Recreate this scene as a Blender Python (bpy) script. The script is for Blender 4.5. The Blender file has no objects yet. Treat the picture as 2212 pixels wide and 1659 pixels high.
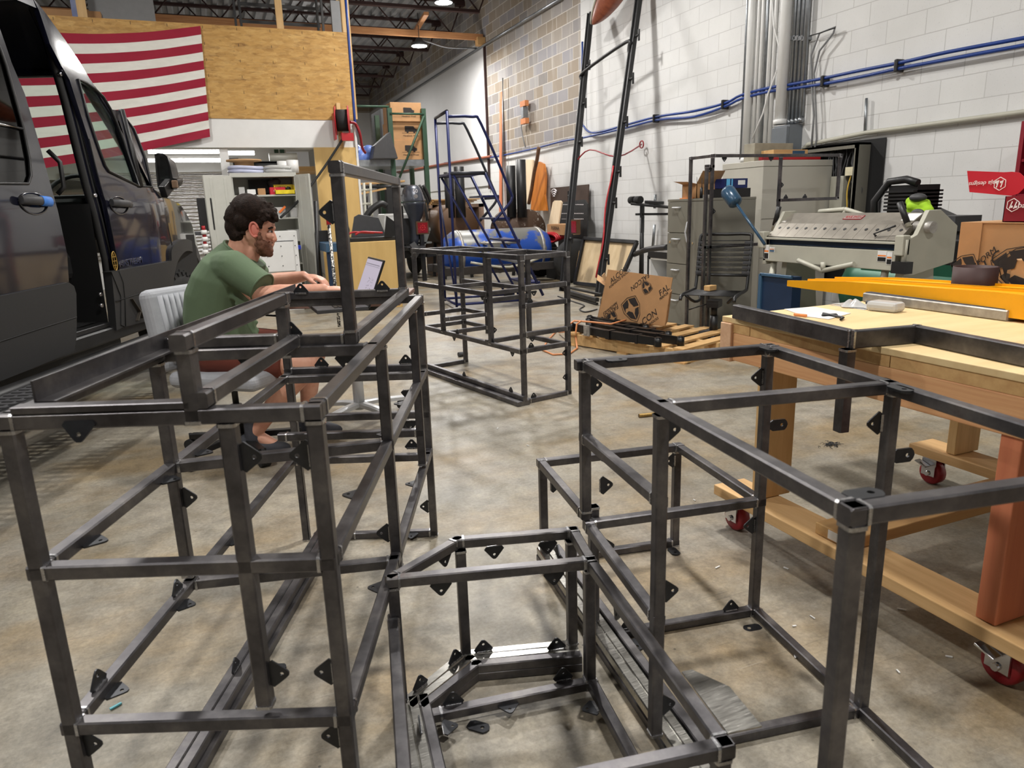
import bpy, bmesh, math, random
import numpy as np
from mathutils import Vector, Matrix
random.seed(7)
PI = math.pi
SC = bpy.context.scene
COL = SC.collection
# ------------------------------------------------------------------ camera
IW, IH, FPX = 2212.0, 1659.0, 1534.0
PITCH, ROLL, YAW, EYE = 0.2450, -0.0325, 0.385, 1.2
def cam_rows():
    cy, sy, cp, sp = math.cos(YAW), math.sin(YAW), math.cos(PITCH), math.sin(PITCH)
    f = np.array([sy*cp, cy*cp, -sp]); r = np.array([cy, -sy, 0.]); u = np.cross(r, f)
    c, s = math.cos(ROLL), math.sin(ROLL)
    return np.array([c*r+s*u, -s*r+c*u, f])
CR = cam_rows(); C0 = np.array([0, 0, EYE])
cd = bpy.data.cameras.new('camera'); cam = bpy.data.objects.new('camera', cd); COL.objects.link(cam)
m = Matrix.Identity(4)
for i in range(3):
    m[i][0], m[i][1], m[i][2] = CR[0][i], CR[1][i], -CR[2][i]
m[2][3] = EYE
cam.matrix_world = m
cd.sensor_width = 36.0; cd.lens = FPX/IW*36.0; cd.clip_end = 200; cd.clip_start = 0.02
cd.dof.use_dof = True; cd.dof.focus_distance = 3.2; cd.dof.aperture_fstop = 7.0
SC.camera = cam
# ------------------------------------------------------------------ view + world
SC.view_settings.view_transform = 'Standard'
try: SC.view_settings.look = 'None'
except Exception: pass
SC.view_settings.gamma = 1.0
SC.view_settings.exposure = 0.0
SC.view_settings.use_curve_mapping = False
wd = bpy.data.worlds.new('world'); SC.world = wd; wd.use_nodes = True
wd.node_tree.nodes['Background'].inputs[0].default_value = (0.82, 0.86, 0.92, 1)
wd.node_tree.nodes['Background'].inputs[1].default_value = 0.33
# ------------------------------------------------------------------ ceiling lamps (light only; fittings are built later)
LAMPS = [(-2.6, 1.6, 4.9, 135), (1.6, -1.2, 4.9, 125), (2.2, 3.4, 4.9, 150), (-1.6, 6.4, 4.9, 140), (3.2, 8.4, 4.9, 165),
         (4.45, 15.5, 4.52, 170), (3.9, 12.0, 4.9, 125), (-5.5, 4.0, 4.9, 90), (3.0, 21.0, 4.7, 190)]
for (x, y, z, w) in LAMPS:
    ld = bpy.data.lights.new('ceiling_lamp_light', 'AREA'); ld.shape = 'DISK'; ld.size = 0.34; ld.energy = w; ld.color = (1.0, 0.97, 0.93)
    lo = bpy.data.objects.new('ceiling_lamp_light', ld); COL.objects.link(lo); lo.location = (x, y, z-0.09)
    pl = bpy.data.lights.new('ceiling_lamp_fill', 'POINT'); pl.shadow_soft_size = 0.16; pl.energy = w*.16; pl.color = (1.0, 0.97, 0.93)  # extra fill light under each lamp, added to lift the dark ceiling
    po = bpy.data.objects.new('ceiling_lamp_fill', pl); COL.objects.link(po); po.location = (x, y, z-0.24)
# ------------------------------------------------------------------ pixel -> place
def ray(u, v): return np.array([(u-IW/2)/FPX, -(v-IH/2)/FPX, 1.]) @ CR
def onz(u, v, z=0.): q = ray(u, v); return C0+q*((z-EYE)/q[2])
def onx(u, v, x): q = ray(u, v); return C0+q*(x/q[0])
def ony(u, v, y): q = ray(u, v); return C0+q*(y/q[1])
def onpl(u, v, P, n): q = ray(u, v); n = np.asarray(n, float); return C0+q*(np.dot(np.asarray(P, float)-C0, n)/np.dot(q, n))
def atd(u, v, D): q = ray(u, v); return C0+q*(D/math.hypot(q[0], q[1]))
def A(*p): return np.array(p, float)
def nrm(v): v = np.asarray(v, float); return v/(np.linalg.norm(v)+1e-12)
def perp(d):
    d = nrm(d); a = A(0, 0, 1) if abs(d[2]) < .9 else A(1, 0, 0)
    s = nrm(np.cross(d, a)); return s, nrm(np.cross(s, d))
# ------------------------------------------------------------------ mesh builder
class MB:
    def __init__(s): s.v = []; s.f = []; s.m = []; s.sm = []
    def add(s, vs, fs, mi=0, sm=False):
        b = len(s.v); s.v += [tuple(map(float, p)) for p in vs]
        for f in fs: s.f.append([b+i for i in f]); s.m.append(mi); s.sm.append(sm)
        return s
    def obox(s, c, ax, ay, az, hx, hy, hz, mi=0):
        c = A(*c); ax, ay, az = nrm(ax)*hx, nrm(ay)*hy, nrm(az)*hz
        vs = [c+i*ax+j*ay+k*az for k in (-1, 1) for j in (-1, 1) for i in (-1, 1)]
        return s.add(vs, [(0, 2, 3, 1), (4, 5, 7, 6), (0, 1, 5, 4), (2, 6, 7, 3), (0, 4, 6, 2), (1, 3, 7, 5)], mi)
    def box(s, x0, x1, y0, y1, z0, z1, mi=0):
        return s.obox(((x0+x1)/2, (y0+y1)/2, (z0+z1)/2), (1, 0, 0), (0, 1, 0), (0, 0, 1), abs(x1-x0)/2, abs(y1-y0)/2, abs(z1-z0)/2, mi)
    def sweep(s, path, prof, up=None, cap=True, mi=0, sm=False, closed=False):
        # prof: list of (a,b) ; a along side vector, b along up vector
        P = [A(*p) for p in path]; n = len(P); k = len(prof); rings = []
        pu = None
        for i in range(n):
            if closed: d = nrm(P[(i+1) % n]-P[i-1])
            elif i == 0: d = nrm(P[1]-P[0])
            elif i == n-1: d = nrm(P[-1]-P[-2])
            else: d = nrm(nrm(P[i+1]-P[i])+nrm(P[i]-P[i-1]))
            if up is not None: u0 = A(*up)
            elif pu is not None: u0 = pu
            else: u0 = perp(d)[1]
            sd = np.cross(d, u0)
            if np.linalg.norm(sd) < 1e-4: sd = perp(d)[0]
            sd = nrm(sd); u = nrm(np.cross(sd, d)); pu = u
            sc = 1.0
            if 0 < i < n-1:
                cosang = max(.35, float(np.dot(d, nrm(P[i+1]-P[i])))); sc = min(1.6, 1/cosang) if up is not None else 1.0
            rings.append([P[i]+sd*a*sc+u*b for a, b in prof])
        vs = [p for r in rings for p in r]; fs = []
        for i in range(n if closed else n-1):
            for j in range(k):
                fs.append((i*k+j, i*k+(j+1) % k, ((i+1) % n)*k+(j+1) % k, ((i+1) % n)*k+j))
        s.add(vs, fs, mi, sm)
        if cap and not closed:
            s.add(rings[0], [tuple(range(k))[::-1]], mi); s.add(rings[-1], [tuple(range(k))], mi)
        return s
    def rod(s, path, r, n=10, mi=0, cap=True, closed=False):
        return s.sweep(path, [(r*math.cos(2*PI*i/n), r*math.sin(2*PI*i/n)) for i in range(n)], cap=cap, mi=mi, sm=True, closed=closed)
    def bar(s, p, q, w, h=None, up=(0, 0, 1), ch=None, mi=0):
        h = w if h is None else h; a, b = w/2, h/2; c = ch if ch is not None else min(a, b)*.22
        return s.sweep([p, q], [(a, -b+c), (a, b-c), (a-c, b), (-a+c, b), (-a, b-c), (-a, -b+c), (-a+c, -b), (a-c, -b)], up=up, mi=mi)
    def cone(s, p, q, r0, r1, n=20, mi=0, cap=True):
        p, q = A(*p), A(*q); d = nrm(q-p); a, b = perp(d)
        v = [p+r0*(math.cos(2*PI*i/n)*a+math.sin(2*PI*i/n)*b) for i in range(n)]+[q+r1*(math.cos(2*PI*i/n)*a+math.sin(2*PI*i/n)*b) for i in range(n)]
        s.add(v, [(i, (i+1) % n, n+(i+1) % n, n+i) for i in range(n)], mi, True)
        if cap: s.add(v[:n], [tuple(range(n))[::-1]], mi); s.add(v[n:], [tuple(range(n))], mi)
        return s
    def lathe(s, prof, o, ax=(0, 0, 1), n=24, mi=0):
        o = A(*o); d = nrm(ax); a, b = perp(d); v = []
        for r, t in prof: v += [o+d*t+r*(math.cos(2*PI*i/n)*a+math.sin(2*PI*i/n)*b) for i in range(n)]
        f = [(j*n+i, j*n+(i+1) % n, (j+1)*n+(i+1) % n, (j+1)*n+i) for j in range(len(prof)-1) for i in range(n)]
        s.add(v, f, mi, True)
        if prof[0][0] > 1e-5: s.add(v[:n], [tuple(range(n))[::-1]], mi)
        if prof[-1][0] > 1e-5: s.add(v[-n:], [tuple(range(n))], mi)
        return s
    def prism(s, poly, o, ax, ay, t, mi=0, sm=False):
        # poly in (a,b) on plane o+a*ax+b*ay, extruded t along ax x ay
        o = A(*o); ax, ay = nrm(ax), nrm(ay); nz = nrm(np.cross(ax, ay)); k = len(poly)
        lo = [o+ax*a+ay*b for a, b in poly]; hi = [p+nz*t for p in lo]
        s.add(lo+hi, [(i, (i+1) % k, k+(i+1) % k, k+i) for i in range(k)], mi, sm)
        s.add(lo, [tuple(range(k))[::-1]], mi); s.add(hi, [tuple(range(k))], mi)
        return s
    def ringplate(s, poly, hole, hr, o, ax, ay, t, mi=0, n=24):
        # plate with one round hole
        o = A(*o); ax, ay = nrm(ax), nrm(ay); nz = nrm(np.cross(ax, ay)); h = A(*hole)
        P = [A(*q) for q in poly]; outer = []
        for i in range(n):
            d = A(math.cos(2*PI*i/n), math.sin(2*PI*i/n)); best = 1e9
            for j in range(len(P)):
                p, q = P[j], P[(j+1) % len(P)]; e = q-p; den = d[0]*e[1]-d[1]*e[0]
                if abs(den) < 1e-9: continue
                w = p-h; tt = (w[0]*e[1]-w[1]*e[0])/den; uu = (w[0]*d[1]-w[1]*d[0])/den
                if tt > 0 and -1e-6 <= uu <= 1+1e-6: best = min(best, tt)
            outer.append(h+d*best)
        inner = [h+hr*A(math.cos(2*PI*i/n), math.sin(2*PI*i/n)) for i in range(n)]
        W3 = lambda q, z: o+ax*q[0]+ay*q[1]+nz*z
        v = [W3(q, 0) for q in outer]+[W3(q, 0) for q in inner]+[W3(q, t) for q in outer]+[W3(q, t) for q in inner]
        f = []
        for i in range(n):
            j = (i+1) % n
            f += [(i, n+i, n+j, j), (2*n+i, 2*n+j, 3*n+j, 3*n+i), (i, j, 2*n+j, 2*n+i), (n+j, n+i, 3*n+i, 3*n+j)]
        return s.add(v, f, mi)
    def ell(s, c, rx, ry, rz, n=16, k=10, axes=None, mi=0):
        c = A(*c); X, Y, Z = (A(1, 0, 0), A(0, 1, 0), A(0, 0, 1)) if axes is None else [nrm(a) for a in axes]
        v = []; f = []
        for j in range(k+1):
            t = PI*j/k
            for i in range(n):
                p = 2*PI*i/n; v.append(c+X*rx*math.sin(t)*math.cos(p)+Y*ry*math.sin(t)*math.sin(p)+Z*rz*math.cos(t))
        for j in range(k):
            for i in range(n): f.append((j*n+i, (j+1)*n+i, (j+1)*n+(i+1) % n, j*n+(i+1) % n))
        return s.add(v, f, mi, True)
    def grid(s, fn, nu, nv, mi=0, sm=True, flip=False):
        v = [fn(i/nu, j/nv) for j in range(nv+1) for i in range(nu+1)]; f = []
        for j in range(nv):
            for i in range(nu):
                q = (j*(nu+1)+i, j*(nu+1)+i+1, (j+1)*(nu+1)+i+1, (j+1)*(nu+1)+i); f.append(q[::-1] if flip else q)
        return s.add(v, f, mi, sm)
    def build(s, name, mats, parent=None, loc=None, bevel=0, seg=2, fix=True):
        me = bpy.data.meshes.new(name); mats = mats if isinstance(mats, (list, tuple)) else [mats]
        V = np.array(s.v)
        if parent is not None:
            off = A(0, 0, 0); p = parent
            while p is not None: off += A(*p.location); p = p.parent
            lc = A(0, 0, 0)
        else:
            lc = A(*loc) if loc is not None else A((V[:, 0].min()+V[:, 0].max())/2, (V[:, 1].min()+V[:, 1].max())/2, V[:, 2].min())
            off = lc
        me.from_pydata([tuple(p) for p in V-off], [], s.f)
        for mt in mats: me.materials.append(mt)
        me.polygons.foreach_set('material_index', s.m); me.polygons.foreach_set('use_smooth', s.sm)
        if fix:
            bm = bmesh.new(); bm.from_mesh(me); bmesh.ops.remove_doubles(bm, verts=bm.verts, dist=1e-5); bmesh.ops.recalc_face_normals(bm, faces=bm.faces); bm.to_mesh(me); bm.free()
        me.update()
        o = bpy.data.objects.new(name, me); COL.objects.link(o); o.location = lc
        if parent is not None: o.parent = parent
        if bevel:
            b = o.modifiers.new('bevel', 'BEVEL'); b.width = bevel; b.segments = seg; b.limit_method = 'ANGLE'; b.angle_limit = .7
        return o
def tag(o, label, cat, group=None, kind=None):
    o['label'] = label; o['category'] = cat
    if group: o['group'] = group
    if kind: o['kind'] = kind
    return o
def thing(name, label, cat, loc=(0, 0, 0), group=None):
    o = bpy.data.objects.new(name, None); COL.objects.link(o); o.location = tuple(map(float, loc)); o.empty_display_size = .05
    return tag(o, label, cat, group)
def struct(o): o['kind'] = 'structure'; return o
def copy_tree(o, parent=None):
    c = o.copy(); COL.objects.link(c)
    if parent is not None: c.parent = parent
    for ch in [x for x in COL.objects if x.parent == o]: copy_tree(ch, c)
    return c
def text(s, name, parent, o, ax, ay, size, mt, ext=0.0006, align='CENTER', sx=1.0, shear=0.0):
    cu = bpy.data.curves.new(name, 'FONT'); cu.body = s; cu.size = size; cu.extrude = ext; cu.align_x = align; cu.align_y = 'CENTER'; cu.shear = shear
    tmp = bpy.data.objects.new(name, cu); COL.objects.link(tmp)
    bpy.context.view_layer.update()
    dg = bpy.context.evaluated_depsgraph_get()
    me = bpy.data.meshes.new_from_object(tmp.evaluated_get(dg)); bpy.data.objects.remove(tmp); bpy.data.curves.remove(cu)
    ax, ay = nrm(ax), nrm(ay); az = nrm(np.cross(ax, ay)); o = A(*o); off = A(0, 0, 0); p = parent
    while p is not None: off += A(*p.location); p = p.parent
    for v in me.vertices: v.co = Vector(tuple(o-off+ax*v.co.x*sx+ay*v.co.y+az*v.co.z))
    me.materials.clear(); me.materials.append(mt)
    ob = bpy.data.objects.new(name, me); COL.objects.link(ob)
    if parent is not None: ob.parent = parent
    return ob
# ------------------------------------------------------------------ materials
def srgb(r, g, b):
    t = lambda c: (c/255/12.92) if c <= 10 else ((c/255+.055)/1.055)**2.4
    return (t(r), t(g), t(b), 1)
MATS = {}
class NT:
    def __init__(s, name):
        s.m = bpy.data.materials.new(name); s.m.use_nodes = True; s.t = s.m.node_tree; s.n = s.t.nodes; s.b = s.n['Principled BSDF']; s.g = s.n.new('ShaderNodeNewGeometry'); s.tc = s.n.new('ShaderNodeTexCoord')
    def node(s, ty, **k):
        q = s.n.new(ty)
        for a, b in k.items():
            if a.startswith('i_'):
                q.inputs[a[2:].replace('_', ' ')].default_value = b
            else: setattr(q, a, b)
        return q
    def l(s, a, b): s.t.links.new(a, b)
    def noise(s, scale, detail=4, rough=.55, vec=None, stretch=None):
        q = s.node('ShaderNodeTexNoise'); q.inputs['Scale'].default_value = scale; q.inputs['Detail'].default_value = detail; q.inputs['Roughness'].default_value = rough
        v = vec if vec is not None else s.tc.outputs['Object']
        if stretch:
            mp = s.node('ShaderNodeMapping'); mp.inputs['Scale'].default_value = stretch; s.l(v, mp.inputs['Vector']); v = mp.outputs[0]
        s.l(v, q.inputs['Vector']); return q.outputs['Fac']
    def ramp(s, fac, stops):
        q = s.node('ShaderNodeValToRGB'); e = q.color_ramp.elements
        while len(e) < len(stops): e.new(.5)
        for i, (p, c) in enumerate(stops): e[i].position = p; e[i].color = c if len(c) == 4 else (*c, 1)
        s.l(fac, q.inputs[0]); return q.outputs[0]
    def mix(s, fac, a, b, mode='MIX'):
        q = s.node('ShaderNodeMix', data_type='RGBA', blend_type=mode)
        for i, x in ((0, fac), (6, a), (7, b)):
            if hasattr(x, 'links'): s.l(x, q.inputs[i])
            else: q.inputs[i].default_value = x
        return q.outputs[2]
    def math(s, op, a, b=None):
        q = s.node('ShaderNodeMath', operation=op)
        for i, x in ((0, a), (1, b)):
            if x is None: continue
            if hasattr(x, 'links'): s.l(x, q.inputs[i])
            else: q.inputs[i].default_value = x
        return q.outputs[0]
    def bump(s, h, st=.2, dist=.01):
        q = s.node('ShaderNodeBump'); q.inputs['Strength'].default_value = st; q.inputs['Distance'].default_value = dist; s.l(h, q.inputs['Height']); s.l(q.outputs[0], s.b.inputs['Normal'])
    def col(s, c):
        if hasattr(c, 'links'): s.l(c, s.b.inputs['Base Color'])
        else: s.b.inputs['Base Color'].default_value = c
    def set(s, rough=.5, metal=0, spec=.5, coat=0):
        s.b.inputs['Roughness'].default_value = rough; s.b.inputs['Metallic'].default_value = metal; s.b.inputs['Specular IOR Level'].default_value = spec; s.b.inputs['Coat Weight'].default_value = coat; s.b.inputs['Coat Roughness'].default_value = .05
def plain(name, c, rough=.5, metal=0, var=.18, scale=9, spec=.5, coat=0, bump=0, bs=60, stretch=None):
    q = NT(name); q.set(rough, metal, spec, coat)
    f = q.noise(scale, 5, .6, stretch=stretch)
    c = A(*c); lo = tuple(np.clip(c[:3]*(1-var), 0, 1)); hi = tuple(np.clip(c[:3]*(1+var), 0, 1))
    q.col(q.ramp(f, [(.3, lo), (.7, hi)]))
    r = q.math('MULTIPLY_ADD', f, .2); 
    r.node.inputs[2].default_value = rough-.1; q.l(r, q.b.inputs['Roughness'])
    if bump: q.bump(q.noise(bs, 3, .5), bump, .004)
    return q.m
def emis(name, c, st):
    q = NT(name); q.col((0, 0, 0, 1)); q.b.inputs['Emission Color'].default_value = c; q.b.inputs['Emission Strength'].default_value = st; return q.m
def wood(name, c0, c1, scale=6, stretch=(1, 14, 14), rough=.6, mix2=None):
    q = NT(name); q.set(rough)
    f = q.noise(scale, 6, .6, stretch=stretch)
    c = q.ramp(f, [(.32, c0), (.5, tuple((A(*c0)+A(*c1))[:3]/2)+(1,)), (.68, c1)])
    k = q.noise(2.0, 2, .5)
    q.col(q.mix(q.math('MULTIPLY', k, .35), c, mix2 or c0)); q.bump(f, .08, .004); return q.m
# ================================================================== material set
def floor_mat():
    q = NT('polished_concrete'); q.set(.42, 0, .4)
    P = q.tc.outputs['Object']
    big = q.noise(.55, 6, .62, P); mid = q.noise(2.6, 9, .68, P); sm = q.noise(11, 9, .72, P); fine = q.noise(70, 6, .75, P)
    c = q.ramp(big, [(.25, srgb(112, 106, 94)), (.45, srgb(140, 134, 121)), (.62, srgb(153, 146, 133)), (.8, srgb(134, 121, 98))])
    c = q.mix(.85, c, q.ramp(mid, [(.3, (.60, .56, .48, 1)), (.5, (1, 1, 1, 1)), (.72, (1.16, 1.12, 1.02, 1))]), 'MULTIPLY')
    tan = q.ramp(q.noise(1.1, 6, .6, P, (1.0, 1.6, 1)), [(.46, (0, 0, 0, 1)), (.64, (1, 1, 1, 1))])
    c = q.mix(q.math('MULTIPLY', tan, .6), c, srgb(142, 118, 78))
    grey = q.ramp(q.noise(.8, 5, .6, P, (1.7, 1.0, 1)), [(.5, (0, 0, 0, 1)), (.66, (1, 1, 1, 1))])
    c = q.mix(q.math('MULTIPLY', grey, .45), c, srgb(142, 140, 136))
    c = q.mix(.8, c, q.ramp(sm, [(.28, (.58, .56, .52, 1)), (.5, (1, 1, 1, 1)), (.74, (1.34, 1.32, 1.28, 1))]), 'MULTIPLY')
    c = q.mix(.6, c, q.ramp(fine, [(.3, (.55, .55, .55, 1)), (.7, (1.4, 1.4, 1.4, 1))]), 'MULTIPLY')
    st = q.ramp(q.noise(3.4, 3, .5, P), [(.69, (0, 0, 0, 1)), (.75, (1, 1, 1, 1))])
    c = q.mix(q.math('MULTIPLY', st, .6), c, srgb(62, 54, 40))
    for rot, sc in ((.5, 2.2), (2.2, 2.0), (1.2, 1.6)):
        mp = q.node('ShaderNodeMapping'); mp.inputs['Rotation'].default_value = (0, 0, rot); mp.inputs['Scale'].default_value = (1.0, 60, 1); q.l(P, mp.inputs['Vector'])
        s = q.noise(sc, 3, .6, mp.outputs[0])
        c = q.mix(q.math('MULTIPLY', q.ramp(s, [(.68, (0, 0, 0, 1)), (.72, (1, 1, 1, 1))]), .4), c, srgb(84, 79, 70))
        c = q.mix(q.math('MULTIPLY', q.ramp(s, [(.26, (1, 1, 1, 1)), (.30, (0, 0, 0, 1))]), .35), c, srgb(186, 180, 168))
    vo = q.node('ShaderNodeTexVoronoi'); vo.inputs['Scale'].default_value = 11; q.l(P, vo.inputs['Vector'])
    c = q.mix(q.math('MULTIPLY', q.ramp(vo.outputs['Distance'], [(.03, (1, 1, 1, 1)), (.05, (0, 0, 0, 1))]), .7), c, srgb(48, 43, 36))
    q.col(c)
    r = q.ramp(mid, [(.3, (.34, .34, .34, 1)), (.7, (.55, .55, .55, 1))]); q.l(r, q.b.inputs['Roughness'])
    q.bump(fine, .08, .003); return q.m
def block_mat(name, cols, mortar, msize, spots=True, z0=1.13):
    q = NT(name); q.set(.72)
    sx = q.node('ShaderNodeSeparateXYZ'); q.l(q.g.outputs['Position'], sx.inputs[0])
    cb = q.node('ShaderNodeCombineXYZ'); q.l(sx.outputs['Y'], cb.inputs[0])
    a = q.node('ShaderNodeMath', operation='ADD'); q.l(sx.outputs['Z'], a.inputs[0]); a.inputs[1].default_value = -z0+.2032*20; q.l(a.outputs[0], cb.inputs[1])
    br = q.node('ShaderNodeTexBrick'); br.offset = .5; br.inputs['Scale'].default_value = 1; br.inputs['Brick Width'].default_value = .4064; br.inputs['Row Height'].default_value = .2032
    br.inputs['Mortar Size'].default_value = msize; br.inputs['Mortar Smooth'].default_value = .2; br.inputs['Bias'].default_value = 0
    br.inputs['Color1'].default_value = (0, 0, 0, 1); br.inputs['Color2'].default_value = (1, 1, 1, 1); br.inputs['Mortar'].default_value = (.5, .5, .5, 1)
    q.l(cb.outputs[0], br.inputs['Vector'])
    P = q.g.outputs['Position']
    c = q.ramp(br.outputs['Color'], cols)
    n1 = q.noise(1.6, 5, .6, P); n2 = q.noise(90, 4, .6, P)
    c = q.mix(.5, c, q.ramp(n1, [(.3, (.86, .86, .85, 1)), (.7, (1.08, 1.08, 1.08, 1))]), 'MULTIPLY')
    if spots: c = q.mix(q.math('MULTIPLY', q.ramp(n2, [(.63, (0, 0, 0, 1)), (.72, (1, 1, 1, 1))]), .45), c, srgb(120, 120, 118))
    else:
        st = q.noise(5, 4, .6, P, (1, 1, .12)); c = q.mix(q.math('MULTIPLY', q.ramp(st, [(.55, (0, 0, 0, 1)), (.75, (1, 1, 1, 1))]), .55), c, srgb(190, 184, 176))
    c = q.mix(br.outputs['Fac'], c, mortar); q.col(c)
    inv = q.math('SUBTRACT', 1.0, br.outputs['Fac']); h = q.math('ADD', inv, q.math('MULTIPLY', n2, .12)); q.bump(h, .5, .004); return q.m
def osb_mat():
    q = NT('osb'); q.set(.65); P = q.g.outputs['Position']; c = None
    for rot, sc, w in ((.35, 30, 1), (-.6, 38, .5), (1.3, 34, .4)):
        mp = q.node('ShaderNodeMapping'); mp.inputs['Rotation'].default_value = (0, rot, 0); mp.inputs['Scale'].default_value = (.28, 0, 1.0); q.l(P, mp.inputs[0])
        vo = q.node('ShaderNodeTexVoronoi'); vo.inputs['Scale'].default_value = sc; q.l(mp.outputs[0], vo.inputs['Vector']); sp = q.node('ShaderNodeSeparateColor'); q.l(vo.outputs['Color'], sp.inputs[0])
        k = q.ramp(sp.outputs[0], [(0, srgb(150, 110, 54)), (.15, srgb(176, 134, 70)), (.6, srgb(188, 146, 80)), (.9, srgb(204, 166, 102)), (1, srgb(128, 90, 44))])
        c = k if c is None else q.mix(w, c, k)
    f = q.noise(30, 6, .7, P, (.5, 1, 2)); c = q.mix(.6, c, q.ramp(f, [(.3, (.78, .75, .7, 1)), (.7, (1.15, 1.14, 1.1, 1))]), 'MULTIPLY')
    for rot in (.3, -.5, .9):
        mp = q.node('ShaderNodeMapping'); mp.inputs['Rotation'].default_value = (0, rot, 0); mp.inputs['Scale'].default_value = (1, 1, 5); q.l(P, mp.inputs[0])
        f2 = q.noise(11, 2, .5, mp.outputs[0]); c = q.mix(q.math('MULTIPLY', q.ramp(f2, [(.72, (0, 0, 0, 1)), (.76, (1, 1, 1, 1))]), .6), c, srgb(96, 64, 30))
    sx = q.node('ShaderNodeSeparateXYZ'); q.l(P, sx.inputs[0])
    tick = lambda o, per, wd: q.math('LESS_THAN', q.math('ABSOLUTE', q.math('SUBTRACT', q.math('FRACT', q.math('DIVIDE', o, per)), .5)), wd)
    t = q.math('MULTIPLY', tick(sx.outputs['X'], .406, .010), tick(sx.outputs['Z'], .19, .09)); c = q.mix(q.math('MULTIPLY', t, .8), c, srgb(60, 38, 18))
    q.col(c); return q.m
def steel_mat():
    q = NT('mill_scale_steel'); P = q.g.outputs['Position']
    f = q.noise(7, 6, .62, P); g = q.noise(60, 4, .6, P)
    c = q.ramp(f, [(.28, srgb(66, 64, 66)), (.5, srgb(92, 90, 92)), (.66, srgb(116, 113, 112)), (.8, srgb(92, 78, 74))])
    c = q.mix(.5, c, q.ramp(g, [(.3, (.75, .75, .77, 1)), (.7, (1.2, 1.2, 1.2, 1))]), 'MULTIPLY'); q.col(c)
    q.set(.4, .78, .5); q.l(q.ramp(f, [(.3, (.30, .30, .30, 1)), (.75, (.46, .46, .46, 1))]), q.b.inputs['Roughness']); return q.m
M = {}
M['floor'] = floor_mat()
M['white_block'] = block_mat('white_painted_block', [(0, srgb(212, 212, 211)), (1, srgb(216, 216, 214))], srgb(190, 189, 187), .004)
M['grey_block'] = block_mat('grey_block', [(0, srgb(126, 120, 114)), (.25, srgb(142, 140, 144)), (.5, srgb(150, 142, 132)), (.75, srgb(140, 126, 108)), (1, srgb(154, 152, 152))], srgb(196, 190, 182), .007, False)
M['white_panel'] = plain('white_wall_panel', srgb(208, 208, 208), .6, var=.05, scale=1.2)
M['white_paint'] = plain('white_paint', srgb(222, 222, 220), .6, var=.05, scale=3)
M['osb'] = osb_mat()
M['deck'] = plain('galvanised_deck', srgb(168, 170, 174), .55, .25, var=.2, scale=2)
M['joist'] = plain('red_oxide_steel', srgb(58, 36, 34), .6, .2, var=.25, scale=3)
M['steel'] = steel_mat()
M['weld'] = plain('bright_weld', srgb(176, 176, 178), .26, .95, var=.2, scale=120)
M['ground'] = plain('ground_bright_steel', srgb(168, 166, 160), .24, .95, var=.25, scale=30, stretch=(1, 12, 1))
M['tab'] = plain('dark_tab_steel', srgb(62, 63, 66), .38, .8, var=.15, scale=40)
M['black'] = plain('black_satin', srgb(26, 26, 27), .45, 0, var=.2, scale=12)
M['rubber'] = plain('black_rubber', srgb(30, 30, 30), .8, 0, var=.2, scale=30)
M['dgrey'] = plain('dark_grey', srgb(62, 62, 64), .55, 0, var=.12, scale=20)
M['grey'] = plain('mid_grey', srgb(122, 123, 124), .5, 0, var=.08, scale=10)
M['white'] = plain('white_enamel', srgb(226, 226, 224), .35, 0, var=.04, scale=4)
M['chrome'] = plain('chrome', srgb(205, 205, 208), .15, 1, var=.05, scale=10)
M['galv'] = plain('galvanised_conduit', srgb(150, 154, 158), .35, .85, var=.15, scale=14)
M['blue'] = plain('blue_hose', srgb(22, 56, 128), .4, 0, var=.12, scale=5)
M['red'] = plain('red_paint', srgb(168, 28, 36), .4, 0, var=.12, scale=8)
M['yellow'] = plain('yellow_paint', srgb(244, 172, 10), .4, 0, var=.07, scale=6)
M['card'] = plain('cardboard', srgb(176, 134, 92), .8, 0, var=.09, scale=7)
M['card_in'] = plain('cardboard_inside', srgb(196, 156, 112), .8, 0, var=.08, scale=7)
M['ink'] = plain('black_print', srgb(40, 34, 32), .8, 0, var=.1)
M['ply'] = wood('plywood', srgb(226, 200, 150), srgb(208, 176, 122), 3, (.7, 5, 5), .6, srgb(232, 208, 162))
M['ply_yellow'] = wood('yellow_plywood', srgb(212, 178, 112), srgb(196, 160, 96), 3, (3, 3, .6), .6, srgb(218, 186, 126))
M['fir'] = wood('fir_lumber', srgb(214, 160, 108), srgb(184, 120, 76), 4, (.6, 12, 12), .65, srgb(220, 170, 120))
M['fir_red'] = wood('reddish_fir_lumber', srgb(206, 126, 88), srgb(188, 106, 74), 4, (8, 8, .6), .65, srgb(212, 138, 98))
M['pine'] = wood('pine_lumber', srgb(216, 180, 126), srgb(190, 150, 98), 4, (6, 6, .6), .65, srgb(222, 192, 140))
M['pinex'] = wood('pine_board', srgb(208, 168, 112), srgb(182, 138, 86), 4, (.6, 8, 8), .65, srgb(216, 180, 126))
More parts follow.
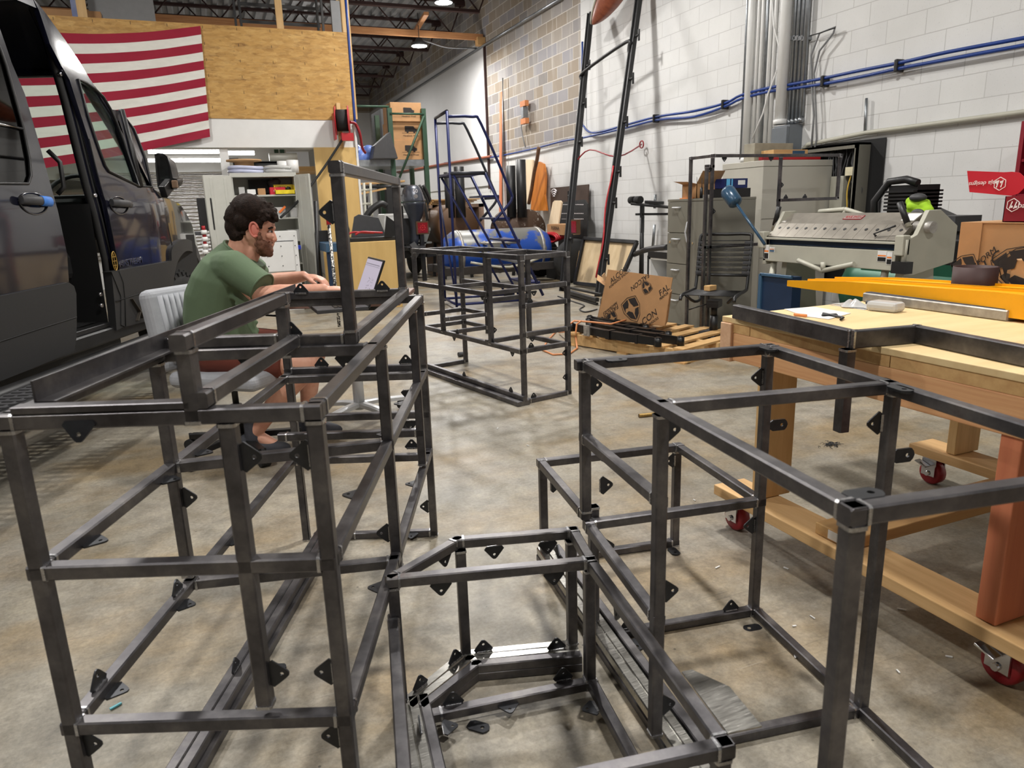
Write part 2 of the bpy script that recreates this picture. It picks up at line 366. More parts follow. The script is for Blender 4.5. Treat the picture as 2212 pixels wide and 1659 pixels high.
# ================================================================== setting
b = MB(); b.box(-14, 6.3, -6, 28.5, -.2, 0); struct(b.build('floor', M['floor'], loc=(0, 0, 0)))
WX = 6.0
b = MB()
b.box(WX, WX+.3, -6, 11.3, 0, 6.4, 0)
b.box(WX, WX+.3, 11.3, 15.72, 0, 2.235, 0); b.box(WX, WX+.3, 11.3, 15.72, 2.235, 6.4, 1)
b.box(WX, WX+.3, 15.72, 28.2, 0, 4.75, 0); b.box(WX, WX+.3, 15.72, 28.2, 4.75, 6.4, 1)
struct(b.build('wall_right', [M['white_block'], M['grey_block']], loc=(6, 11, 0)))
b = MB(); b.box(WX-.03, WX, 15.72, 28.0, 1.68, 4.75); b.box(WX-.05, WX, 15.69, 15.74, 1.6, 4.78, 1); struct(b.build('trim_1', [M['white_panel'], M['joist']]))
b = MB(); b.box(-14, WX+.3, 28.0, 28.3, 0, 4.75, 0); b.box(-14, WX+.3, 28.0, 28.3, 4.75, 6.4, 1); struct(b.build('wall_back', [M['white_panel'], M['grey_block']]))
b = MB(); b.box(-14.3, -14, -6, 28.3, 0, 6.4); struct(b.build('wall_left', M['white_panel']))
b = MB(); b.box(-14, 6.3, -6.3, -6, 0, 6.4); struct(b.build('wall_front', M['white_panel']))
# corrugated deck
b = MB(); zs = 5.85; x = -14.; prof = []
while x < WX+.2: prof += [(x, zs), (x+.09, zs), (x+.12, zs+.07), (x+.21, zs+.07), (x+.24, zs)]; x += .24
v = [(px_, yy, pz) for yy in (-6, 28.3) for px_, pz in prof]; k = len(prof)
b.add(v, [(i, i+1, k+i+1, k+i) for i in range(k-1)]); b.box(-14, 6.3, -6.3, 28.3, 6.0, 6.1)
struct(b.build('ceiling', M['deck'], fix=False))
# open-web joists running across the hall
for i, yy in enumerate([2.2, 5.2, 8.2, 11.4, 13.2, 15.1, 17.0, 18.9, 20.8, 22.7, 24.6, 26.4]):
    b = MB(); zb = 5.12; zt = 5.8; x0, x1 = -8., 5.65
    for s_ in (-.03, .03):
        b.bar((x0, yy+s_, zb), (x1, yy+s_, zb), .05, .06); b.bar((x0, yy+s_, zt), (WX, yy+s_, zt), .05, .06)
    x = x1; up = False
    while x > x0+.7:
        b.rod([(x, yy, zb if not up else zt), (x-.62, yy, zt if not up else zb)], .016, 6); up = not up; x -= .62
    b.rod([(x1, yy, zb), (5.95, yy, zt)], .016, 6); b.box(5.8, 6.0, yy-.08, yy+.08, zt-.1, zt)
    struct(b.build('trim_%d' % (i+2), M['joist']))
# ================================================================== welded steel frames
TW = .0258
class Frame:
    def __init__(s, name, label, O, ang, cat='metal frame', w=TW):
        a = math.radians(ang); s.o = A(O[0], O[1], 0.); s.u = A(math.cos(a), math.sin(a), 0); s.v_ = A(-math.sin(a), math.cos(a), 0); s.w = w
        s.root = thing(name, label, cat, s.o)
    def P(s, x, y, z): return s.o+x*s.u+y*s.v_+A(0, 0, z)
    def loc(s, P): q = P-s.o; return A(q @ s.u, q @ s.v_, q[2])
    # px -> local
    def fx(s, u, v, x): return s.loc(onpl(u, v, s.o+x*s.u, s.u))
    def fy(s, u, v, y): return s.loc(onpl(u, v, s.o+y*s.v_, s.v_))
    def fz(s, u, v, z): return s.loc(onz(u, v, z))
    def tube(s, name, p, q, w=None, h=None, weld='ab', up=None, mat=None):
        w = w or s.w; h = h or w; P, Q = s.P(*p), s.P(*q); b = MB()
        d = nrm(Q-P); U = A(0, 0, 1) if abs(d[2]) < .8 else s.v_
        if up is not None: U = up
        b.bar(P, Q, w, h, up=U)
        g = .0032
        if 'a' in weld: b.bar(P, P+d*.006, w+g, h+g, up=U, mi=1)
        if 'b' in weld: b.bar(Q-d*.006, Q, w+g, h+g, up=U, mi=1)
        return b.build(name, [mat or M['steel'], M['weld']], s.root)
    def post(s, x, y, z0, z1, **k): return s.tube('post', (x, y, z0), (x, y, z1), **k)
    def rail(s, p, q, weld='ab', mat=None, h=None):
        P, Q = s.P(*p), s.P(*q); d = nrm(Q-P); e = s.w/2; b = MB(); U = A(0, 0, 1); hh = h or s.w
        b.bar(P-d*e*.97, Q+d*e*.97, s.w, hh, up=U); g = .003
        if 'a' in weld: b.bar(P+d*e, P+d*(e+.0055), s.w+g, hh+g, up=U, mi=1)
        if 'b' in weld: b.bar(Q-d*(e+.0055), Q-d*e, s.w+g, hh+g, up=U, mi=1)
        return b.build('rail', [mat or M['steel'], M['weld']], s.root)
    def tab(s, c, base, out, w=.052, h=.034, weld=True):
        # triangular lug; c centre of welded edge (local), base dir, out dir (local)
        D = lambda t: s.u*t[0]+s.v_*t[1]+A(0, 0, t[2])
        ax, ay = nrm(D(base)), nrm(D(out)); o = s.P(*c); b = MB(); t = .0032
        poly = [(-w/2, 0), (w/2, 0), (w/2, .007), (.0075, h-.004), (.003, h), (-.003, h), (-.0075, h-.004), (-w/2, .007)]
        n = nrm(np.cross(ax, ay)); b.ringplate(poly, (0, h-.0125), .0036, o-n*t/2, ax, ay, t)
        if weld: b.bar(o-ax*w*.36+n*.0025, o+ax*w*.36+n*.0025, .006, .004, up=n, mi=1)
        return b.build('mounting_tab', [M['tab'], M['weld']], s.root)
    def foot(s, c, out, side, L=.055, w=.032):
        D = lambda t: s.u*t[0]+s.v_*t[1]+A(0, 0, t[2]); ax, ay = nrm(D(out)), nrm(D(side)); o = s.P(*c); b = MB(); r = w/2
        poly = [(0, -r), (L-r*.6, -r), (L-.003, -r*.55), (L, 0), (L-.003, r*.55), (L-r*.6, r), (0, r)]
        b.ringplate(poly, (L-.018, 0), .005, o, ax, ay, .005)
        return b.build('foot_tab', [M['tab'], M['weld']], s.root)
X_, Y_, Z_ = (1, 0, 0), (0, 1, 0), (0, 0, 1)
def neg(t): return tuple(-a for a in t)
# ---------------- tall galley frame, left
o = onz(12, 893, .911)
F1 = Frame('galley_frame', 'tall bare steel frame nearest on the left, with a square hoop at its far end', o, -22)
F = F1; t = F.w; T = .911; Wd = .482; Ln = 1.40; h_ = t/2
zc = T-h_
F.rail((0, 0, zc), (Wd, 0, zc)); F.rail((Wd, h_, zc), (Wd, Ln, zc)); F.rail((0, h_, zc), (0, Ln, zc)); F.rail((0, Ln, zc), (Wd, Ln, zc)); F.rail((0, .505, zc), (Wd, .505, zc))
F.post(h_*.2, 0, 0, T-t); F.post(Wd, 0, 0, T-t); F.post(.345, 0, .368, T-t)
F.post(Wd, Ln, 0, T-t); F.post(0, Ln, 0, T-t); F.post(0, .485, .36, T-t); F.post(Wd, .60, .30, T-t); F.post(Wd, 1.20, .36, T-t)
zm, zl = .652, .352
for z in (zm, zl):
    F.rail((0, 0, z-h_), (Wd, 0, z-h_)); F.rail((0, h_, z-h_), (0, Ln, z-h_)); F.rail((Wd, h_, z-h_), (Wd, Ln, z-h_)); F.rail((0, .485, z-h_), (Wd, .60 if z == zm else .56, z-h_)); F.rail((0, Ln-.06, z-h_), (Wd, Ln-.06, z-h_))
F.rail((0, Ln, .655), (Wd, Ln, .655)); F.rail((0, Ln, .48), (Wd, Ln, .48)); F.rail((.02, 1.2, .475), (Wd, 1.2, .475))
# flat deep side plate and raised box on the top
b = MB(); b.obox(F.P(.012, .80, T+.012), F.v_, F.u, (0, 0, 1), .745, .002, .026); b.obox(F.P(.028, .80, T+.002), F.v_, F.u, (0, 0, 1), .745, .018, .002)
b.build('side_plate', M['steel'], F.root)
z2 = 1.030
F.post(.295, 0, T-t, z2-t); F.post(.288, .505, T-t, z2-t); F.rail((.295, -h_, z2-h_), (.288, .505+h_, z2-h_)); F.rail((.31, 0, T+h_), (.31, .505, T+h_))
F.rail((0.02, .52, T+h_), (.28, .52, T+h_)); F.rail((.30, .52, T+h_-.004), (.43, .52, T+h_-.004)); F.rail((0.03, 0, T+.006), (.28, 0, T+.006), h=.012, weld='')
# hoop
zh = 1.305; xh = .435
F.rail((xh, .51, T+h_), (xh, Ln-.02, T+h_)); F.post(xh, .51, T+t, zh-t); F.post(xh-.006, Ln-.015, T+t, zh-t); F.rail((xh, .51-h_, zh-h_), (xh-.006, Ln-.015+h_, zh-h_)); F.rail((.02, Ln-.01, T+h_), (xh, Ln-.01, T+h_))
# floor channel
for dx, zz in ((.035, .0), (.062, .0), (.089, .0), (.05, .026), (.077, .026)): F.rail((dx-.03, -.3, zz+h_), (dx+.01, Ln+.02, zz+h_), weld='b')
F.rail((Wd*.35, Ln, h_), (Wd, Ln, h_)); F.rail((.04, Ln, h_), (.16, Ln, h_)); F.post(.085, Ln-.03, .05, .36)
for c, bs, ou in [((.12, -h_, T-.012), X_, (0, -.3, -1)), ((.345+h_, .0, T-.085), Z_, X_), ((Wd-h_, 0, T-.085), Z_, neg(X_)), ((.345+h_, 0, .43), Z_, X_), ((Wd-h_, 0, .43), Z_, neg(X_)), ((Wd-h_, 0, .30), Z_, neg(X_)), ((.013, 0, .30), Z_, X_),
    ((h_, .12, zm-.02), Y_, X_), ((h_, .42, zm-.02), Y_, X_), ((h_, .60, zm-.02), Y_, X_), ((h_, .485, zm-.09), Z_, X_), ((h_, .1, zl-.02), Y_, X_), ((0, .09, zl), Y_, Z_), ((h_, .40, zl-.02), Y_, X_), ((0, .42, zl), Y_, Z_), ((h_, .72, zl-.02), Y_, X_),
    ((Wd-h_, .30, zm-.02), Y_, neg(X_)), ((Wd-h_, .70, zm-.02), Y_, neg(X_)), ((Wd-h_, 1.0, zm-.02), Y_, neg(X_)), ((Wd-h_, .45, zl-.02), Y_, neg(X_)), ((Wd-h_, .75, zl-.02), Y_, neg(X_)), ((Wd-h_, .60, .40), Z_, neg(X_)), ((Wd-h_, 1.1, zl-.02), Y_, neg(X_)),
    ((.08, Ln-.01-h_, T+t-.004), X_, Z_), ((.36, Ln-.01-h_, T+t-.004), X_, Z_), ((.20, .52-h_, T-.02), X_, (0, -.2, -1)), ((.42, .505, T-t), X_, neg(Z_)), ((.12, Ln, .668), X_, Z_), ((.42, Ln, .668), X_, Z_), ((Wd-h_, Ln, .73), Z_, neg(X_)), ((.42, Ln, .57), X_, neg(Z_)),
    ((.42, Ln, zl), X_, Z_), ((Wd-h_, Ln, .40), Z_, neg(X_)), ((.42, Ln, .455), X_, neg(Z_)), ((Wd-h_, Ln, .12), Z_, neg(X_)), ((.40, Ln-h_, .02), X_, (0, -1, -.2)), ((xh-h_, .51, 1.2), Z_, neg(X_)), ((.05, .55, .052), Y_, Z_), ((.30, .51, T+.02), X_, Z_)]:
    F.tab(c, bs, ou)
F.foot((.10, .05, .0), X_, Y_); F.foot((.10, .62, .0), X_, Y_)
# ---------------- right frame
o = onz(1253, 777, .818)
F2 = Frame('cabinet_frame', 'bare steel frame on the right with a lower open box joined behind it', o, -9)
F = F2; T = .818; W2 = .535; zc = T-h_; D2 = -.955
F.rail((0, 0, zc), (W2, 0, zc)); F.rail((0.012, -h_, zc), (.042, D2, zc)); F.rail((W2, -h_, zc), (W2, D2, zc)); F.rail((.04, D2, zc), (W2, D2, zc)); F.rail((.03, -.425, zc), (W2, -.445, zc))
F.post(.012, 0, .40, T-t); F.post(W2, 0, 0, T-t); F.post(.022, -.43, .05, T-t); F.post(W2+.01, -.445, 0, T-t); F.post(.042, D2, 0, T-t); F.post(W2, D2, 0, T-t)
F.rail((.012, 0, .609), (.022, -.43, .609)); F.rail((0.02, 0, .362), (W2, 0, .362)); F.rail((.02, 0, .358), (.022, -.43, .340)); F.post(.045, .03, .05, .40)
yb = .47; zb = .385
F.rail((0.02, yb, zb-h_), (W2-.02, yb, zb-h_)); F.rail((.02, yb, zb-h_), (.012, .01, .39)); F.rail((W2-.02, yb, zb-h_), (W2, 0, .362)); F.post(.025, yb, .03, zb-t); F.post(W2-.025, yb, 0, zb-t)
F.rail((.10, yb, h_), (W2-.025, yb, h_))
F.rail((.10, .0, h_), (W2, 0, h_)); F.rail((W2+.005, 0, h_), (W2+.012, -1.1, h_)); F.rail((.10, -.445, h_), (W2, -.445, h_)); F.rail((.10, D2, h_), (W2, D2, h_))
for dx, zz, m_ in ((.018, 0, None), (.044, 0, None), (.070, 0, None), (.020, .026, M['ground']), (.046, .026, M['ground']), (.078, .026, None)):
    F.rail((dx, yb+.02, zz+h_), (dx+.055, -1.05, zz+h_), weld='', mat=m_)
for c, bs, ou in [((.025, 0, T-.07), Z_, X_), ((.03, -.43, T-.06), Z_, X_), ((.035, -.43, .40), Z_, X_), ((.035, -.43, .12), Z_, X_), ((W2-h_, 0, T-.09), Z_, neg(X_)), ((W2-h_, 0, .48), Z_, neg(X_)), ((W2-h_, 0, .29), Z_, neg(X_)), ((W2-h_, -.445, T-.09), Z_, neg(X_)),
    ((.055, .0, .47), Z_, X_), ((.06, 0, .29), Z_, X_), ((W2-.04, yb-h_, .33), Z_, neg(X_)), ((.46, 0, .026), X_, Z_), ((.14, 0, .026), X_, Z_), ((.045, yb-.03, .30), Z_, X_), ((.25, yb-h_, zb-.02), X_, (0, -1, -.3)), ((.06, .43, .055), Y_, Z_)]:
    F.tab(c, bs, ou)
for c, ou, sd in [((W2-h_, -.06, 0), neg(X_), Y_), ((.14, -.02, 0), neg(Y_), X_), ((W2-.05, yb-.02, 0), neg(Y_), X_), ((W2+h_, -.005, T-.23), X_, Z_), ((W2+h_+.01, -.445, T-.17), X_, Z_), ((W2-.03, -.02, T-.005), neg(Y_), X_), ((W2-.02, -.47, T-.005), neg(Y_), X_), ((.05, -.93, T-.004), X_, Y_), ((.06, -.03, T-.005), X_, Y_)]:
    F.foot(c, ou, sd)
# ---------------- low corner frame in front
o = onz(1275, 1205, .375)
F4 = Frame('corner_frame', 'low bare steel frame with a cut corner, between the two tall frames in front', o, -9)
F = F4; T = .375; zc = T-h_; xl = -.468; zr = .045
p1, p2, p3, p4, p5, p6 = (xl, .055), (-.292, .20), (.012, .165), (0, 0), (0, -.625), (xl-.02, -.625)
R = lambda a, b_, z: F.rail((*a, z), (*b_, z))
R(p1, p2, zc); R(p2, p3, zc); R(p3, (0, -.01), zc); R((xl, .05), (0, 0), zc); R(p4, p5, zc); R(p5, p6, zc)
F.rail((xl-.006, .045, .262), (xl-.03, -.625, .300)); F.post(xl, .05, zr, T-t); F.post(p2[0]+.005, p2[1]-.015, zr, T-t); F.post(.0, .15, zr, T-t); F.post(-.005, -.005, zr, T-t); F.post(p5[0]-.005, p5[1], 0, T-t)
F.post(xl-.02, -.62, 0, T-t)
b = MB(); b.prism([(0, 0), (.06, 0), (.06, .10), (.02, .16), (0, .16)], F.P(.012, -.615, T+.0005), F.u, F.v_, .003); b.build('gusset_plate', M['ground'], F.root)
for k, mt in ((0, M['ground']), (1, M['ground']), (2, None)):
    e = k*t
    q1, q2, q3 = (xl+e+.0, .03-e*.3), (-.292+e*.45, .185-e), (-.005, .15-e)
    for z in (h_, zr-h_+.004):
        F.rail((*q1, z), (*q2, z), weld='', mat=mt); F.rail((*q2, z), (*q3, z), weld='', mat=mt); F.rail((xl+e, .035, z), (xl+e+.02, -.64, z), weld='', mat=mt)
F.rail((xl+.07, -.015, zr-h_), (0, -.005, zr-h_)); F.rail((-.0, 0, zr-h_), (.0, -.64, zr-h_)); F.rail((xl+.07, -.62, zr-h_), (0, -.62, zr-h_))
for c, bs, ou in [((-.33, .165, T-.02), (.77, .63, 0), (0, -.2, -1)), ((-.20, .175, T-t), X_, neg(Z_)), ((-.06, .16, T-t), X_, neg(Z_)), ((xl+.11, .035, T-t), X_, neg(Z_)), ((-.09, .005, T-t), X_, neg(Z_)), ((.005, -.17, T-.03), Y_, (-.2, 0, -1)),
    ((-.24, .175, zr+.004), X_, Z_), ((-.05, .13, zr+.004), X_, Z_), ((-.32, .155, zr+.004), (.77, .63, 0), Z_), ((-.42, .075, zr+.004), (.77, .63, 0), Z_), ((xl+.03, -.07, zr+.004), Y_, Z_), ((-.35, -.005, zr), X_, Z_), ((-.07, .01, zr), X_, Z_), ((-.22, -.02, zr-.015), X_, neg(Y_)), ((-.02, -.09, zr-.015), Y_, neg(X_)), ((xl+.085, -.06, zr-.015), Y_, X_)]:
    F.tab(c, bs, ou)
F.foot((-.32, -.03, 0), (.8, -.6, 0), (.6, .8, 0)); 
# ---------------- frame in the middle distance
a = math.radians(12)
o = onz(1228, 852)[:2]-.35*A(math.cos(a), math.sin(a))
F3 = Frame('galley_frame', 'bare steel drawer frame standing further back in the middle of the floor', o, 12, w=.030)
F = F3; T = .918; t3 = F.w; h3 = t3/2; W3, D3 = .35, 1.30; zc = T-h3
R = F.rail
R((0, 0, zc), (W3, 0, zc)); R((0, 0, zc), (0, D3+.1, zc)); R((W3, 0, zc), (W3, D3, zc)); R((0, D3, zc), (W3, D3, zc)); R((0, .42, zc), (W3, .42, zc)); R((0, .95, zc), (W3, .95, zc))
F.post(0, 0, .04, T-t3); F.post(W3, 0, 0, T-t3); F.post(0, .36, .33, T-t3); F.post(0, 1.0, .33, T-t3); F.post(W3, .42, .33, T-t3); F.post(W3, .95, .28, T-t3); F.post(W3, D3, 0, T-t3); F.post(0, D3+.1, .3, T-t3)
for z in (.735, .628, .452, .352): R((0, 0, z-h3), (W3, 0, z-h3))
R((0, .36, .655), (0, D3+.1, .655)); R((0, 0, .33), (0, D3+.1, .33)); R((W3, 0, .33), (W3, .42, .33)); R((0, .40, .34), (W3, .42, .34)); R((W3, .42, .655), (W3, D3, .655)); R((0, .40, .655), (W3, .42, .655)); R((0, .40, .61), (W3, .42, .61)); R((0, .95, .655), (W3, .95, .655))
for z in (.43, .33): R((0, .95, z), (W3, .95, z)); R((W3, .95, z), (W3, D3, z)); R((0, D3, z), (W3, D3, z))
for dx, zz in ((-.06, 0), (-.03, 0), (0, 0), (-.02, .03)): R((dx, -.02, zz+h3), (dx, D3, zz+h3), weld='')
R((.02, 0, h3), (W3, 0, h3)); R((0, D3, h3), (W3, D3, h3))
for c, bs, ou in [((.08, -h3, .70), X_, neg(Z_)), ((.06, 0, .628), X_, Z_), ((.06, -h3, .42), X_, neg(Z_)), ((.06, 0, .352), X_, Z_), ((0, .12, .315), Y_, neg(Z_)), ((0, .35, .345), Y_, Z_), ((0, .85, .315), Y_, neg(Z_)), ((0, .80, .345), Y_, Z_), ((0, .45, .64), Y_, neg(Z_)), ((W3-h3, 0, .12), Z_, neg(X_)), ((W3-h3, 0, .28), Z_, neg(X_)), ((.07, 0, .03), X_, Z_), ((-.02, .12, .06), Y_, Z_), ((-.02, .7, .06), Y_, Z_), ((h3, .36, .42), Z_, X_), ((W3-h3, .42, .75), Z_, neg(X_))]:
    F.tab(c, bs, ou, w=.045, h=.03, weld=False)
# ================================================================== camper van
VO = onz(300, 710, .45)[:2]; VA = math.radians(-21)
VU = A(math.cos(VA), math.sin(VA), 0); VV = A(-math.sin(VA), math.cos(VA), 0); VB = A(VO[0], VO[1], 0)
def vx(y, z):
    x = 0.0
    if z > 1.28: x -= .13*(z-1.28)+.10*max(0, z-2.0)**2
    x -= .020*max(0, 1.05-z)
    if y > .45: x -= .16*(y-.45)**1.6
    if z > 1.40 and y > -.2: x -= .10*(y+.2)*(z-1.40)
    return x
def vp(y, z, dx=0.): return VB+VU*(vx(y, z)+dx)+VV*y+A(0, 0, z)
def vs(u, v, dx=0.):
    x = 0.
    for _ in range(5):
        P = onpl(u, v, VB+VU*x, VU); y = (P-VB) @ VV; z = P[2]; x = vx(y, z)+dx
    return (float(y), float(z))
def vpanel(name, pts, mt, parent, dx=0., th=.03, holes=(), px=True, step=.09, seam=False):
    P = [vs(u, v, dx) for u, v in pts] if px else list(pts)
    H = [[vs(u, v, dx) for u, v in h] if px else list(h) for h in holes]
    bm = bmesh.new(); es = []
    for loop in [P]+H:
        vv = [bm.verts.new((y, 0, z)) for y, z in loop]; es += [bm.edges.new((vv[i], vv[(i+1) % len(vv)])) for i in range(len(vv))]
    bmesh.ops.triangle_fill(bm, use_beauty=True, edges=es)
    ys = [p[0] for p in P]; zs = [p[1] for p in P]
    for ax, lo, hi in ((0, min(ys), max(ys)), (2, min(zs), max(zs))):
        k = int((hi-lo)/step)
        for i in range(1, k+1):
            co = [0, 0, 0]; no = [0, 0, 0]; co[ax] = lo+i*(hi-lo)/(k+1); no[ax] = 1
            bmesh.ops.bisect_plane(bm, geom=bm.verts[:]+bm.edges[:]+bm.faces[:], plane_co=co, plane_no=no, dist=1e-5)
    bmesh.ops.dissolve_limit(bm, angle_limit=.001, verts=bm.verts, edges=[e for e in bm.edges if False])
    b = MB(); bm.verts.ensure_lookup_table(); bm.verts.index_update()
    base = [(v.co.x, v.co.z) for v in bm.verts]
    f = [[v.index for v in fc.verts] for fc in bm.faces]; n = len(base)
    front = [vp(y, z, dx) for y, z in base]; back = [vp(y, z, dx-th) for y, z in base]
    be = [(e.verts[0].index, e.verts[1].index) for e in bm.edges if len(e.link_faces) == 1]; bm.free()
    b.add(front+back, f+[[n+i for i in q][::-1] for q in f], 0, True)
    b.add([front[i] for e in be for i in e]+[back[i] for e in be for i in e], [(2*i, 2*i+1, 2*len(be)+2*i+1, 2*len(be)+2*i) for i in range(len(be))], 0, False)
    o = b.build(name, mt, parent, fix=False)
    bm = bmesh.new(); bm.from_mesh(o.data); bmesh.ops.remove_doubles(bm, verts=bm.verts, dist=1e-5); bmesh.ops.recalc_face_normals(bm, faces=bm.faces)
    for e in bm.edges:
        if len(e.link_faces) == 2 and e.calc_face_angle(0) > .6: e.smooth = False
    bm.to_mesh(o.data); bm.free(); return o
def paint_mat():
    q = NT('dark_navy_paint'); q.col(srgb(17, 18, 32)); q.set(.18, .0, .5, 1.0); return q.m
M['navy'] = paint_mat()
M['clad'] = plain('charcoal_cladding', srgb(38, 38, 39), .6, 0, var=.08, scale=90)
def glass_mat(name, tint, gl=.1):
    q = NT(name); t = q.n; t.remove(q.b); o = t['Material Output']
    tr = q.node('ShaderNodeBsdfTransparent'); tr.inputs[0].default_value = tint; gs = q.node('ShaderNodeBsdfGlossy'); gs.inputs['Roughness'].default_value = .02
    lw = q.node('ShaderNodeLayerWeight'); mx = q.node('ShaderNodeMixShader'); q.l(q.math('ADD', q.math('MULTIPLY', q.math('POWER', lw.outputs['Facing'], 4.0), .4), gl-.02), mx.inputs[0]); q.l(tr.outputs[0], mx.inputs[1]); q.l(gs.outputs[0], mx.inputs[2]); q.l(mx.outputs[0], o.inputs[0]); return q.m
M['glass'] = glass_mat('clear_glass', (.82, .9, .86, 1), .06); M['dglass'] = glass_mat('dark_tinted_glass', (.03, .03, .035, 1), .09)
M['vblack'] = plain('van_interior_black', srgb(18, 18, 19), .7, 0, var=.1)
van = thing('camper_van', 'dark navy camper van with charcoal lower cladding, its side door slid open, at the left', 'van', VB)
win = [(168, 172), (185, 179), (203, 191), (222, 209), (238, 236), (252, 268), (266, 305), (299, 402), (259, 382), (234, 370), (226, 358), (212, 320), (189, 251)]
qwin = [(259.5, 239), (288, 278), (311, 337), (327, 404), (301, 402.5), (279, 316)]
sil = [(60, -30), (75, 0), (100, 30), (140, 85), (170, 130), (195, 172), (220, 215), (250, 262), (290, 330), (334, 410)]
# upper side with front door window surround
upper = sil+[(345, 424), (351, 428), (297, 408), (258, 391), (236, 378), (212, 381), (192, 302), (150, 172), (132, 141), (108, 95), (84, 22), (58, -30)]
vpanel('body_side', upper, M['navy'], van, holes=[win, qwin])
fd = [(212, 381), (236, 378), (258, 391), (297, 408), (351, 428), (364, 496), (370, 527), (372, 563), (383, 564), (257, 585), (236, 472)]
door = vpanel('front_door', fd, M['navy'], van, dx=.002)
vpanel('side_window', win, M['glass'], van, dx=-.012, th=.004); vpanel('quarter_window', qwin, M['glass'], van, dx=-.012, th=.004)
for nm, w in (('window_seal', win), ('window_seal', qwin)):
    b = MB(); b.rod([vp(*vs(u, v), .004) for u, v in w], .009, 8, closed=True); b.build(nm, M['black'], van)
b = MB(); b.rod([vp(*vs(u, v), .0) for u, v in [(262, 238), (283, 318), (303, 404)]], .022, 8); b.build('window_divider', M['black'], van)
# seams
b = MB()
for ln in ([(192, 300), (211, 378), (236, 472), (257, 585)], [(351, 428), (364, 496), (371, 527), (372, 563)]):
    b.rod([vp(*vs(u, v), .001) for u, v in ln], .004, 6)
b.build('door_gap', M['vblack'], van)
# pillar between the front door and the opening
bp = [(84, 22), (108, 95), (132, 141), (150, 172), (192, 302), (212, 381), (236, 472), (257, 585), (247, 590), (228, 545), (205, 470), (186, 400), (166, 320), (140, 215), (118, 140), (95, 70), (72, 20)]
vpanel('door_pillar', bp, M['navy'], van, dx=-.045)
op = [(40, -20), (72, 20), (95, 70), (118, 140), (140, 215), (166, 320), (186, 400), (205, 470), (226, 560), (243, 700)]
b = MB(); b.rod([vp(*vs(u, v, -.05), -.05) for u, v in op], .02, 8); b.rod([vp(*vs(u+14, v, -.04), -.04) for u, v in op[:-1]], .007, 6); b.build('door_seal', M['rubber'], van)
b = MB()
for (u, v) in ((126, 160), (200, 422), (212, 636), (214, 660)):
    P = vp(*vs(u, v, -.04), -.035); b.cone(P, P+VU*.018, .016, .012, 14)
b.box(0, 0.001, 0, .001, 0, .001) if False else None
b.build('door_latch', M['chrome'], van)
# fender
fe = [(351, 428), (366, 430), (389, 441), (406, 464), (420, 488), (428, 508), (435, 535), (441, 562), (437, 549), (424, 527), (409, 517), (392, 518), (376, 534), (371, 540), (371, 527), (364, 496)]
vpanel('front_fender', fe, M['navy'], van, dx=.001)
def smooth2(P, n=4):
    P = [A(*p) for p in P]; o = []
    for i in range(len(P)-1):
        p0, p1, p2, p3 = P[max(i-1, 0)], P[i], P[i+1], P[min(i+2, len(P)-1)]
        for k in range(n): t = k/n; o.append(.5*((2*p1)+(-p0+p2)*t+(2*p0-5*p1+4*p2-p3)*t*t+(-p0+3*p1-3*p2+p3)*t**3))
    return [tuple(p) for p in o+[P[-1]]]
arch = smooth2([(371, 560), (371, 542), (377, 530), (390, 519), (407, 517), (424, 527), (436, 548), (441, 572)])+smooth2([(438, 574), (429, 555), (417, 544), (402, 543), (388, 558), (380, 580), (373, 622)])+[(366, 622), (368, 590)]
vpanel('wheel_arch', arch, M['clad'], van, dx=.025, th=.03)
# hood: swept band to the other side
hl = [vs(u, v) for u, v in [(334, 410), (366, 430), (389, 441), (406, 464), (420, 488), (428, 508), (435, 535), (441, 562)]]
WD = 1.78
hf = lambda s_, t_: (lambda i, fr: vp(hl[i][0]*(1-fr)+hl[i+1][0]*fr, hl[i][1]*(1-fr)+hl[i+1][1]*fr)-VU*(t_*WD)+VV*(.30*math.sin(PI*t_))*(.25+.75*min(1, s_*1.4))+A(0, 0, .10*math.sin(PI*t_)))(min(int(s_*7), 6), s_*7-min(int(s_*7), 6))
b = MB(); b.grid(hf, 14, 12); b.build('hood', M['navy'], van)
sl = [vs(u, v) for u, v in sil[1:]]
wf = lambda s_, t_: (lambda n_, i, fr: vp(sl[i][0]*(1-fr)+sl[i+1][0]*fr, sl[i][1]*(1-fr)+sl[i+1][1]*fr)-VU*(t_*1.5)-VV*(.04*t_))(8, min(int(s_*8), 7), s_*8-min(int(s_*8), 7))
b = MB(); b.grid(lambda s_, t_: wf(.45+.55*s_, .05+.9*t_), 8, 10); b.build('windshield', M['glass'], van)
b = MB(); b.grid(lambda s_, t_: wf(.45*s_, t_), 8, 10); 
b.add([vp(sl[0][0], sl[0][1]), vp(-4.2, 2.62), vp(-4.2, 2.62)-VU*1.5, vp(sl[0][0], sl[0][1])-VU*1.5], [(0, 1, 2, 3)]); b.build('roof', M['navy'], van, fix=False)
b = MB()
b.rod([wf(.45+.55*i/8, .03) for i in range(9)], .035, 8); b.rod([wf(.45, t_) for t_ in np.linspace(.03, .98, 8)], .03, 8); b.rod([wf(.45+.55*i/8, .98) for i in range(9)], .035, 8)
b.build('windshield_pillar', M['navy'], van)
# upper body strip above the opening and rear body side
vpanel('body_side', [(-4.2, 2.58), (vs(60, -30)[0], 2.62), (vs(60, -30)[0], 2.44), (-4.2, 2.40)], M['navy'], van, px=False)
vpanel('body_side', [(-4.2, 2.42), (-1.75, 2.42), (-1.75, .50), (-4.2, .50)], M['navy'], van, px=False)
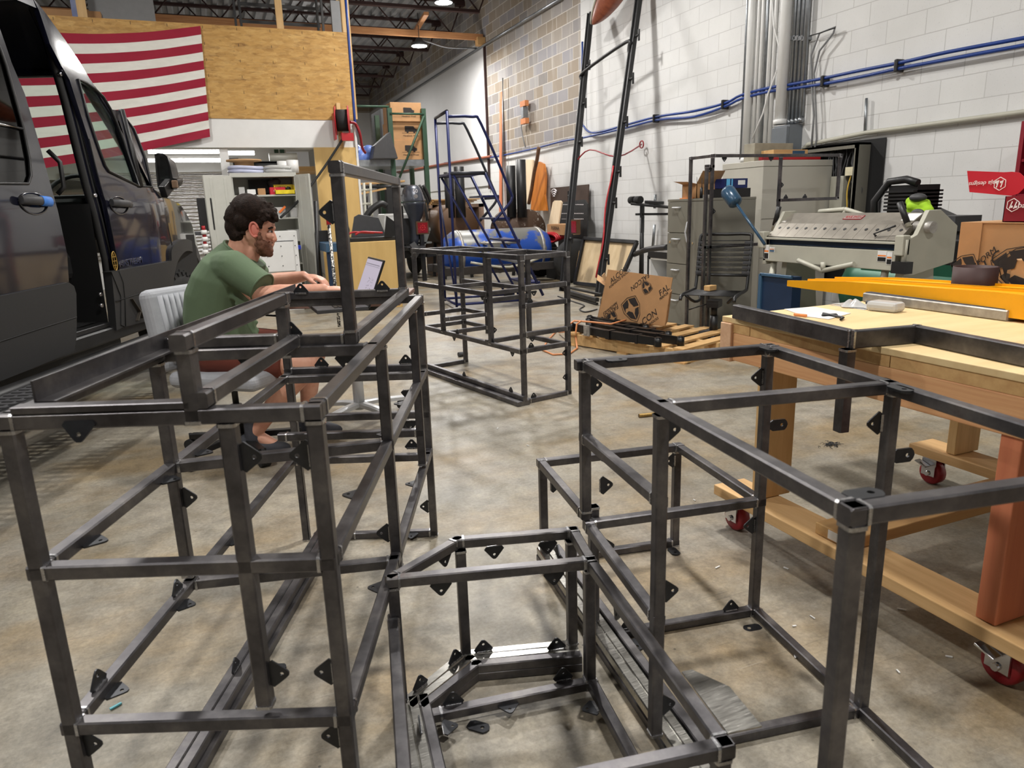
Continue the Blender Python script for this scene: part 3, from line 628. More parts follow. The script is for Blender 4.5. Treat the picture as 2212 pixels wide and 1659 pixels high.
# sliding door, moved back and out
SDX = .075
glass = [(-160, 40), (-20, 60), (2, 112), (12, 140), (50, 278), (63, 345), (66, 380), (60, 397), (0, 396), (-160, 410)]
sd = [(-190, -40), (-30, 10), (0, 62), (25, 135), (54, 204), (87, 318), (104, 380), (120, 437), (134, 497), (145, 549), (149, 609), (0, 640), (-190, 690)]
sdoor = vpanel('sliding_door', sd, M['navy'], van, dx=SDX, th=.05, holes=[glass])
gw = vpanel('door_window', glass, M['dglass'], sdoor, dx=SDX-.008, th=.004)
b = MB(); b.rod([vp(*vs(u, v, SDX), SDX+.002) for u, v in glass], .008, 8, closed=True); b.build('window_seal', M['black'], sdoor)
b = MB(); b.rod([vp(*vs(u, v, SDX), SDX+.0) for u, v in [(-150, 235), (0, 268), (50, 279)]], .008, 6); b.build('window_trim', M['chrome'], sdoor)
vpanel('door_cladding', [(149, 610), (160, 618), (165, 634), (166, 684), (165, 731), (161, 758), (80, 792), (0, 824), (-190, 905), (-190, 692), (0, 640)], M['clad'], sdoor, dx=SDX+.02, th=.06)
b = MB(); b.rod([vp(*vs(u, v, SDX+.02), SDX+.021) for u, v in [(165, 685), (80, 712), (0, 738), (-190, 800)]], .003, 6); b.build('cladding_gap', M['vblack'], sdoor)
def handle(u, v, par, dx, tape=False):
    y, z = vs(u, v, dx); R3 = lambda a, b_, c: vp(y+a, z+b_, dx+c)
    b = MB(); ring = [R3(.115*math.cos(t), .062*math.sin(t)*(1 if math.sin(t) < 0 else .8), .001) for t in np.linspace(0, 2*PI, 28)[:-1]]
    b.add([R3(0, 0, -.018)]+ring, [(0, i+1, (i+1) % 27+1) for i in range(27)], 0, True); b.build('handle_recess', M['vblack'], par, fix=False)
    b = MB(); b.rod(ring, .006, 6, closed=True); b.build('handle_rim', M['navy'], par)
    b = MB(); b.sweep([R3(-.125, .012, .02), R3(-.05, .008, .036), R3(.05, .006, .036), R3(.118, .0, .02)], [(.016*math.cos(t), .024*math.sin(t)) for t in np.linspace(0, 2*PI, 13)[:-1]], up=(0, 0, 1), sm=True)
    g = b.build('door_handle', M['dgrey'], par)
    if tape:
        b = MB(); b.sweep([R3(.012, .007, .0365), R3(.10, .003, .031)], [(.018*math.cos(t), .027*math.sin(t)) for t in np.linspace(0, 2*PI, 13)[:-1]], up=(0, 0, 1), sm=True); tp = b.build('tape', M['btape'], par); tp['label'] = 'blue masking tape wrapped round the handle'
M['btape'] = plain('blue_tape', srgb(70, 130, 216), .6, 0, var=.06)
handle(72, 437, sdoor, SDX, True); handle(257, 442, door, .002)
# lower cladding
vpanel('side_cladding', [(241, 587), (257, 584), (372, 563), (366, 622), (364, 668), (330, 690), (271, 706), (262, 702), (262, 640)], M['clad'], van, dx=.025, th=.06)
vpanel('side_cladding', [(241, 588), (257, 585), (264, 600), (268, 640), (270, 705), (252, 714), (248, 660)], M['clad'], van, dx=.02, th=.05)
b = MB(); b.rod([vp(*vs(u, v, .025), .026) for u, v in [(250, 651), (290, 638), (366, 619)]], .003, 6); b.rod([vp(*vs(u, v, .025), .026) for u, v in [(257, 585), (266, 610), (270, 650), (271, 705)]], .004, 6); b.build('cladding_gap', M['vblack'], van)
M['gold'] = plain('gold_badge', srgb(196, 160, 84), .3, .8, var=.05)
P = vp(*vs(247, 564, .003), .004); b = MB(); b.rod([P+VV*.028*math.cos(t)+A(0, 0, .062*math.sin(t)) for t in np.linspace(0, 2*PI, 25)[:-1]], .0035, 6, closed=True)
for k in (-.028, 0, .028): b.bar(P+VV*-.02+A(0, 0, k), P+VV*.02+A(0, 0, k), .004, .005)
b.bar(P+A(0, 0, -.05), P+A(0, 0, .05), .005, .005); b.build('round_badge', M['gold'], van)
P = vp(*vs(283, 566, .004), .005); text('AIRSTREAM', 'lettering', van, P, VV+A(0, 0, .02), A(0, 0, 1)+VU*.0, .060, M['chrome'], ext=.003, sx=1.05)
P = vp(*vs(301, 665, .028), .028)
b = MB()
M['badge'] = plain('dark_badge', srgb(92, 86, 78), .4, .5, var=.05)
for (p, q) in (((-.10, .075), (.03, -.075)), ((.09, .085), (-.07, -.08))): b.bar(P+VV*p[0]+A(0, 0, p[1]), P+VV*q[0]+A(0, 0, q[1]), .004, .035, up=VU)
b.build('emblem', M['badge'], van)
# wheel
def wheel(y, z, R0, w, x0):
    c = VB+VU*(x0)+VV*y+A(0, 0, z); b = MB()
    b.lathe([(R0*.62, 0), (R0*.70, .012), (R0*.93, .004), (R0, -.03), (R0, -w+.03), (R0*.93, -w), (R0*.6, -w)], c, VU, 48)
    for i in range(30):
        t = 2*PI*i/30
        for k, off in ((0, 0), (1, .10)):
            d = VV*math.cos(t+off)+A(0, 0, 1)*math.sin(t+off); tg = np.cross(VU, d)
            b.obox(c+d*(R0+.004)+VU*(-.045-.075*k), VU*.8+tg*(.5 if k else -.5), tg, d, .034, .026, .012)
        b.obox(c+(VV*math.cos(t)+A(0, 0, 1)*math.sin(t))*(R0*.955)+VU*-.005, VU, tg, d, .016, .022, .014)
    ty = b.build('tire', M['rubber'], van)
    b = MB(); b.lathe([(.05, -.02), (.10, -.025), (.11, -.06), (R0*.55, -.05), (R0*.60, -.008), (R0*.64, -.004), (R0*.64, -.1)], c, VU, 40)
    for i in range(8):
        t = 2*PI*i/8; d = VV*math.cos(t)+A(0, 0, 1)*math.sin(t); b.bar(c+d*.06+VU*-.025, c+d*R0*.58+VU*-.02, .035, .03, up=VU)
    b.build('wheel', M['black'], van)
wheel(.93, .385, .385, .24, -.06); wheel(-3.35, .385, .385, .24, -.06)
b = MB(); b.obox(VB+VU*(-.22)+VV*.95+A(0, 0, .75), VU, VV, (0, 0, 1), .10, .50, .30); b.build('wheel_well', M['vblack'], van)
# mirror
y, z = vs(352, 415, .02); P = vp(y, z, .02)
c = onpl(363, 372, P+VV*.10+VU*.14, nrm(VV*.9+VU*.1)); b = MB()
mo = []
for (u, v) in [(333, 333), (340, 330), (352, 331), (361, 338), (368, 360), (373, 385), (383, 388), (386, 398), (382, 408), (345, 413), (340, 405), (336, 372)]:
    mo.append(onpl(u, v, c, nrm(VV*.9+VU*.1)))
cn = sum(mo)/len(mo); k = len(mo); bk = [cn+(p-cn)*.72+VV*.15 for p in mo]
b.add(mo+bk, [(i, (i+1) % k, k+(i+1) % k, k+i) for i in range(k)], 0, True); b.add(bk, [tuple(range(k))]); b.add([cn+(p-cn)*.9+VV*.012 for p in mo], [tuple(range(k))[::-1]])
b.add(mo+[cn+(p-cn)*.9+VV*.012 for p in mo], [(i, (i+1) % k, k+(i+1) % k, k+i) for i in range(k)])
b.bar(P, cn+VV*.05-A(0, 0, .08), .05, .09); mir = b.build('side_mirror', M['black'], van, bevel=.008)
gl = [onpl(u, v, c+VV*.008, nrm(VV*.9+VU*.1)) for (u, v) in [(345, 338), (354, 338), (360, 345), (365, 365), (366, 386), (347, 388)]]
b = MB(); b.add(gl, [tuple(range(6))]); b.build('mirror_glass', M['chrome'], mir, fix=False)
b = MB(); P2 = onpl(378, 398, c-VV*.012, nrm(VV*.9+VU*.1)); b.obox(P2, VV, VU, (0, 0, 1), .015, .022, .03); b.build('turn_signal', plain('amber_lens', srgb(120, 98, 80), .2, 0, var=.1), mir, bevel=.008)
# sill, running board
b = MB(); b.bar(vp(-4.2, .47, -.04), vp(.55, .47, -.04), .10, .09); b.bar(vp(-1.6, .53, -.12), vp(-.3, .53, -.12), .2, .03); b.build('door_sill', M['black'], van)
b = MB()
b.rod([VB+VU*.16+VV*y_+A(0, 0, .405) for y_ in (-3.2, .40)]+[VB+VU*.05+VV*.55+A(0, 0, .42)], .042, 14)
b.rod([VB+VU*.40+VV*-3.1+A(0, 0, .40), VB+VU*.40+VV*-1.25+A(0, 0, .40), VB+VU*.17+VV*-1.05+A(0, 0, .40)], .032, 12)
b.rod([VB+VU*.17+VV*.02+A(0, 0, .40), VB+VU*.33+VV*.06+A(0, 0, .40), VB+VU*.36+VV*.35+A(0, 0, .40), VB+VU*.16+VV*.42+A(0, 0, .40)], .022, 12)
rb = b.build('running_board', M['black'], van)
b = MB()
for y0, y1, w_ in ((-3.1, -1.2, .20), (-1.2, -.15, .20), (.05, .36, .17)):
    n = int((y1-y0)/.055)
    for i in range(n):
        yy = y0+(y1-y0)*(i+.5)/n; b.bar(VB+VU*.20+VV*yy+A(0, 0, .417), VB+VU*(.20+w_)+VV*yy+A(0, 0, .417), .026, .010)
    for xx in (.2, .2+w_*.33, .2+w_*.66, .2+w_): b.bar(VB+VU*xx+VV*y0+A(0, 0, .414), VB+VU*xx+VV*y1+A(0, 0, .414), .014, .010)
b.build('step_tread', M['dgrey'], rb)
# interior and far side
b = MB()
b.add([vp(-4.2, .55, -.1), vp(-.28, .55, -.1), vp(-.28, .55)-VU*1.75, vp(-4.2, .55)-VU*1.75], [(0, 1, 2, 3)])
b.add([vp(-4.2, .5)-VU*1.72, vp(-.6, .5)-VU*1.72, vp(-.6, 2.55)-VU*1.45, vp(-4.2, 2.55)-VU*1.45], [(0, 1, 2, 3)])
b.add([vp(-.6, .5)-VU*1.72, vp(.75, .5)-VU*1.72, vp(.75, 1.33)-VU*1.68, vp(-.6, 1.45)-VU*1.68], [(0, 1, 2, 3)])
b.add([vp(-.6, 2.02)-VU*1.60, vp(-.05, 2.02)-VU*1.55, vp(-.3, 2.5)-VU*1.45, vp(-.6, 2.5)-VU*1.45], [(0, 1, 2, 3)])
b.add([vp(-2.6, .5, -.02), vp(-2.6, .5)-VU*1.75, vp(-2.6, 2.6)-VU*1.6, vp(-2.6, 2.6)-VU*.05], [(0, 1, 2, 3)])
b.box(0, .0001, 0, .0001, 0, .0001) if False else None
for (y0_, y1_) in ((-1.8, -.2),):
    b.add([vp(y0_, .50, -.02), vp(y1_, .50, -.02), vp(y1_, .50, -.02)-VU*.6, vp(y0_, .50, -.02)-VU*.6, vp(y0_, .38, -.02), vp(y1_, .38, -.02), vp(y1_, .38, -.02)-VU*.6, vp(y0_, .38, -.02)-VU*.6], [(0, 1, 2, 3), (4, 5, 6, 7), (0, 1, 5, 4), (3, 2, 6, 7), (0, 3, 7, 4), (1, 2, 6, 5)])
b.add([vp(-.30, .45, -.03), vp(-.30, 1.3, -.03), vp(-.30, 1.3)-VU*.35, vp(-.30, .45)-VU*.35], [(0, 1, 2, 3)])
b.add([vp(-.62, 1.40)-VU*.55, vp(-.62, 2.50)-VU*.40, vp(-.62, 2.50)-VU*1.50, vp(-.62, 1.40)-VU*1.66], [(0, 1, 2, 3)])  # added black panel, hides the view through and keeps the opening dark
b.build('interior_lining', M['vblack'], van, fix=False)
b = MB(); b.obox(vp(.55, 1.22)-VU*.85, VV, VU, (0, 0, 1), .22, .78, .16); b.build('dashboard', M['vblack'], van, bevel=.05)
P = vp(.22, 1.36)-VU*.42; b = MB(); ax = nrm(VV*.75-A(0, 0, .6)); s0, s1 = perp(ax); b.rod([P+.19*(s0*math.cos(t)+s1*math.sin(t)) for t in np.linspace(0, 2*PI, 33)[:-1]], .015, 8, closed=True); b.bar(P-s0*.18, P+s0*.18, .03, .02); b.build('steering_wheel', M['vblack'], van)
for k in (-.45, -1.3):
    b = MB(); b.obox(vp(-.28, .92)+VU*k, VV, VU, (0, 0, 1), .24, .24, .09); b.obox(vp(-.50, 1.28)+VU*k, nrm(VV+A(0, 0, .2)), VU, nrm(A(0, 0, 1)-VV*.2), .07, .23, .34); b.obox(vp(-.58, 1.70)+VU*k, VV, VU, (0, 0, 1), .05, .13, .09); b.obox(vp(-.28, .70)+VU*k, VV, VU, (0, 0, 1), .2, .2, .14); b.build('seat', M['vblack'], van, bevel=.04)
b = MB(); b.obox(vp(-.75, .74)-VU*.45, VV, VU, (0, 0, 1), .2, .22, .18); b.build('step_box', M['dgrey'], van, bevel=.01)
b = MB(); b.rod([vp(-.42, 1.36, -.14), vp(-.40, 1.40, -.10), vp(-.36, 1.55, -.10), vp(-.38, 1.62, -.14)], .014, 10); b.build('grab_handle', M['black'], van)
# ================================================================== seated man, chair, desk, laptop
PB = onz(519, 941, .09); PB = A(PB[0], PB[1], 0); PA = .385
EF = A(math.cos(PA), -math.sin(PA), 0); EL = A(-math.sin(PA), -math.cos(PA), 0)
def pq(s, l, z): return PB+EF*s+EL*l+A(0, 0, z)
def Q(u, v, l=0.): return onpl(u, v, PB+EL*l, EL)
def loft(b, secs, n=28, mi=0, pw=2.4, caps=True):
    # secs: (B, F, halfwidth) world points back/front, width along EL
    rings = []
    for B_, F_, hw in secs:
        B_, F_ = A(*B_), A(*F_); c = (B_+F_)/2; h = (F_-B_)/2; r = []
        for i in range(n):
            t = 2*PI*i/n; cc, ss = math.cos(t), math.sin(t); r.append(c+h*math.copysign(abs(cc)**(2/pw), cc)+EL*hw*math.copysign(abs(ss)**(2/pw), ss))
        rings.append(r)
    v = [p for r in rings for p in r]; k = len(rings)
    b.add(v, [(j*n+i, j*n+(i+1) % n, (j+1)*n+(i+1) % n, (j+1)*n+i) for j in range(k-1) for i in range(n)], mi, True)
    if caps: b.add(rings[0], [tuple(range(n))[::-1]], mi); b.add(rings[-1], [tuple(range(n))], mi)
def limb(b, pts, n=14, mi=0):
    # pts: (P, r) joined with spheres
    for (p, r0), (q, r1) in zip(pts[:-1], pts[1:]): b.cone(p, q, r0, r1, n, mi)
    for p, r in pts: b.ell(p, r, r, r, 12, 8, mi=mi)
def remesh(o, vox, it=3, fac=.5):
    m_ = o.modifiers.new('remesh', 'REMESH'); m_.mode = 'VOXEL'; m_.voxel_size = vox; m_.use_smooth_shade = True
    s_ = o.modifiers.new('smooth', 'SMOOTH'); s_.iterations = it; s_.factor = fac; return o
def skin_mat():
    q = NT('skin'); q.set(.5, 0, .4); f = q.noise(9, 5, .6); g = q.noise(60, 3, .5)
    c = q.ramp(f, [(.3, srgb(196, 138, 116)), (.55, srgb(214, 160, 136)), (.75, srgb(222, 172, 148))]); q.col(c)
    q.b.inputs['Subsurface Weight'].default_value = .08; q.b.inputs['Subsurface Radius'].default_value = (.02, .008, .005); q.bump(g, .04, .002); return q.m
M['skin'] = skin_mat()
M['ear'] = plain('reddish_skin', srgb(214, 128, 112), .5, 0, var=.08)
M['shirt'] = plain('sage_green_cotton', srgb(90, 108, 82), .85, 0, var=.10, scale=5, bump=.15, bs=300)
M['shorts'] = plain('rust_brown_cotton', srgb(104, 50, 38), .85, 0, var=.15, scale=8, bump=.15, bs=200)
M['hair'] = plain('dark_brown_hair', srgb(38, 28, 23), .75, 0, var=.5, scale=60, spec=.15, bump=.8, bs=160)
M['beard'] = plain('brown_stubble', srgb(112, 74, 56), .8, 0, var=.3, scale=120, bump=.5, bs=260)
M['shoe'] = plain('dark_grey_shoe', srgb(58, 59, 66), .7, 0, var=.2, scale=30)
M['chairg'] = plain('grey_upholstery', srgb(158, 160, 165), .8, 0, var=.06, scale=30, bump=.1, bs=300)
M['silver'] = plain('silver_base', srgb(200, 202, 205), .35, .3, var=.05)
b = MB()
# head, neck
hd = [((518, 440), (572, 446), .045), ((508, 450), (587, 464), .068), ((503, 470), (592, 482), .073), ((503, 482), (593, 491.5), .073), ((505, 492), (588.5, 499), .070), ((512, 503), (588.5, 511), .067), ((520, 511), (588, 521), .063), ((528, 517), (588.5, 527), .057), ((536, 524), (587, 535), .052), ((545, 532), (585.5, 545), .043), ((552, 539), (579, 553), .028)]
loft(b, [(Q(*p), Q(*q), w) for p, q, w in hd], pw=2.2)
def nosebit(pts):
    for (u, v, l, r) in pts: b.ell(Q(u, v, l), r, r, r, 10, 8)
nosebit([(588.5, 501, 0, .010), (590.5, 507, 0, .012), (592, 513, 0, .014), (592.5, 517, 0, .0145), (590, 518.5, .011, .009), (590, 518.5, -.011, .009), (590.5, 493, .028, .012), (590.5, 493, -.028, .012), (584, 510, .045, .018), (584, 510, -.045, .018), (588, 527.5, 0, .011), (587, 527.5, .012, .008), (587, 527.5, -.012, .008), (586.5, 534, 0, .010), (583, 549, 0, .016)])
limb(b, [(Q(525, 505), .062), (Q(523, 525), .060), (Q(519, 548), .066)]); limb(b, [(Q(550, 535), .04), (Q(538, 556), .045)])
# torso
loft(b, [(pq(-.13, 0, .50), pq(.10, 0, .52), .17), (pq(-.15, 0, .62), pq(.09, 0, .62), .165), (pq(-.145, 0, .76), pq(.10, 0, .72), .165), (pq(-.10, 0, .88), pq(.14, 0, .82), .18), (pq(-.02, 0, .99), pq(.19, 0, .92), .16), (pq(.03, 0, 1.04), pq(.20, 0, .96), .09)])
# arms
sh_n = Q(503, 577, .16); el_n = Q(560, 640, .21); wr_n = Q(698, 625, .17)
sh_f = pq(.08, -.17, .945); el_f = Q(572, 612, -.24); wr_f = Q(655, 597, -.20)
limb(b, [(sh_n, .062), ((sh_n+el_n)/2, .053), (el_n, .045), (el_n*.68+wr_n*.32, .046), (el_n*.3+wr_n*.7, .034), (wr_n, .027)])
limb(b, [(sh_f, .060), ((sh_f+el_f)/2, .052), (el_f, .045), (el_f*.65+wr_f*.35, .044), (wr_f, .028)])
def hand(wr, d, up, side, px, curl):
    d, up, side = nrm(d), nrm(up), nrm(side)
    pm = wr+d*.055
    b.ell(wr+d*.02, .024, .030, .018, 12, 8, axes=(d, side, up)); b.ell(pm, .052, .041, .017, 16, 10, axes=(d, side, up))
    for k, (off, L_) in enumerate(((.030, .070), (.010, .078), (-.010, .073), (-.028, .058))):
        p0 = pm+d*.034+side*off; c = curl[k]; p1 = p0+(d*math.cos(c*.45)-up*math.sin(c*.45))*L_*.45; p2 = p1+(d*math.cos(c)-up*math.sin(c))*L_*.32; p3 = p2+(d*math.cos(c*1.3)-up*math.sin(c*1.3))*L_*.26
        limb(b, [(p0, .0100), (p1, .0093), (p2, .0084), (p3, .0072)], 10)
    t0 = wr+d*.03+side*.030; t1 = t0+d*.032+side*.022-up*.012; t2 = t1+d*.032+side*.002-up*.012
    limb(b, [(t0, .014), (t1, .0115), (t2, .009)], 10)
# far (left) hand hangs over the near edge of the keyboard, near (right) hand lies on it
hand(wr_f, Q(700, 602, -.16)-wr_f, A(0, 0, 1)+EF*.2, EL, 0, (.9, .75, .6, .55))
hand(wr_n, Q(760, 626, .10)-wr_n, A(0, 0, 1), -EL, 0, (.5, .4, .4, .45))
# legs
hp_n, kn_n, an_n = pq(-.03, .11, .545), Q(668, 786, .14), pq(.10, .08, .12)
hp_f, kn_f, an_f = pq(-.03, -.10, .545), pq(.40, -.13, .515), pq(.30, -.20, .11)
for hp, kn, an in ((hp_n, kn_n, an_n), (hp_f, kn_f, an_f)):
    limb(b, [(hp, .095), (hp*.5+kn*.5, .080), (kn, .060), (kn*.7+an*.3-EF*.02, .060), (kn*.35+an*.65-EF*.01, .045), (an, .036)], 18)
    limb(b, [(an, .034), (an+EF*.10-A(0, 0, .06), .03)], 12)
man = remesh(b.build('person', M['skin'], loc=PB), .0052, 2, .5)
tag(man, 'man in a green tee and rust shorts sitting in profile, typing on a laptop', 'person')
# ear
b = MB(); ec = Q(550, 496, .073); eu, ef = nrm(Q(548, 482, .073)-Q(551, 509, .073)), nrm(Q(556, 496, .073)-Q(545, 495, .073))
b.ell(ec, .021, .034, .010, 16, 10, axes=(ef, eu, EL)); b.rod([ec+EL*.008+ef*.020*math.cos(t)+eu*.033*math.sin(t) for t in np.linspace(.2, 5.0, 18)], .0055, 8); b.ell(ec-eu*.03+ef*.004+EL*.003, .010, .010, .007, 10, 8); b.build('ear', M['ear'], man)
for l in (.036, -.036):
    b = MB(); b.ell(Q(583.6, 500, l), .0095, .0080, .0080, 12, 8); b.build('eye', plain('eye_white', srgb(170, 156, 148), .4, 0, var=.03), man)
    b = MB(); b.ell(Q(586.6, 500.4, l*.99), .0048, .0065, .0065, 10, 8); b.build('iris', M['black'], man)
    b = MB(); b.rod([Q(580, 494, l*1.7), Q(587, 491.5, l*1.25), Q(592, 492.5, l*.6)], .0042, 8); b.build('eyebrow', M['hair'], man)
# beard
b = MB(); rr = random.Random(3)
for sgn in (1, -1):
    for (u, v, l, r) in [(560, 505, .071, .010), (561, 514, .070, .014), (562, 524, .064, .019), (565, 533, .057, .022), (571, 540, .047, .021), (577, 546, .032, .019), (570, 527, .056, .019), (577, 534, .043, .018), (583, 541, .026, .018), (584, 524.5, .024, .009), (587.5, 524, .008, .009), (581, 530, .034, .014), (555, 528, .058, .014), (560, 541, .045, .017), (585, 536.5, .012, .012)]:
        b.ell(Q(u, v, l*sgn), r, r*.9, r, 10, 8)
b.ell(Q(582, 548.5, 0), .019, .022, .016, 12, 8); b.ell(Q(571, 548, 0), .026, .03, .016, 12, 8)
remesh(b.build('beard', M['beard'], man), .004, 2, .4)
# hair
b = MB(); rr = random.Random(11)
for (u, v, l, r) in [(535, 455, 0, .082), (556, 460, 0, .070), (522, 470, 0, .078), (518, 490, 0, .070), (575, 465, 0, .052), (545, 452, .035, .068), (545, 452, -.035, .068), (517, 505, .02, .052), (517, 505, -.02, .052), (527, 478, .045, .052), (527, 478, -.045, .052)]: b.ell(Q(u, v, l), r, r, r, 18, 12)
for i in range(240):
    t = rr.uniform(0, 1); 
    if t < .78:
        th, ph = rr.uniform(-.15, PI+.25), rr.uniform(-1.25, 1.25); u0 = 540-47*math.cos(th)*math.cos(ph)*(1.05 if math.cos(th) > 0 else 1.22); v0 = 472-46*math.sin(th)*math.cos(ph)*.98+rr.uniform(-2, 2); l0 = .083*math.sin(ph)
    else:
        u0 = rr.uniform(497, 532); v0 = rr.uniform(480, 514); l0 = rr.choice((-1, 1))*rr.uniform(.02, .078)*(1 if u0 > 505 else .6)
    if v0 > 476 and u0 > 556: continue
    if u0 > 530 and v0 > 484: continue
    r = rr.uniform(.008, .016); b.ell(Q(u0, v0, l0), r*rr.uniform(1, 2.0), r, r, 8, 6, axes=(nrm(A(rr.uniform(-1, 1), rr.uniform(-1, 1), rr.uniform(-1, 1))), *perp(A(rr.uniform(-1, 1), .3, rr.uniform(-1, 1)))))
for k in range(24):
    u0 = rr.uniform(585, 600); b.ell(Q(u0, 455+(u0-585)*1.35+rr.uniform(-4, 4), rr.uniform(-.055, .055)), .012, .010, .014, 8, 6)
for sgn in (1, -1):
    for (u, v, r) in [(558, 484, .014), (562, 478, .018), (563, 490, .010), (550, 476, .016), (540, 482, .016)]: b.ell(Q(u, v, .066*sgn), r, r*.8, r*1.2, 10, 8)
remesh(b.build('hair', M['hair'], man), .005, 1, .3)
# shirt
b = MB()
loft(b, [(pq(-.165, 0, .50), pq(.13, 0, .52), .195), (pq(-.178, 0, .62), pq(.115, 0, .60), .190), (pq(-.178, 0, .74), pq(.12, 0, .69), .188), (pq(-.152, 0, .85), pq(.15, 0, .78), .20), (pq(-.102, 0, .94), pq(.18, 0, .86), .208), (pq(-.045, 0, 1.01), pq(.205, 0, .92), .19), (Q(478, 527), pq(.225, 0, .955), .125), (Q(486, 521), Q(553, 565), .078)])
hm_n = Q(566, 621, .21); hm_f = sh_f*.35+el_f*.65
limb(b, [(Q(490, 580, .12), .085), (sh_n, .080)]); b.cone(sh_n, hm_n, .080, .071, 24); limb(b, [(pq(.06, -.12, .93), .085), (sh_f, .078)]); b.cone(sh_f, hm_f, .078, .068, 24)
for i in range(5):
    b.rod([Q(500+i*9, 640+i*14, .17), Q(525+i*6, 655+i*16, .17), Q(552+i*2, 662+i*18, .14)], .012, 8)
remesh(b.build('tee_shirt', M['shirt'], man), .0065, 3, .5)
b = MB(); cr = [(Q(487, 521)+Q(553, 565))/2+(Q(553, 565)-Q(487, 521))/2*math.cos(t)+EL*.079*math.sin(t) for t in np.linspace(0, 2*PI, 33)[:-1]]; b.rod(cr, .007, 8, closed=True); b.build('collar', M['shirt'], man)
d_ = nrm(hm_n-sh_n); s0, s1 = perp(d_); b = MB(); b.rod([hm_n+(s0*math.cos(t)+s1*math.sin(t))*.0715 for t in np.linspace(0, 2*PI, 25)[:-1]], .0045, 6, closed=True); b.build('sleeve_hem', M['shirt'], man)
# shorts, socks, shoes
b = MB()
loft(b, [(pq(-.16, 0, .47), pq(.12, 0, .47), .19), (pq(-.165, 0, .55), pq(.12, 0, .57), .19), (pq(-.16, 0, .60), pq(.10, 0, .60), .185)])
for hp, kn in ((hp_n, kn_n), (hp_f, kn_f)): b.cone(hp, hp*.25+kn*.75, .110, .084, 24); b.ell(hp, .11, .11, .10, 14, 10)
remesh(b.build('shorts', M['shorts'], man), .008, 3, .5)
for an in (an_n, an_f):
    b = MB(); c = A(an[0], an[1], 0); b.ell(c+EF*.05+A(0, 0, .045), .135, .045, .045, 18, 10, axes=(EF, EL, A(0, 0, 1))); b.ell(c-EF*.03+A(0, 0, .065), .06, .042, .06, 14, 10, axes=(EF, EL, A(0, 0, 1))); b.cone(an+A(0, 0, .08), c+A(0, 0, .06), .042, .045, 16)
    b.obox(c+EF*.04+A(0, 0, .013), EF, EL, (0, 0, 1), .13, .042, .013); remesh(b.build('shoe', M['shoe'], man), .006, 2)
# ---- office chair
ch = thing('office_chair', 'grey upholstered swivel chair with channelled back that the man sits on', 'chair', PB)
ca = PA+.32; CF = A(math.cos(ca), -math.sin(ca), 0); CL = A(-math.sin(ca), -math.cos(ca), 0)
cq = lambda s, l, z: PB+CF*s+CL*l+A(0, 0, z)
b = MB(); b.obox(cq(.07, 0, .435), CF, CL, (0, 0, 1), .25, .25, .04); b.build('seat', M['chairg'], ch, bevel=.035, seg=4)
bt = nrm(A(0, 0, 1)-CF*.12); b = MB(); b.obox(cq(-.27, 0, .66), bt, CL, np.cross(bt, CL), .205, .21, .042); bk = b.build('backrest', M['chairg'], ch, bevel=.04, seg=4)
b = MB()
for k in range(-4, 5):
    b.rod([cq(-.27, .036*k, .66)+bt*z_+np.cross(bt, CL)*sg*.040 for z_ in (-.17, .17) for sg in ((-1,) if np.cross(bt, CL) @ CF < 0 else (1,))], .015, 8)
b.build('channel_stitching', M['chairg'], bk)
b = MB(); b.bar(cq(-.24, 0, .40), cq(-.30, 0, .55), .06, .012, up=CF); b.bar(cq(.05, 0, .39), cq(-.24, 0, .39), .06, .012); b.build('back_bracket', M['black'], ch)
b = MB(); b.cone(cq(0, 0, .10), cq(0, 0, .26), .032, .028, 18); b.cone(cq(0, 0, .26), cq(0, 0, .40), .016, .016, 14); b.cone(cq(0, 0, .07), cq(0, 0, .11), .05, .045, 18); b.build('gas_lift', M['black'], ch)
for k in range(5):
    t = 2*PI*k/5+.55; d = CF*math.cos(t)+CL*math.sin(t); b = MB(); b.bar(cq(0, 0, .095), cq(0, 0, .075)+d*.29, .04, .03); b.build('base_arm', M['black'], ch)
    c = cq(0, 0, .03)+d*.30; b = MB(); sd_ = np.cross(d, A(0, 0, 1)); b.cone(c-sd_*.024, c+sd_*.024, .03, .03, 16); b.cone(c+A(0, 0, .02), c+A(0, 0, .06), .008, .008, 8); b.build('caster', M['rubber'], ch)
b = MB(); b.rod([cq(.05, .1, .385), cq(.06, .24, .375)], .007, 8); b.build('lever', M['black'], ch)
# ---- pedestal desk with tilted top
DC = onz(778, 893, .06); DC = A(DC[0], DC[1], 0)
ds = thing('pedestal_desk', 'adjustable desk with brown edged top on a silver cross foot, under the laptop', 'desk', DC)
M['taupe'] = plain('taupe_edge', srgb(126, 98, 88), .5, 0, var=.06); M['desktop'] = plain('pale_desktop', srgb(176, 170, 152), .4, 0, var=.05)
TL = nrm(onz(772, 722, .70)-onz(648, 676, .70)); TF = nrm(np.cross(A(0, 0, 1), TL)); zt = .735
dc = onz(700, 664, zt); 
dtop = lambda a, c, z=0.: A(DC[0], DC[1], zt)+EF*a+(-EL)*c+A(0, 0, z-.10*a*0)
b = MB(); b.obox(dtop(-.03, -.02), EF, EL, (0, 0, 1), .34, .30, .010); tp = b.build('desk_top', M['desktop'], ds)
b = MB()
for s_ in (-1, 1): b.bar(dtop(-.37, .30*s_-.02), dtop(.31, .30*s_-.02), .03, .024); b.bar(dtop(-.03+.34*s_, -.32), dtop(-.03+.34*s_, .28), .03, .024)
b.build('edge_band', M['taupe'], tp)
b = MB(); b.obox(dtop(.02, 0, -.04), EF, EL, (0, 0, 1), .16, .10, .025); b.build('tilt_mechanism', M['black'], ds, bevel=.01)
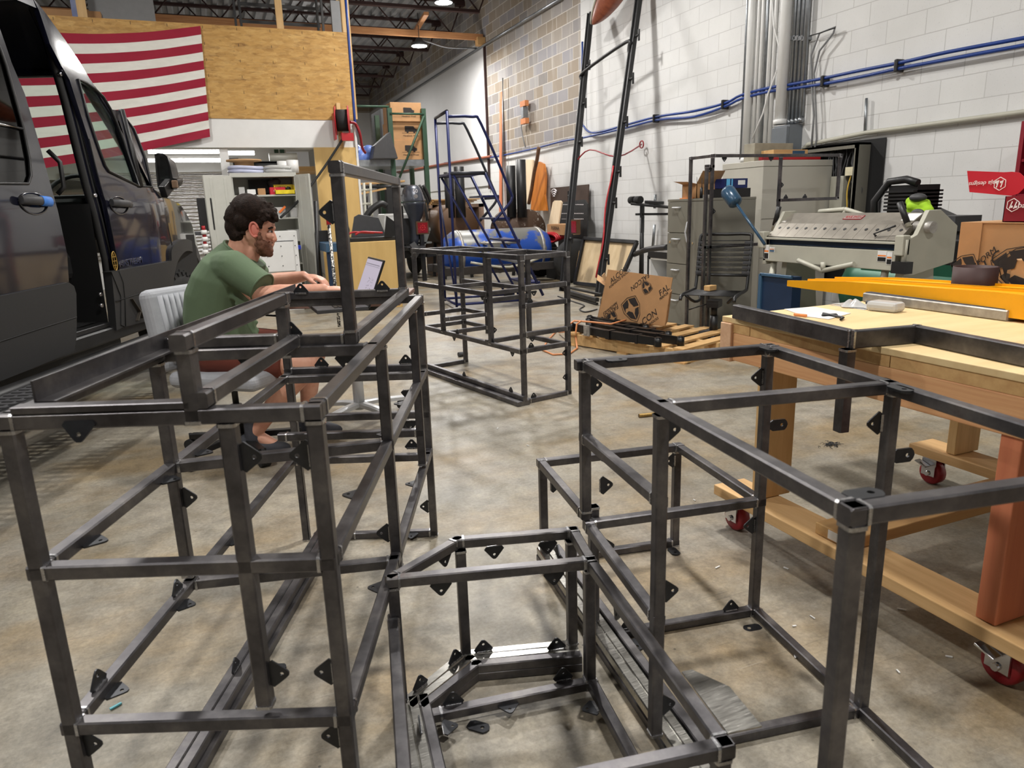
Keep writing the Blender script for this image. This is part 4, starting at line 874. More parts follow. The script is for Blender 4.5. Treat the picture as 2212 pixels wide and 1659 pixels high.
b = MB(); b.cone(DC+A(0, 0, .09), DC+A(0, 0, .42), .032, .032, 20); b.cone(DC+A(0, 0, .42), DC+A(0, 0, .70), .024, .024, 20); b.build('column', M['silver'], ds)
for k in range(4):
    t = 2*PI*k/4+.62; d = EF*math.cos(t)+EL*math.sin(t); b = MB(); b.sweep([DC+d*.02+A(0, 0, .12), DC+d*.12+A(0, 0, .11), DC+d*.36+A(0, 0, .07)], [(.028, -.012), (.028, .008), (.012, .014), (-.012, .014), (-.028, .008), (-.028, -.012)], up=(0, 0, 1)); b.build('foot_arm', M['silver'], ds)
    c = DC+d*.35+A(0, 0, .03); b = MB(); sd_ = np.cross(d, A(0, 0, 1)); b.cone(c-sd_*.02, c+sd_*.02, .03, .03, 16); b.cone(c, c+A(0, 0, .045), .007, .007, 8); b.build('caster', M['rubber'], ds)
b = MB(); b.rod([dtop(-.30, -.2, -.02), dtop(-.34, -.22, -.06), dtop(-.40, -.24, -.05)], .006, 8); b.build('tilt_lever', M['black'], ds)
# ---- laptop
lp0 = onpl(775, 628, DC+A(0, 0, zt+.02), A(0, 0, 1))
LB = Q(779, 632, .02); LB = A(LB[0], LB[1], zt+.02)
lt = thing('laptop', 'open laptop with a pale drawing on its screen, on the desk before the man', 'laptop', LB)
lf = nrm(EF*1.0+EL*-.42); ll = nrm(np.cross(A(0, 0, 1), lf))
b = MB(); b.obox(LB-lf*.12, lf, ll, (0, 0, 1), .12, .17, .009); b.build('keyboard_deck', M['dgrey'], lt, bevel=.003)
b = MB()
for i in range(5):
    for j in range(12): b.obox(LB-lf*(.06+.021*i)+ll*(-.125+.0225*j)+A(0, 0, .010), lf, ll, (0, 0, 1), .008, .0088, .002)
b.build('keys', M['black'], lt)
tl = nrm(A(0, 0, 1)+lf*.42); sn = nrm(np.cross(tl, ll)); sn = sn if sn @ lf < 0 else -sn
sc_ = LB+tl*.118
b = MB(); b.obox(sc_, ll, tl, sn, .172, .118, .005); lid = b.build('screen_lid', M['black'], lt, bevel=.003)
b = MB(); b.obox(sc_+sn*.0056+tl*.004, ll, tl, sn, .162, .104, .0006); b.build('screen', emis('screen_glow', srgb(198, 188, 204), .85), lid)
b = MB(); rr = random.Random(5)
sx = -1 if np.cross(ll, tl) @ sn < 0 else 1
for k in range(34): b.obox(sc_+sn*.0066+ll*sx*rr.uniform(.0, .1)+tl*rr.uniform(-.06, .02), ll, tl, sn, rr.uniform(.001, .006), .0012, .0002)
for k in range(40): b.obox(sc_+sn*.0066+ll*sx*(-.15+.0075*k)+tl*(.085 if k % 3 else .076), ll, tl, sn, .0024, .0022, .0002)
b.build('drawing_lines', emis('screen_ink', srgb(96, 88, 104), .5), lid)
# ================================================================== right side: workbench and what lies on it
def cuboid(b, x0, x1, y0, y1, z0, z1, mi=0): return b.box(x0, x1, y0, y1, z0, z1, mi)
BX, BY, BZ = 1.635, 2.0, .80
wb = thing('workbench', 'long wooden workbench with plywood top and fir beam, on red casters', 'workbench', (BX+.6, BY-1.2, 0))
b = MB(); b.box(BX, BX+1.22, BY-2.6, BY+.03, BZ-.019, BZ); b.build('top', M['ply'], wb, bevel=.002)
b = MB(); b.box(BX+.004, BX+.04, BY-.11, BY+.0, BZ-.052, BZ-.019); b.box(BX+.004, BX+.04, BY-.66, BY-.113, BZ-.052, BZ-.019); b.box(BX+.004, BX+.04, BY-2.5, BY-.663, BZ-.052, BZ-.019); b.build('spacer_strip', M['pinex'], wb)
b = MB(); b.box(BX+.002, BX+.05, BY-2.55, BY-.03, BZ-.15, BZ-.053); b.build('front_beam', wood('fir_beam', srgb(222, 172, 122), srgb(198, 138, 92), 5, (14, .5, 14), .65, srgb(228, 180, 132)), wb, bevel=.003)
b = MB(); b.box(BX-.008, BX+1.2, BY-.028, BY+.028, BZ-.155, BZ-.02); b.box(BX+1.17, BX+1.21, BY-2.55, BY-.03, BZ-.15, BZ-.02); b.build('end_beam', wood('pinkish_lumber', srgb(226, 186, 150), srgb(206, 160, 124), 4, (.6, 10, 10), .65), wb, bevel=.003)
for x in (BX+.03, BX+1.02):
    b = MB(); b.box(x, x+.14, BY-.17, BY-.132, .17, BZ-.05); b.build('leg', M['pine'], wb, bevel=.003)
    b = MB(); b.box(x-.02, x+.15, BY-1.02, BY-.97, .17, BZ-.05); b.build('leg', M['fir_red'], wb, bevel=.003)
    b = MB(); b.box(x, x+.14, BY-2.45, BY-2.41, .17, BZ-.05); b.build('leg', M['pine'], wb, bevel=.003)
b = MB(); b.box(BX-.015, BX+.125, BY-2.5, BY+.02, .130, .168); b.box(BX+1.0, BX+1.14, BY-2.5, BY+.02, .130, .168); b.build('lower_rail', wood('lower_board', srgb(220, 184, 132), srgb(196, 158, 106), 4, (10, .5, 10), .65, srgb(214, 170, 122)), wb, bevel=.003)
b = MB(); b.box(BX+.01, BX+1.1, BY-.585, BY-.447, .169, .207); cb_ = b.build('cross_board', M['pinex'], wb, bevel=.003)
b = MB(); b.box(BX+.008, BX+.0098, BY-.55, BY-.50, .175, .203); b.build('paper_label', M['white'], cb_)
M['rwheel'] = plain('red_wheel', srgb(140, 24, 34), .35, 0, var=.1)
for (x, y) in ((BX+.05, BY-.04), (BX+.07, BY-1.02), (BX+1.07, BY-.05), (BX+1.07, BY-1.05), (BX+.05, BY-2.42), (BX+1.07, BY-2.42)):
    b = MB(); b.box(x-.045, x+.045, y-.05, y+.05, .122, .130); b.box(x-.032, x-.026, y-.03, y+.03, .04, .122); b.box(x+.026, x+.032, y-.03, y+.03, .04, .122); b.cone((x-.04, y, .05), (x+.04, y, .05), .010, .010, 10); b.bar((x-.05, y+.04, .10), (x-.05, y-.01, .085), .03, .006); c = b.build('caster', M['chrome'], wb)
    b = MB(); b.lathe([(.022, -.022), (.044, -.022), (.05, -.016), (.05, .016), (.044, .022), (.022, .022)], (x, y, .05), (1, 0, 0), 28); b.build('wheel', M['rwheel'], c)
b = MB(); P = ony(1858, 790, BY-.53); kp = A(BX+.0005, BY-.64, BZ-.105)
b.rod([kp+A(0, .035*math.cos(t)-.02*math.sin(t), .022*math.sin(t)) for t in np.linspace(0, 2*PI, 21)[:-1]], .0022, 6, closed=True); b.rod([kp+A(0, .022*math.cos(t)-.012*math.sin(t), .012*math.sin(t)) for t in np.linspace(0, 2*PI, 21)[:-1]], .0016, 6, closed=True); b.bar(kp+A(0, .02, -.01), kp+A(0, -.02, .012), .003, .003); b.build('marker_scribble', M['ink'], wb)
# steel frame lying on the bench, one leg hanging in front
pa, pb_ = onz(1590, 657, BZ+.05), onz(1846, 713, BZ+.05); d1 = nrm(pa-pb_); d1[2] = 0; d1 = nrm(d1); d2 = A(d1[1], -d1[0], 0); d2 = d2 if d2[0] > 0 else -d2
ang = math.degrees(math.atan2(d2[1], d2[0]))
F6 = Frame('bench_frame', 'dark steel angle-shaped frame lying on the workbench with one leg hanging in front', pb_, ang)
s_ = 1 if F6.v_ @ d1 > 0 else -1; zz = BZ+.025; L1 = float(np.linalg.norm((pa-pb_)[:2]))
hh = .048
F6.tube('rail', (0, 0, zz), (0, s_*L1, zz), w=.026, h=hh, weld='a'); F6.tube('rail', (-.012, 0, zz), (.205, 0, zz), w=.026, h=hh); F6.tube('rail', (.20, 0, zz), (.20, -s_*1.6, zz), w=.026, h=hh, weld='a')
F6.tube('leg', (-.02, -.004, .57), (-.02, -.004, BZ+.001), w=.032, weld='b')
# yellow fork extensions
def fork(label, tip, end, wz, off):
    p = onz(*tip, BZ+.012); q = onz(*end, BZ+.012); d = nrm(q-p); sd = A(-d[1], d[0], 0); sd = sd if sd[0] > 0 else -sd
    p = p+sd*off; L = 2.6; r = thing('fork_extension', label, 'fork extension', p, 'yellow fork extensions on the bench')
    prof = [(0, .026), (.35, .052), (1.0, .075), (L, .08)]
    for s0 in (0, wz):
        b = MB(); lo = []; hi = []
        for x, hgt in prof: lo.append((x, 0)); hi.append((x, hgt))
        b.prism(lo+hi[::-1], p+sd*s0+A(0, 0, .0), d, A(0, 0, 1), .008); b.build('side_web', M['yellow'], r)
    b = MB(); b.add([p+sd*s0+d*x+A(0, 0, hgt-.008+dz) for x, hgt in prof for s0 in (0, wz) for dz in (0, -.008)], [f for i in range(3) for f in ((i*4, i*4+2, i*4+6, i*4+4), (i*4+1, i*4+5, i*4+7, i*4+3), (i*4, i*4+4, i*4+5, i*4+1), (i*4+2, i*4+3, i*4+7, i*4+6))]+[(0, 1, 3, 2), (12, 14, 15, 13)]); b.build('top_plate', M['yellow'], r)
    P = p+d*.47+A(0, 0, .038)-sd*.0045; b = MB(); b.cone(P, P-sd*.001, .012, .012, 16); b.build('pin_hole', M['vblack'], r)
fork('yellow steel fork extension nearest the front of the workbench', (1703, 618), (2212, 690), .11, 0); fork('yellow steel fork extension behind the first one on the workbench', (1703, 618), (2212, 690), .11, .15)
# bar, paper, tools
M['lead'] = plain('scuffed_aluminium', srgb(168, 164, 158), .5, .6, var=.25, scale=30); M['dtop'] = plain('dark_foam', srgb(58, 62, 72), .8, 0, var=.15)
p, q = onz(1863, 652, BZ), onz(2172, 695, BZ); d = nrm(q-p); sd = A(d[1], -d[0], 0); sd = sd if sd[0] > 0 else -sd
t = thing('straight_bar', 'scuffed aluminium bar with dark top lying along the bench', 'metal bar', p)
b = MB(); b.bar(p+sd*.03+A(0, 0, .018), q+sd*.03+A(0, 0, .018), .06, .034); b.build('bar', M['lead'], t)
b = MB(); b.bar(p+sd*.034+A(0, 0, .036), q+sd*.034+A(0, 0, .036), .046, .003); b.build('top_strip', M['dtop'], t)
pp = [onz(u, v, BZ+.001) for u, v in ((1694, 668), (1758, 663), (1838, 677), (1790, 690), (1740, 684))]
b = MB(); b.add(pp+[x+A(0, 0, .0012) for x in pp], [(4, 3, 2, 1, 0), (5, 6, 7, 8, 9)]+[(i, (i+1) % 5, 5+(i+1) % 5, 5+i) for i in range(5)]); tag(b.build('paper_sheet', M['white']), 'white sheet of paper under the hex keys on the bench', 'paper')
def hexkey(label, a, c, e):
    z = BZ+.006; b = MB(); b.rod([onz(*a, z), onz(*c, z), onz(*e, z)], .0042, 6); tag(b.build('hex_key', M['black']), label, 'hex key', 'hex keys on the paper')
hexkey('black hex key lying on the paper, the longer slanted one', (1778, 677), (1822, 686), (1816, 690)); hexkey('black hex key crossing the longer one on the paper', (1776, 681), (1806, 679), (1808, 682))
b = MB(); a_, c_ = onz(1716, 679, BZ+.006), onz(1742, 682, BZ+.006); b.rod([a_, c_], .005, 8); tag(b.build('orange_pencil', plain('orange_wood', srgb(222, 140, 80), .6)), 'orange pencil on the white paper', 'pencil')
M['clear'] = plain('cloudy_plastic', srgb(216, 216, 214), .25, 0, var=.05); M['clear'].node_tree.nodes['Principled BSDF'].inputs['Transmission Weight'].default_value = .35
b = MB(); c = onz(1850, 662, BZ)
b.grid(lambda s, t: c+A(.10*(t-.5)+.02*math.sin(9*s), -.16*(s-.5), .004+.028*math.sin(PI*s)*math.sin(PI*t)*(.6+.4*math.sin(17*s+9*t))), 26, 14); b.add([c+A(-.05, .08, .001), c+A(.05, .08, .001), c+A(.05, -.08, .001), c+A(-.05, -.08, .001)], [(0, 1, 2, 3)]); tag(b.build('plastic_bag', M['clear']), 'crumpled clear plastic bag beside the folded sleeve on the bench', 'plastic bag')
b = MB(); c = onz(1912, 672, BZ); b.obox(c+A(0, 0, .018), (.2, -1, 0), (1, .2, 0), (0, 0, 1), .055, .035, .017); tag(b.build('plastic_sleeve', M['clear'], bevel=.012), 'cloudy white plastic sleeve on the bench by the marker', 'plastic sleeve')
mk = thing('marker_pen', 'dark marker pen poking out of the plastic on the bench', 'marker', onz(1905, 656, BZ)); p, q = onz(1872, 653, BZ+.012), onz(1948, 660, BZ+.012)
b = MB(); b.cone(p, p*.3+q*.7, .008, .008, 12); b.build('barrel', M['dgrey'], mk); b = MB(); b.cone(p*.3+q*.7, q, .010, .008, 12); b.build('cap', M['black'], mk)
# stub of steel pipe
c = onz(2102, 628, BZ); c = onx(2102, 628, 2.55)*A(1, 1, 0)+A(0, 0, BZ); 
b = MB(); r0 = .072; b.lathe([(r0-.006, 0), (r0, 0), (r0, .135), (r0-.006, .135), (r0-.006, 0)], c, (0, 0, 1), 40); tag(b.build('pipe_stub', M['joist']), 'short dark steel pipe ring on the bench before the big carton', 'pipe')
# ---- printed cartons
def panelmap(o, ax, ay): return lambda a, c, lift=.0012: A(*o)+ax*a+ay*c+np.cross(ax, ay)*lift
def shield(b, o, ax, ay, s, mi=0):
    out = [(0, 1), (.62, .86), (.80, .80), (.86, .1), (.5, -.62), (0, -1), (-.5, -.62), (-.86, .1), (-.80, .80), (-.62, .86)]
    nz = nrm(np.cross(ax, ay))
    for k in range(len(out)):
        p, q = out[k], out[(k+1) % len(out)]; b.bar(A(*o)+ax*p[0]*s+ay*p[1]*s+nz*.001, A(*o)+ax*q[0]*s+ay*q[1]*s+nz*.001, .035*s, .001, up=nz, mi=mi)
    for poly in ([(-.70, .72), (-.05, .88), (-.1, .55), (-.28, .30), (-.55, .34), (-.72, .05)], [(.70, .72), (.05, .88), (.1, .5), (.25, .15), (.72, .05)], [(-.66, -.02), (-.35, .05), (-.06, -.2), (0, -.82), (-.45, -.5)], [(.66, -.06), (.30, -.05), (.08, -.35), (.04, -.82), (.45, -.5)]):
        b.prism([(x*s, y*s) for x, y in poly], A(*o)+nz*.0006, ax, ay, .0008, mi)
def rot(ax, ay, deg): a = math.radians(deg); return ax*math.cos(a)+ay*math.sin(a), -ax*math.sin(a)+ay*math.cos(a)
# open carton on the pallet
p0, p1 = onz(1291, 690, .16), onz(1436, 708, .16); p1 = p0+nrm(p1-p0)*np.linalg.norm(p1-p0)
fx_ = nrm(p1-p0); fx_[2] = 0; fx_ = nrm(fx_); fn = A(fx_[1], -fx_[0], 0); fn = fn if fn @ (C0-p0) > 0 else -fn
tl = onpl(1313, 582, p0, fn); tr = onpl(1453, 600, p0, fn); br = onpl(1437, 705, p0, fn); bl = onpl(1290, 687, p0, fn)
fold_l, fold_r = onpl(1306, 617, p0, fn), onpl(1447, 634, p0, fn)
bx = thing('carton', 'open brown shock absorber carton tilted on the pallet of springs', 'cardboard box', (bl+br)/2)
dp = nrm(-fn-.62*fx_)*.30
def sheet(name, pts, th, nv, mt, par, mats=None):
    b = MB(); k = len(pts); b.add(list(pts)+[p+nv*th for p in pts], [tuple(range(k))[::-1], tuple(range(k, 2*k))]+[(i, (i+1) % k, k+(i+1) % k, k+i) for i in range(k)]); return b.build(name, mt, par)
front = sheet('front_panel', [bl, br, fold_r, fold_l], .005, -fn, M['card'], bx); flap = sheet('front_flap', [fold_l, fold_r, tr, tl], .005, -fn, M['card'], bx)
sl0, sl1 = bl+dp*.55, fold_l+dp*.55
sidep = sheet('side_panel', [bl, fold_l, onpl(1303, 617, fold_l, fx_)*0+fold_l+dp*.9, bl+dp*.9], .005, fx_, M['card'], bx); sheet('side_panel', [br, fold_r, fold_r+dp*.9, br+dp*.9], .005, -fx_, M['card'], bx); sheet('back_panel', [bl+dp*.9, br+dp*.9, fold_r+dp*.9, fold_l+dp*.9], .005, fn, M['card'], bx); sheet('bottom_panel', [bl, br, br+dp*.9, bl+dp*.9], .005, A(0, 0, 1), M['card'], bx)
sheet('side_flap', [fold_l, fold_l+dp*.9, fold_l+dp*.7-fx_*.13+A(0, 0, .07), fold_l+dp*.1-fx_*.10+A(0, 0, .04)], .005, A(0, 0, 1), M['card_in'], bx); sheet('side_flap', [fold_l+fx_*.02, fold_l+dp*.5+fx_*.02, fold_l+dp*.5-fx_*.03+A(0, 0, .10), fold_l-fx_*.03+A(0, 0, .09)], .005, -fx_, M['card_in'], bx)
up_ = nrm(fold_l-bl); X1 = nrm(br-bl)
fnn = nrm(np.cross(X1, up_)); fnn = fnn if fnn @ fn > 0 else -fnn
def onf(u, v): return onpl(u, v, bl, fnn)+fnn*.0015
def ptext(s, name, par, u, v, deg, size, mt, sx=1.1, shear=.25): ax, ay = rot(X1, nrm(np.cross(fnn, X1)), deg); return text(s, name, par, onf(u, v), ax, ay, size, mt, sx=sx, shear=shear)
ptext('ALCON', 'print', flap, 1336, 594, 36, .062, M['ink']); ptext('FORMANCE SHOCKS', 'print', front, 1338, 603, 36, .028, M['ink']); ptext('FALCON', 'print', front, 1383, 608, 216, .055, M['ink']); ptext('PERFORMANCE SHOCKS', 'print', front, 1375, 600, 216, .030, M['ink']) if False else None
ptext('FAL', 'print', front, 1434, 628, 36, .068, M['ink']); ptext('PERFOR', 'print', front, 1434, 640, 36, .028, M['ink']); ptext('CON', 'print', front, 1402, 686, 36, .075, M['ink']); ptext('SHOCKS', 'print', front, 1412, 694, 36, .028, M['ink'])
ptext('FALCON', 'print', front, 1318, 674, 216, .055, M['ink']); ptext('PERFORMANCE', 'print', front, 1318, 665, 216, .026, M['ink'])
b = MB(); ax, ay = rot(X1, nrm(np.cross(fnn, X1)), 30); shield(b, onf(1366, 669), ax, ay, .115); shield(b, onf(1396, 619), *rot(X1, nrm(np.cross(fnn, X1)), 215), .062); shield(b, onf(1324, 689), ax, ay, .07); b.build('emblem_print', M['ink'], front)
ax, ay = rot(nrm(dp)*-1., A(0, 0, 1), 40); text('FALCON', 'print', sidep, bl*.5+fold_l*.5+dp*.45-fx_*.004, nrm(-dp), A(0, 0, 1), .075, M['ink'], shear=.3)
# pallet
P0 = onz(1226, 745, .0); px_ = fx_; py_ = A(-px_[1], px_[0], 0); py_ = py_ if py_[1] > 0 else -py_
pl = thing('pallet', 'wooden pallet on the floor under the carton and leaf springs', 'pallet', P0+px_*.5+py_*.4)
pc = lambda a, c, z: A(P0[0], P0[1], 0)+px_*a+py_*c+A(0, 0, z)
for c in (0.03, .45, .90):
    b = MB(); b.obox(pc(.62, c, .055), px_, py_, (0, 0, 1), .62, .022, .045); b.build('stringer', M['pine'], pl)
for k in range(7):
    b = MB(); b.obox(pc(.06+k*.185, .465, .108), px_, py_, (0, 0, 1), .05, .48, .008); b.build('slat', M['pinex'], pl)
for k in range(3):
    b = MB(); b.obox(pc(.06+k*.56, .465, .006), px_, py_, (0, 0, 1), .05, .48, .006); b.build('slat', M['pinex'], pl)
# leaf spring packs
M['spring'] = plain('black_spring_steel', srgb(24, 24, 25), .4, .3, var=.2, scale=20)
def leaf(label, c, deg, L, nl, sag):
    c = A(*c); a = math.radians(deg); d = px_*math.cos(a)+py_*math.sin(a); sd = A(-d[1], d[0], 0)
    r = thing('leaf_spring', label, 'leaf spring', c, 'black leaf springs on the pallet')
    for k in range(nl):
        Lk = L*(1-.09*k); n = 14; b = MB()
        # packs lie on their side: leaves stacked along sd, standing .065 tall
        path = [c+d*(Lk*(i/n-.5))+sd*(k*.010-sag*(1-(2*i/n-1)**2*(Lk/L)**2))+A(0, 0, .033) for i in range(n+1)]
        b.sweep(path, [(.0045, -.032), (.0045, .032), (-.0045, .032), (-.0045, -.032)], up=(0, 0, 1)); b.build('leaf', M['spring'], r)
    for s in (-1, 1):
        e = c+d*(L/2+.02)*s+A(0, 0, .033)-sd*.012; b = MB(); b.cone(e-A(0, 0, .033), e+A(0, 0, .033), .028, .028, 18); b.cone(e+A(0, 0, .033), e+A(0, 0, .04), .018, .018, 14); b.build('eye', M['spring'], r)
    b = MB(); b.obox(c+sd*(nl*.005-sag)+A(0, 0, .033), d, sd, (0, 0, 1), .022, nl*.006+.01, .037); b.obox(c+d*.3+sd*(nl*.004-sag*.5)+A(0, 0, .033), d, sd, (0, 0, 1), .012, nl*.005+.008, .036); b.build('clamp', M['spring'], r)
leaf('black leaf spring pack nearest the camera on the pallet', pc(.50, .02, .117), -6, .98, 5, .05); leaf('black leaf spring pack in the middle of the pallet heap', pc(.60, .16, .117), -6, 1.0, 6, .05)
leaf('black leaf spring pack second from the back, beside the carton foot', pc(.42, .30, .117), -8, .95, 6, .05); leaf('black leaf spring pack furthest back, at the left behind the others', pc(.20, .44, .117), -8, .7, 5, .05)
b = MB(); b.obox(pc(.26, -.035, .16), px_, py_, (0, 0, 1), .03, .008, .045); b.obox(pc(.26, -.045, .16), px_, py_, (0, 0, 1), .012, .004, .03, 0); tag(b.build('spring_plate', M['lead']), 'grey steel clamp plate at the left end of the springs', 'clamp plate')
M['ocord'] = plain('orange_cord', srgb(214, 140, 90), .5, 0, var=.05)
b = MB(); z = .205; b.rod([onz(1352, 691, z), onz(1320, 700, z), onz(1270, 695, z), onz(1240, 693, z), onz(1228, 702, .2), onz(1226, 716, .1), onz(1208, 718, .02)], .008, 8)
b.rod([onz(1255, 694, z+.01), onz(1246, 700, z), onz(1243, 725, .09), onz(1247, 752, .01), onz(1230, 764, .008), onz(1195, 766, .008), onz(1172, 756, .008), onz(1182, 736, .008), onz(1205, 712, .008)], .008, 8); tag(b.build('extension_cord', M['ocord']), 'orange cord draped over the springs and looping onto the floor', 'cord')
# big carton, small carton, red box on the back of the bench
nx = A(-1, 0, 0); XB = 2.74
P = [onx(u, v, XB) for u, v in ((2076, 480), (2104, 480))]
zt_ = P[0][2]; y0 = P[0][1]; y1 = y0-.75
bc = thing('carton', 'large closed brown shock carton at the back of the workbench on the right', 'cardboard box', (XB+.2, (y0+y1)/2, BZ))
b = MB(); b.box(XB+.004, XB+.22, y1, y0-.004, BZ+.001, zt_-.004); b.build('body', M['card'], bc, bevel=.004)
b = MB(); b.obox((XB, y0-.045, (BZ+zt_)/2), (0, 1, 0), (0, 0, 1), (1, 0, 0), .043, (zt_-BZ)/2, .002); b.build('corner_flap', M['card'], bc)
b = MB(); b.box(XB+.001, XB+.222, y1, y0, zt_-.004, zt_); b.build('lid', M['card'], bc)
Ya, Za = A(0, -1, 0), A(0, 0, 1)
tx = lambda s, par, u, v, deg, size, x, mt=None, shear=.25: text(s, 'print', par, onx(u, v, x-.002), *rot(Ya, Za, deg), size, mt or M['ink'], sx=1.1, shear=shear)
tx('PERFORM', bc, 2118, 565, 44, .030, XB); tx('FALC', bc, 2126, 580, 44, .06, XB)
b = MB(); shield(b, onx(2086, 585, XB-.003), *rot(Ya, Za, 25), .062); shield(b, onx(2190, 585, XB-.003), *rot(Ya, Za, 25), .085); b.build('emblem_print', M['ink'], bc)
XC = 2.60; P = onx(2186, 560, XC); b = MB(); sc_ = thing('carton', 'small brown carton in front of the large carton at the picture edge', 'cardboard box', (XC+.06, P[1]-.12, BZ))
b.box(XC, XC+.12, P[1]-.30, P[1], BZ+.001, P[2]); b.build('body', M['card_in'], sc_, bevel=.003); b = MB(); shield(b, onx(2212, 590, XC-.003), *rot(Ya, Za, 25), .09); b.build('emblem_print', M['ink'], sc_)
M['bred'] = plain('box_red', srgb(188, 26, 46), .5, 0, var=.04); M['wprint'] = plain('white_print', srgb(236, 230, 232), .5, 0, var=.02); M['dred'] = plain('box_deep_red', srgb(128, 14, 34), .5, 0, var=.05)
XR = XB+.02; rb_ = thing('red_box', 'open red box with white lettering on top of the large carton', 'box', (XR+.1, onx(2190, 470, XR)[1], zt_))
pq_ = [onx(u, v, XR) for u, v in ((2166, 470), (2173, 424))]; zr0, zr1 = zt_+.001, pq_[1][2]; yy = pq_[0][1]
b = MB(); b.box(XR, XR+.003, yy-.4, yy, zr0, zr1); b.box(XR, XR+.16, yy-.003, yy, zr0, zr1); b.box(XR+.157, XR+.16, yy-.4, yy, zr0, zr1); b.box(XR, XR+.16, yy-.4, yy, zr0, zr0+.003); b.build('body', M['dred'], rb_)
fl = [onx(u, v, XR) for u, v in ((2184, 423), (2094, 415), (2089, 369), (2168, 372), (2186, 371), (2202, 373), (2213, 383), (2213, 405), (2200, 418))]
lid_ = sheet('lid_flap', fl, .003, A(1, 0, 0), M['bred'], rb_)
tx('baja designs', lid_, 2124, 396, 181, .022, XR, M['wprint'], .15); tx('baja', rb_, 2212, 444, -3, .026, XR, M['wprint'], .15)
def hexlogo(u, v, deg, par):
    b = MB(); o = onx(u, v, XR-.002); ax, ay = rot(Ya, Za, deg); h6 = [o+.024*(ax*math.cos(t)+ay*math.sin(t)) for t in np.arange(6)*PI/3+PI/6]
    for k in range(6): b.bar(h6[k], h6[(k+1) % 6], .0025, .001, up=A(-1, 0, 0))
    for s in (-.008, .008): b.bar(o+ax*(s-.003)-ay*.013, o+ax*(s+.004)+ay*.013, .001, .004, up=ax); b.bar(o+ax*s-ay*.006, o+ax*(s+.008)-ay*.006, .001, .008, up=ax)
    b.build('emblem_print', M['wprint'], par)
hexlogo(2160, 397, 181, lid_); hexlogo(2188, 443, -3, rb_)
# ================================================================== along the right wall
M['taupeg'] = plain('taupe_metal', srgb(122, 120, 110), .45, .1, var=.04, scale=3); M['beige'] = plain('beige_metal', srgb(186, 183, 172), .5, .1, var=.04, scale=3); M['paneg'] = plain('grey_panel_metal', srgb(112, 118, 124), .45, .2, var=.06)
M['mach'] = plain('machine_grey', srgb(176, 174, 160), .5, .1, var=.07, scale=5); M['wornsteel'] = plain('worn_steel', srgb(142, 136, 126), .42, .5, var=.2, scale=9)
M['dblue'] = plain('dark_blue_panel', srgb(22, 44, 72), .45, .1, var=.1); M['mblue'] = plain('mid_blue_edge', srgb(54, 86, 114), .45, .1, var=.1); M['grn'] = plain('compressor_green', srgb(42, 98, 76), .4, .2, var=.12, scale=4); M['cream'] = plain('cream_plastic', srgb(214, 206, 176), .5)
def prect(name, pts, mt, par, nv, th): return sheet(name, pts, th, nv, mt, par)
# storage tower
CX = 4.1; a0 = onx(1443, 431, CX); a1 = onx(1520, 427, CX); CY0, CY1, CZ = a1[1], a0[1], a0[2]
tw = thing('storage_tower', 'taupe metal storage tower with drawers and a tall door', 'cabinet', (CX+.3, (CY0+CY1)/2, 0))
b = MB(); b.box(CX+.02, CX+.59, CY0, CY1, .02, CZ-.022); b.box(CX-.002, CX+.592, CY0-.002, CY1+.002, CZ-.022, CZ); b.box(CX+.04, CX+.57, CY0+.02, CY1-.02, 0, .03); b.build('body', M['taupeg'], tw, bevel=.003)
ysp = CY0+(CY1-CY0)*.42; dz = (CZ-.05)/4
def pull(par, y, z, vert=False):
    b = MB(); L = .05 if not vert else .12
    pth = [(CX-.0, y-L, z), (CX-.03, y-L*.8, z), (CX-.034, y, z), (CX-.03, y+L*.8, z), (CX-.0, y+L, z)] if not vert else [(CX, y, z-L), (CX-.03, y+.012, z-L*.7), (CX-.036, y+.03, z), (CX-.03, y+.012, z+L*.7), (CX, y, z+L)]
    b.rod(pth, .008, 8); return b.build('handle', M['silver'], par)
for k in range(4):
    b = MB(); z0 = .03+k*dz; b.box(CX, CX+.02, ysp+.003, CY1-.003, z0+.003, z0+dz-.004); d_ = b.build('drawer', M['taupeg'], tw, bevel=.002); pull(d_, (ysp+CY1)/2, z0+dz*.80)
b = MB(); b.box(CX, CX+.02, CY0+.003, ysp-.003, .03, CZ-.026); d_ = b.build('door', M['taupeg'], tw, bevel=.002); pull(d_, ysp-.05, CZ-.30, True)
b = MB()
for y, z in ((CY1-.05, CZ-.40), (ysp-.09, CZ-.40)): b.cone((CX-.004, y, z), (CX, y, z), .012, .012, 14)
b.build('lock', M['chrome'], tw)
zc = CZ
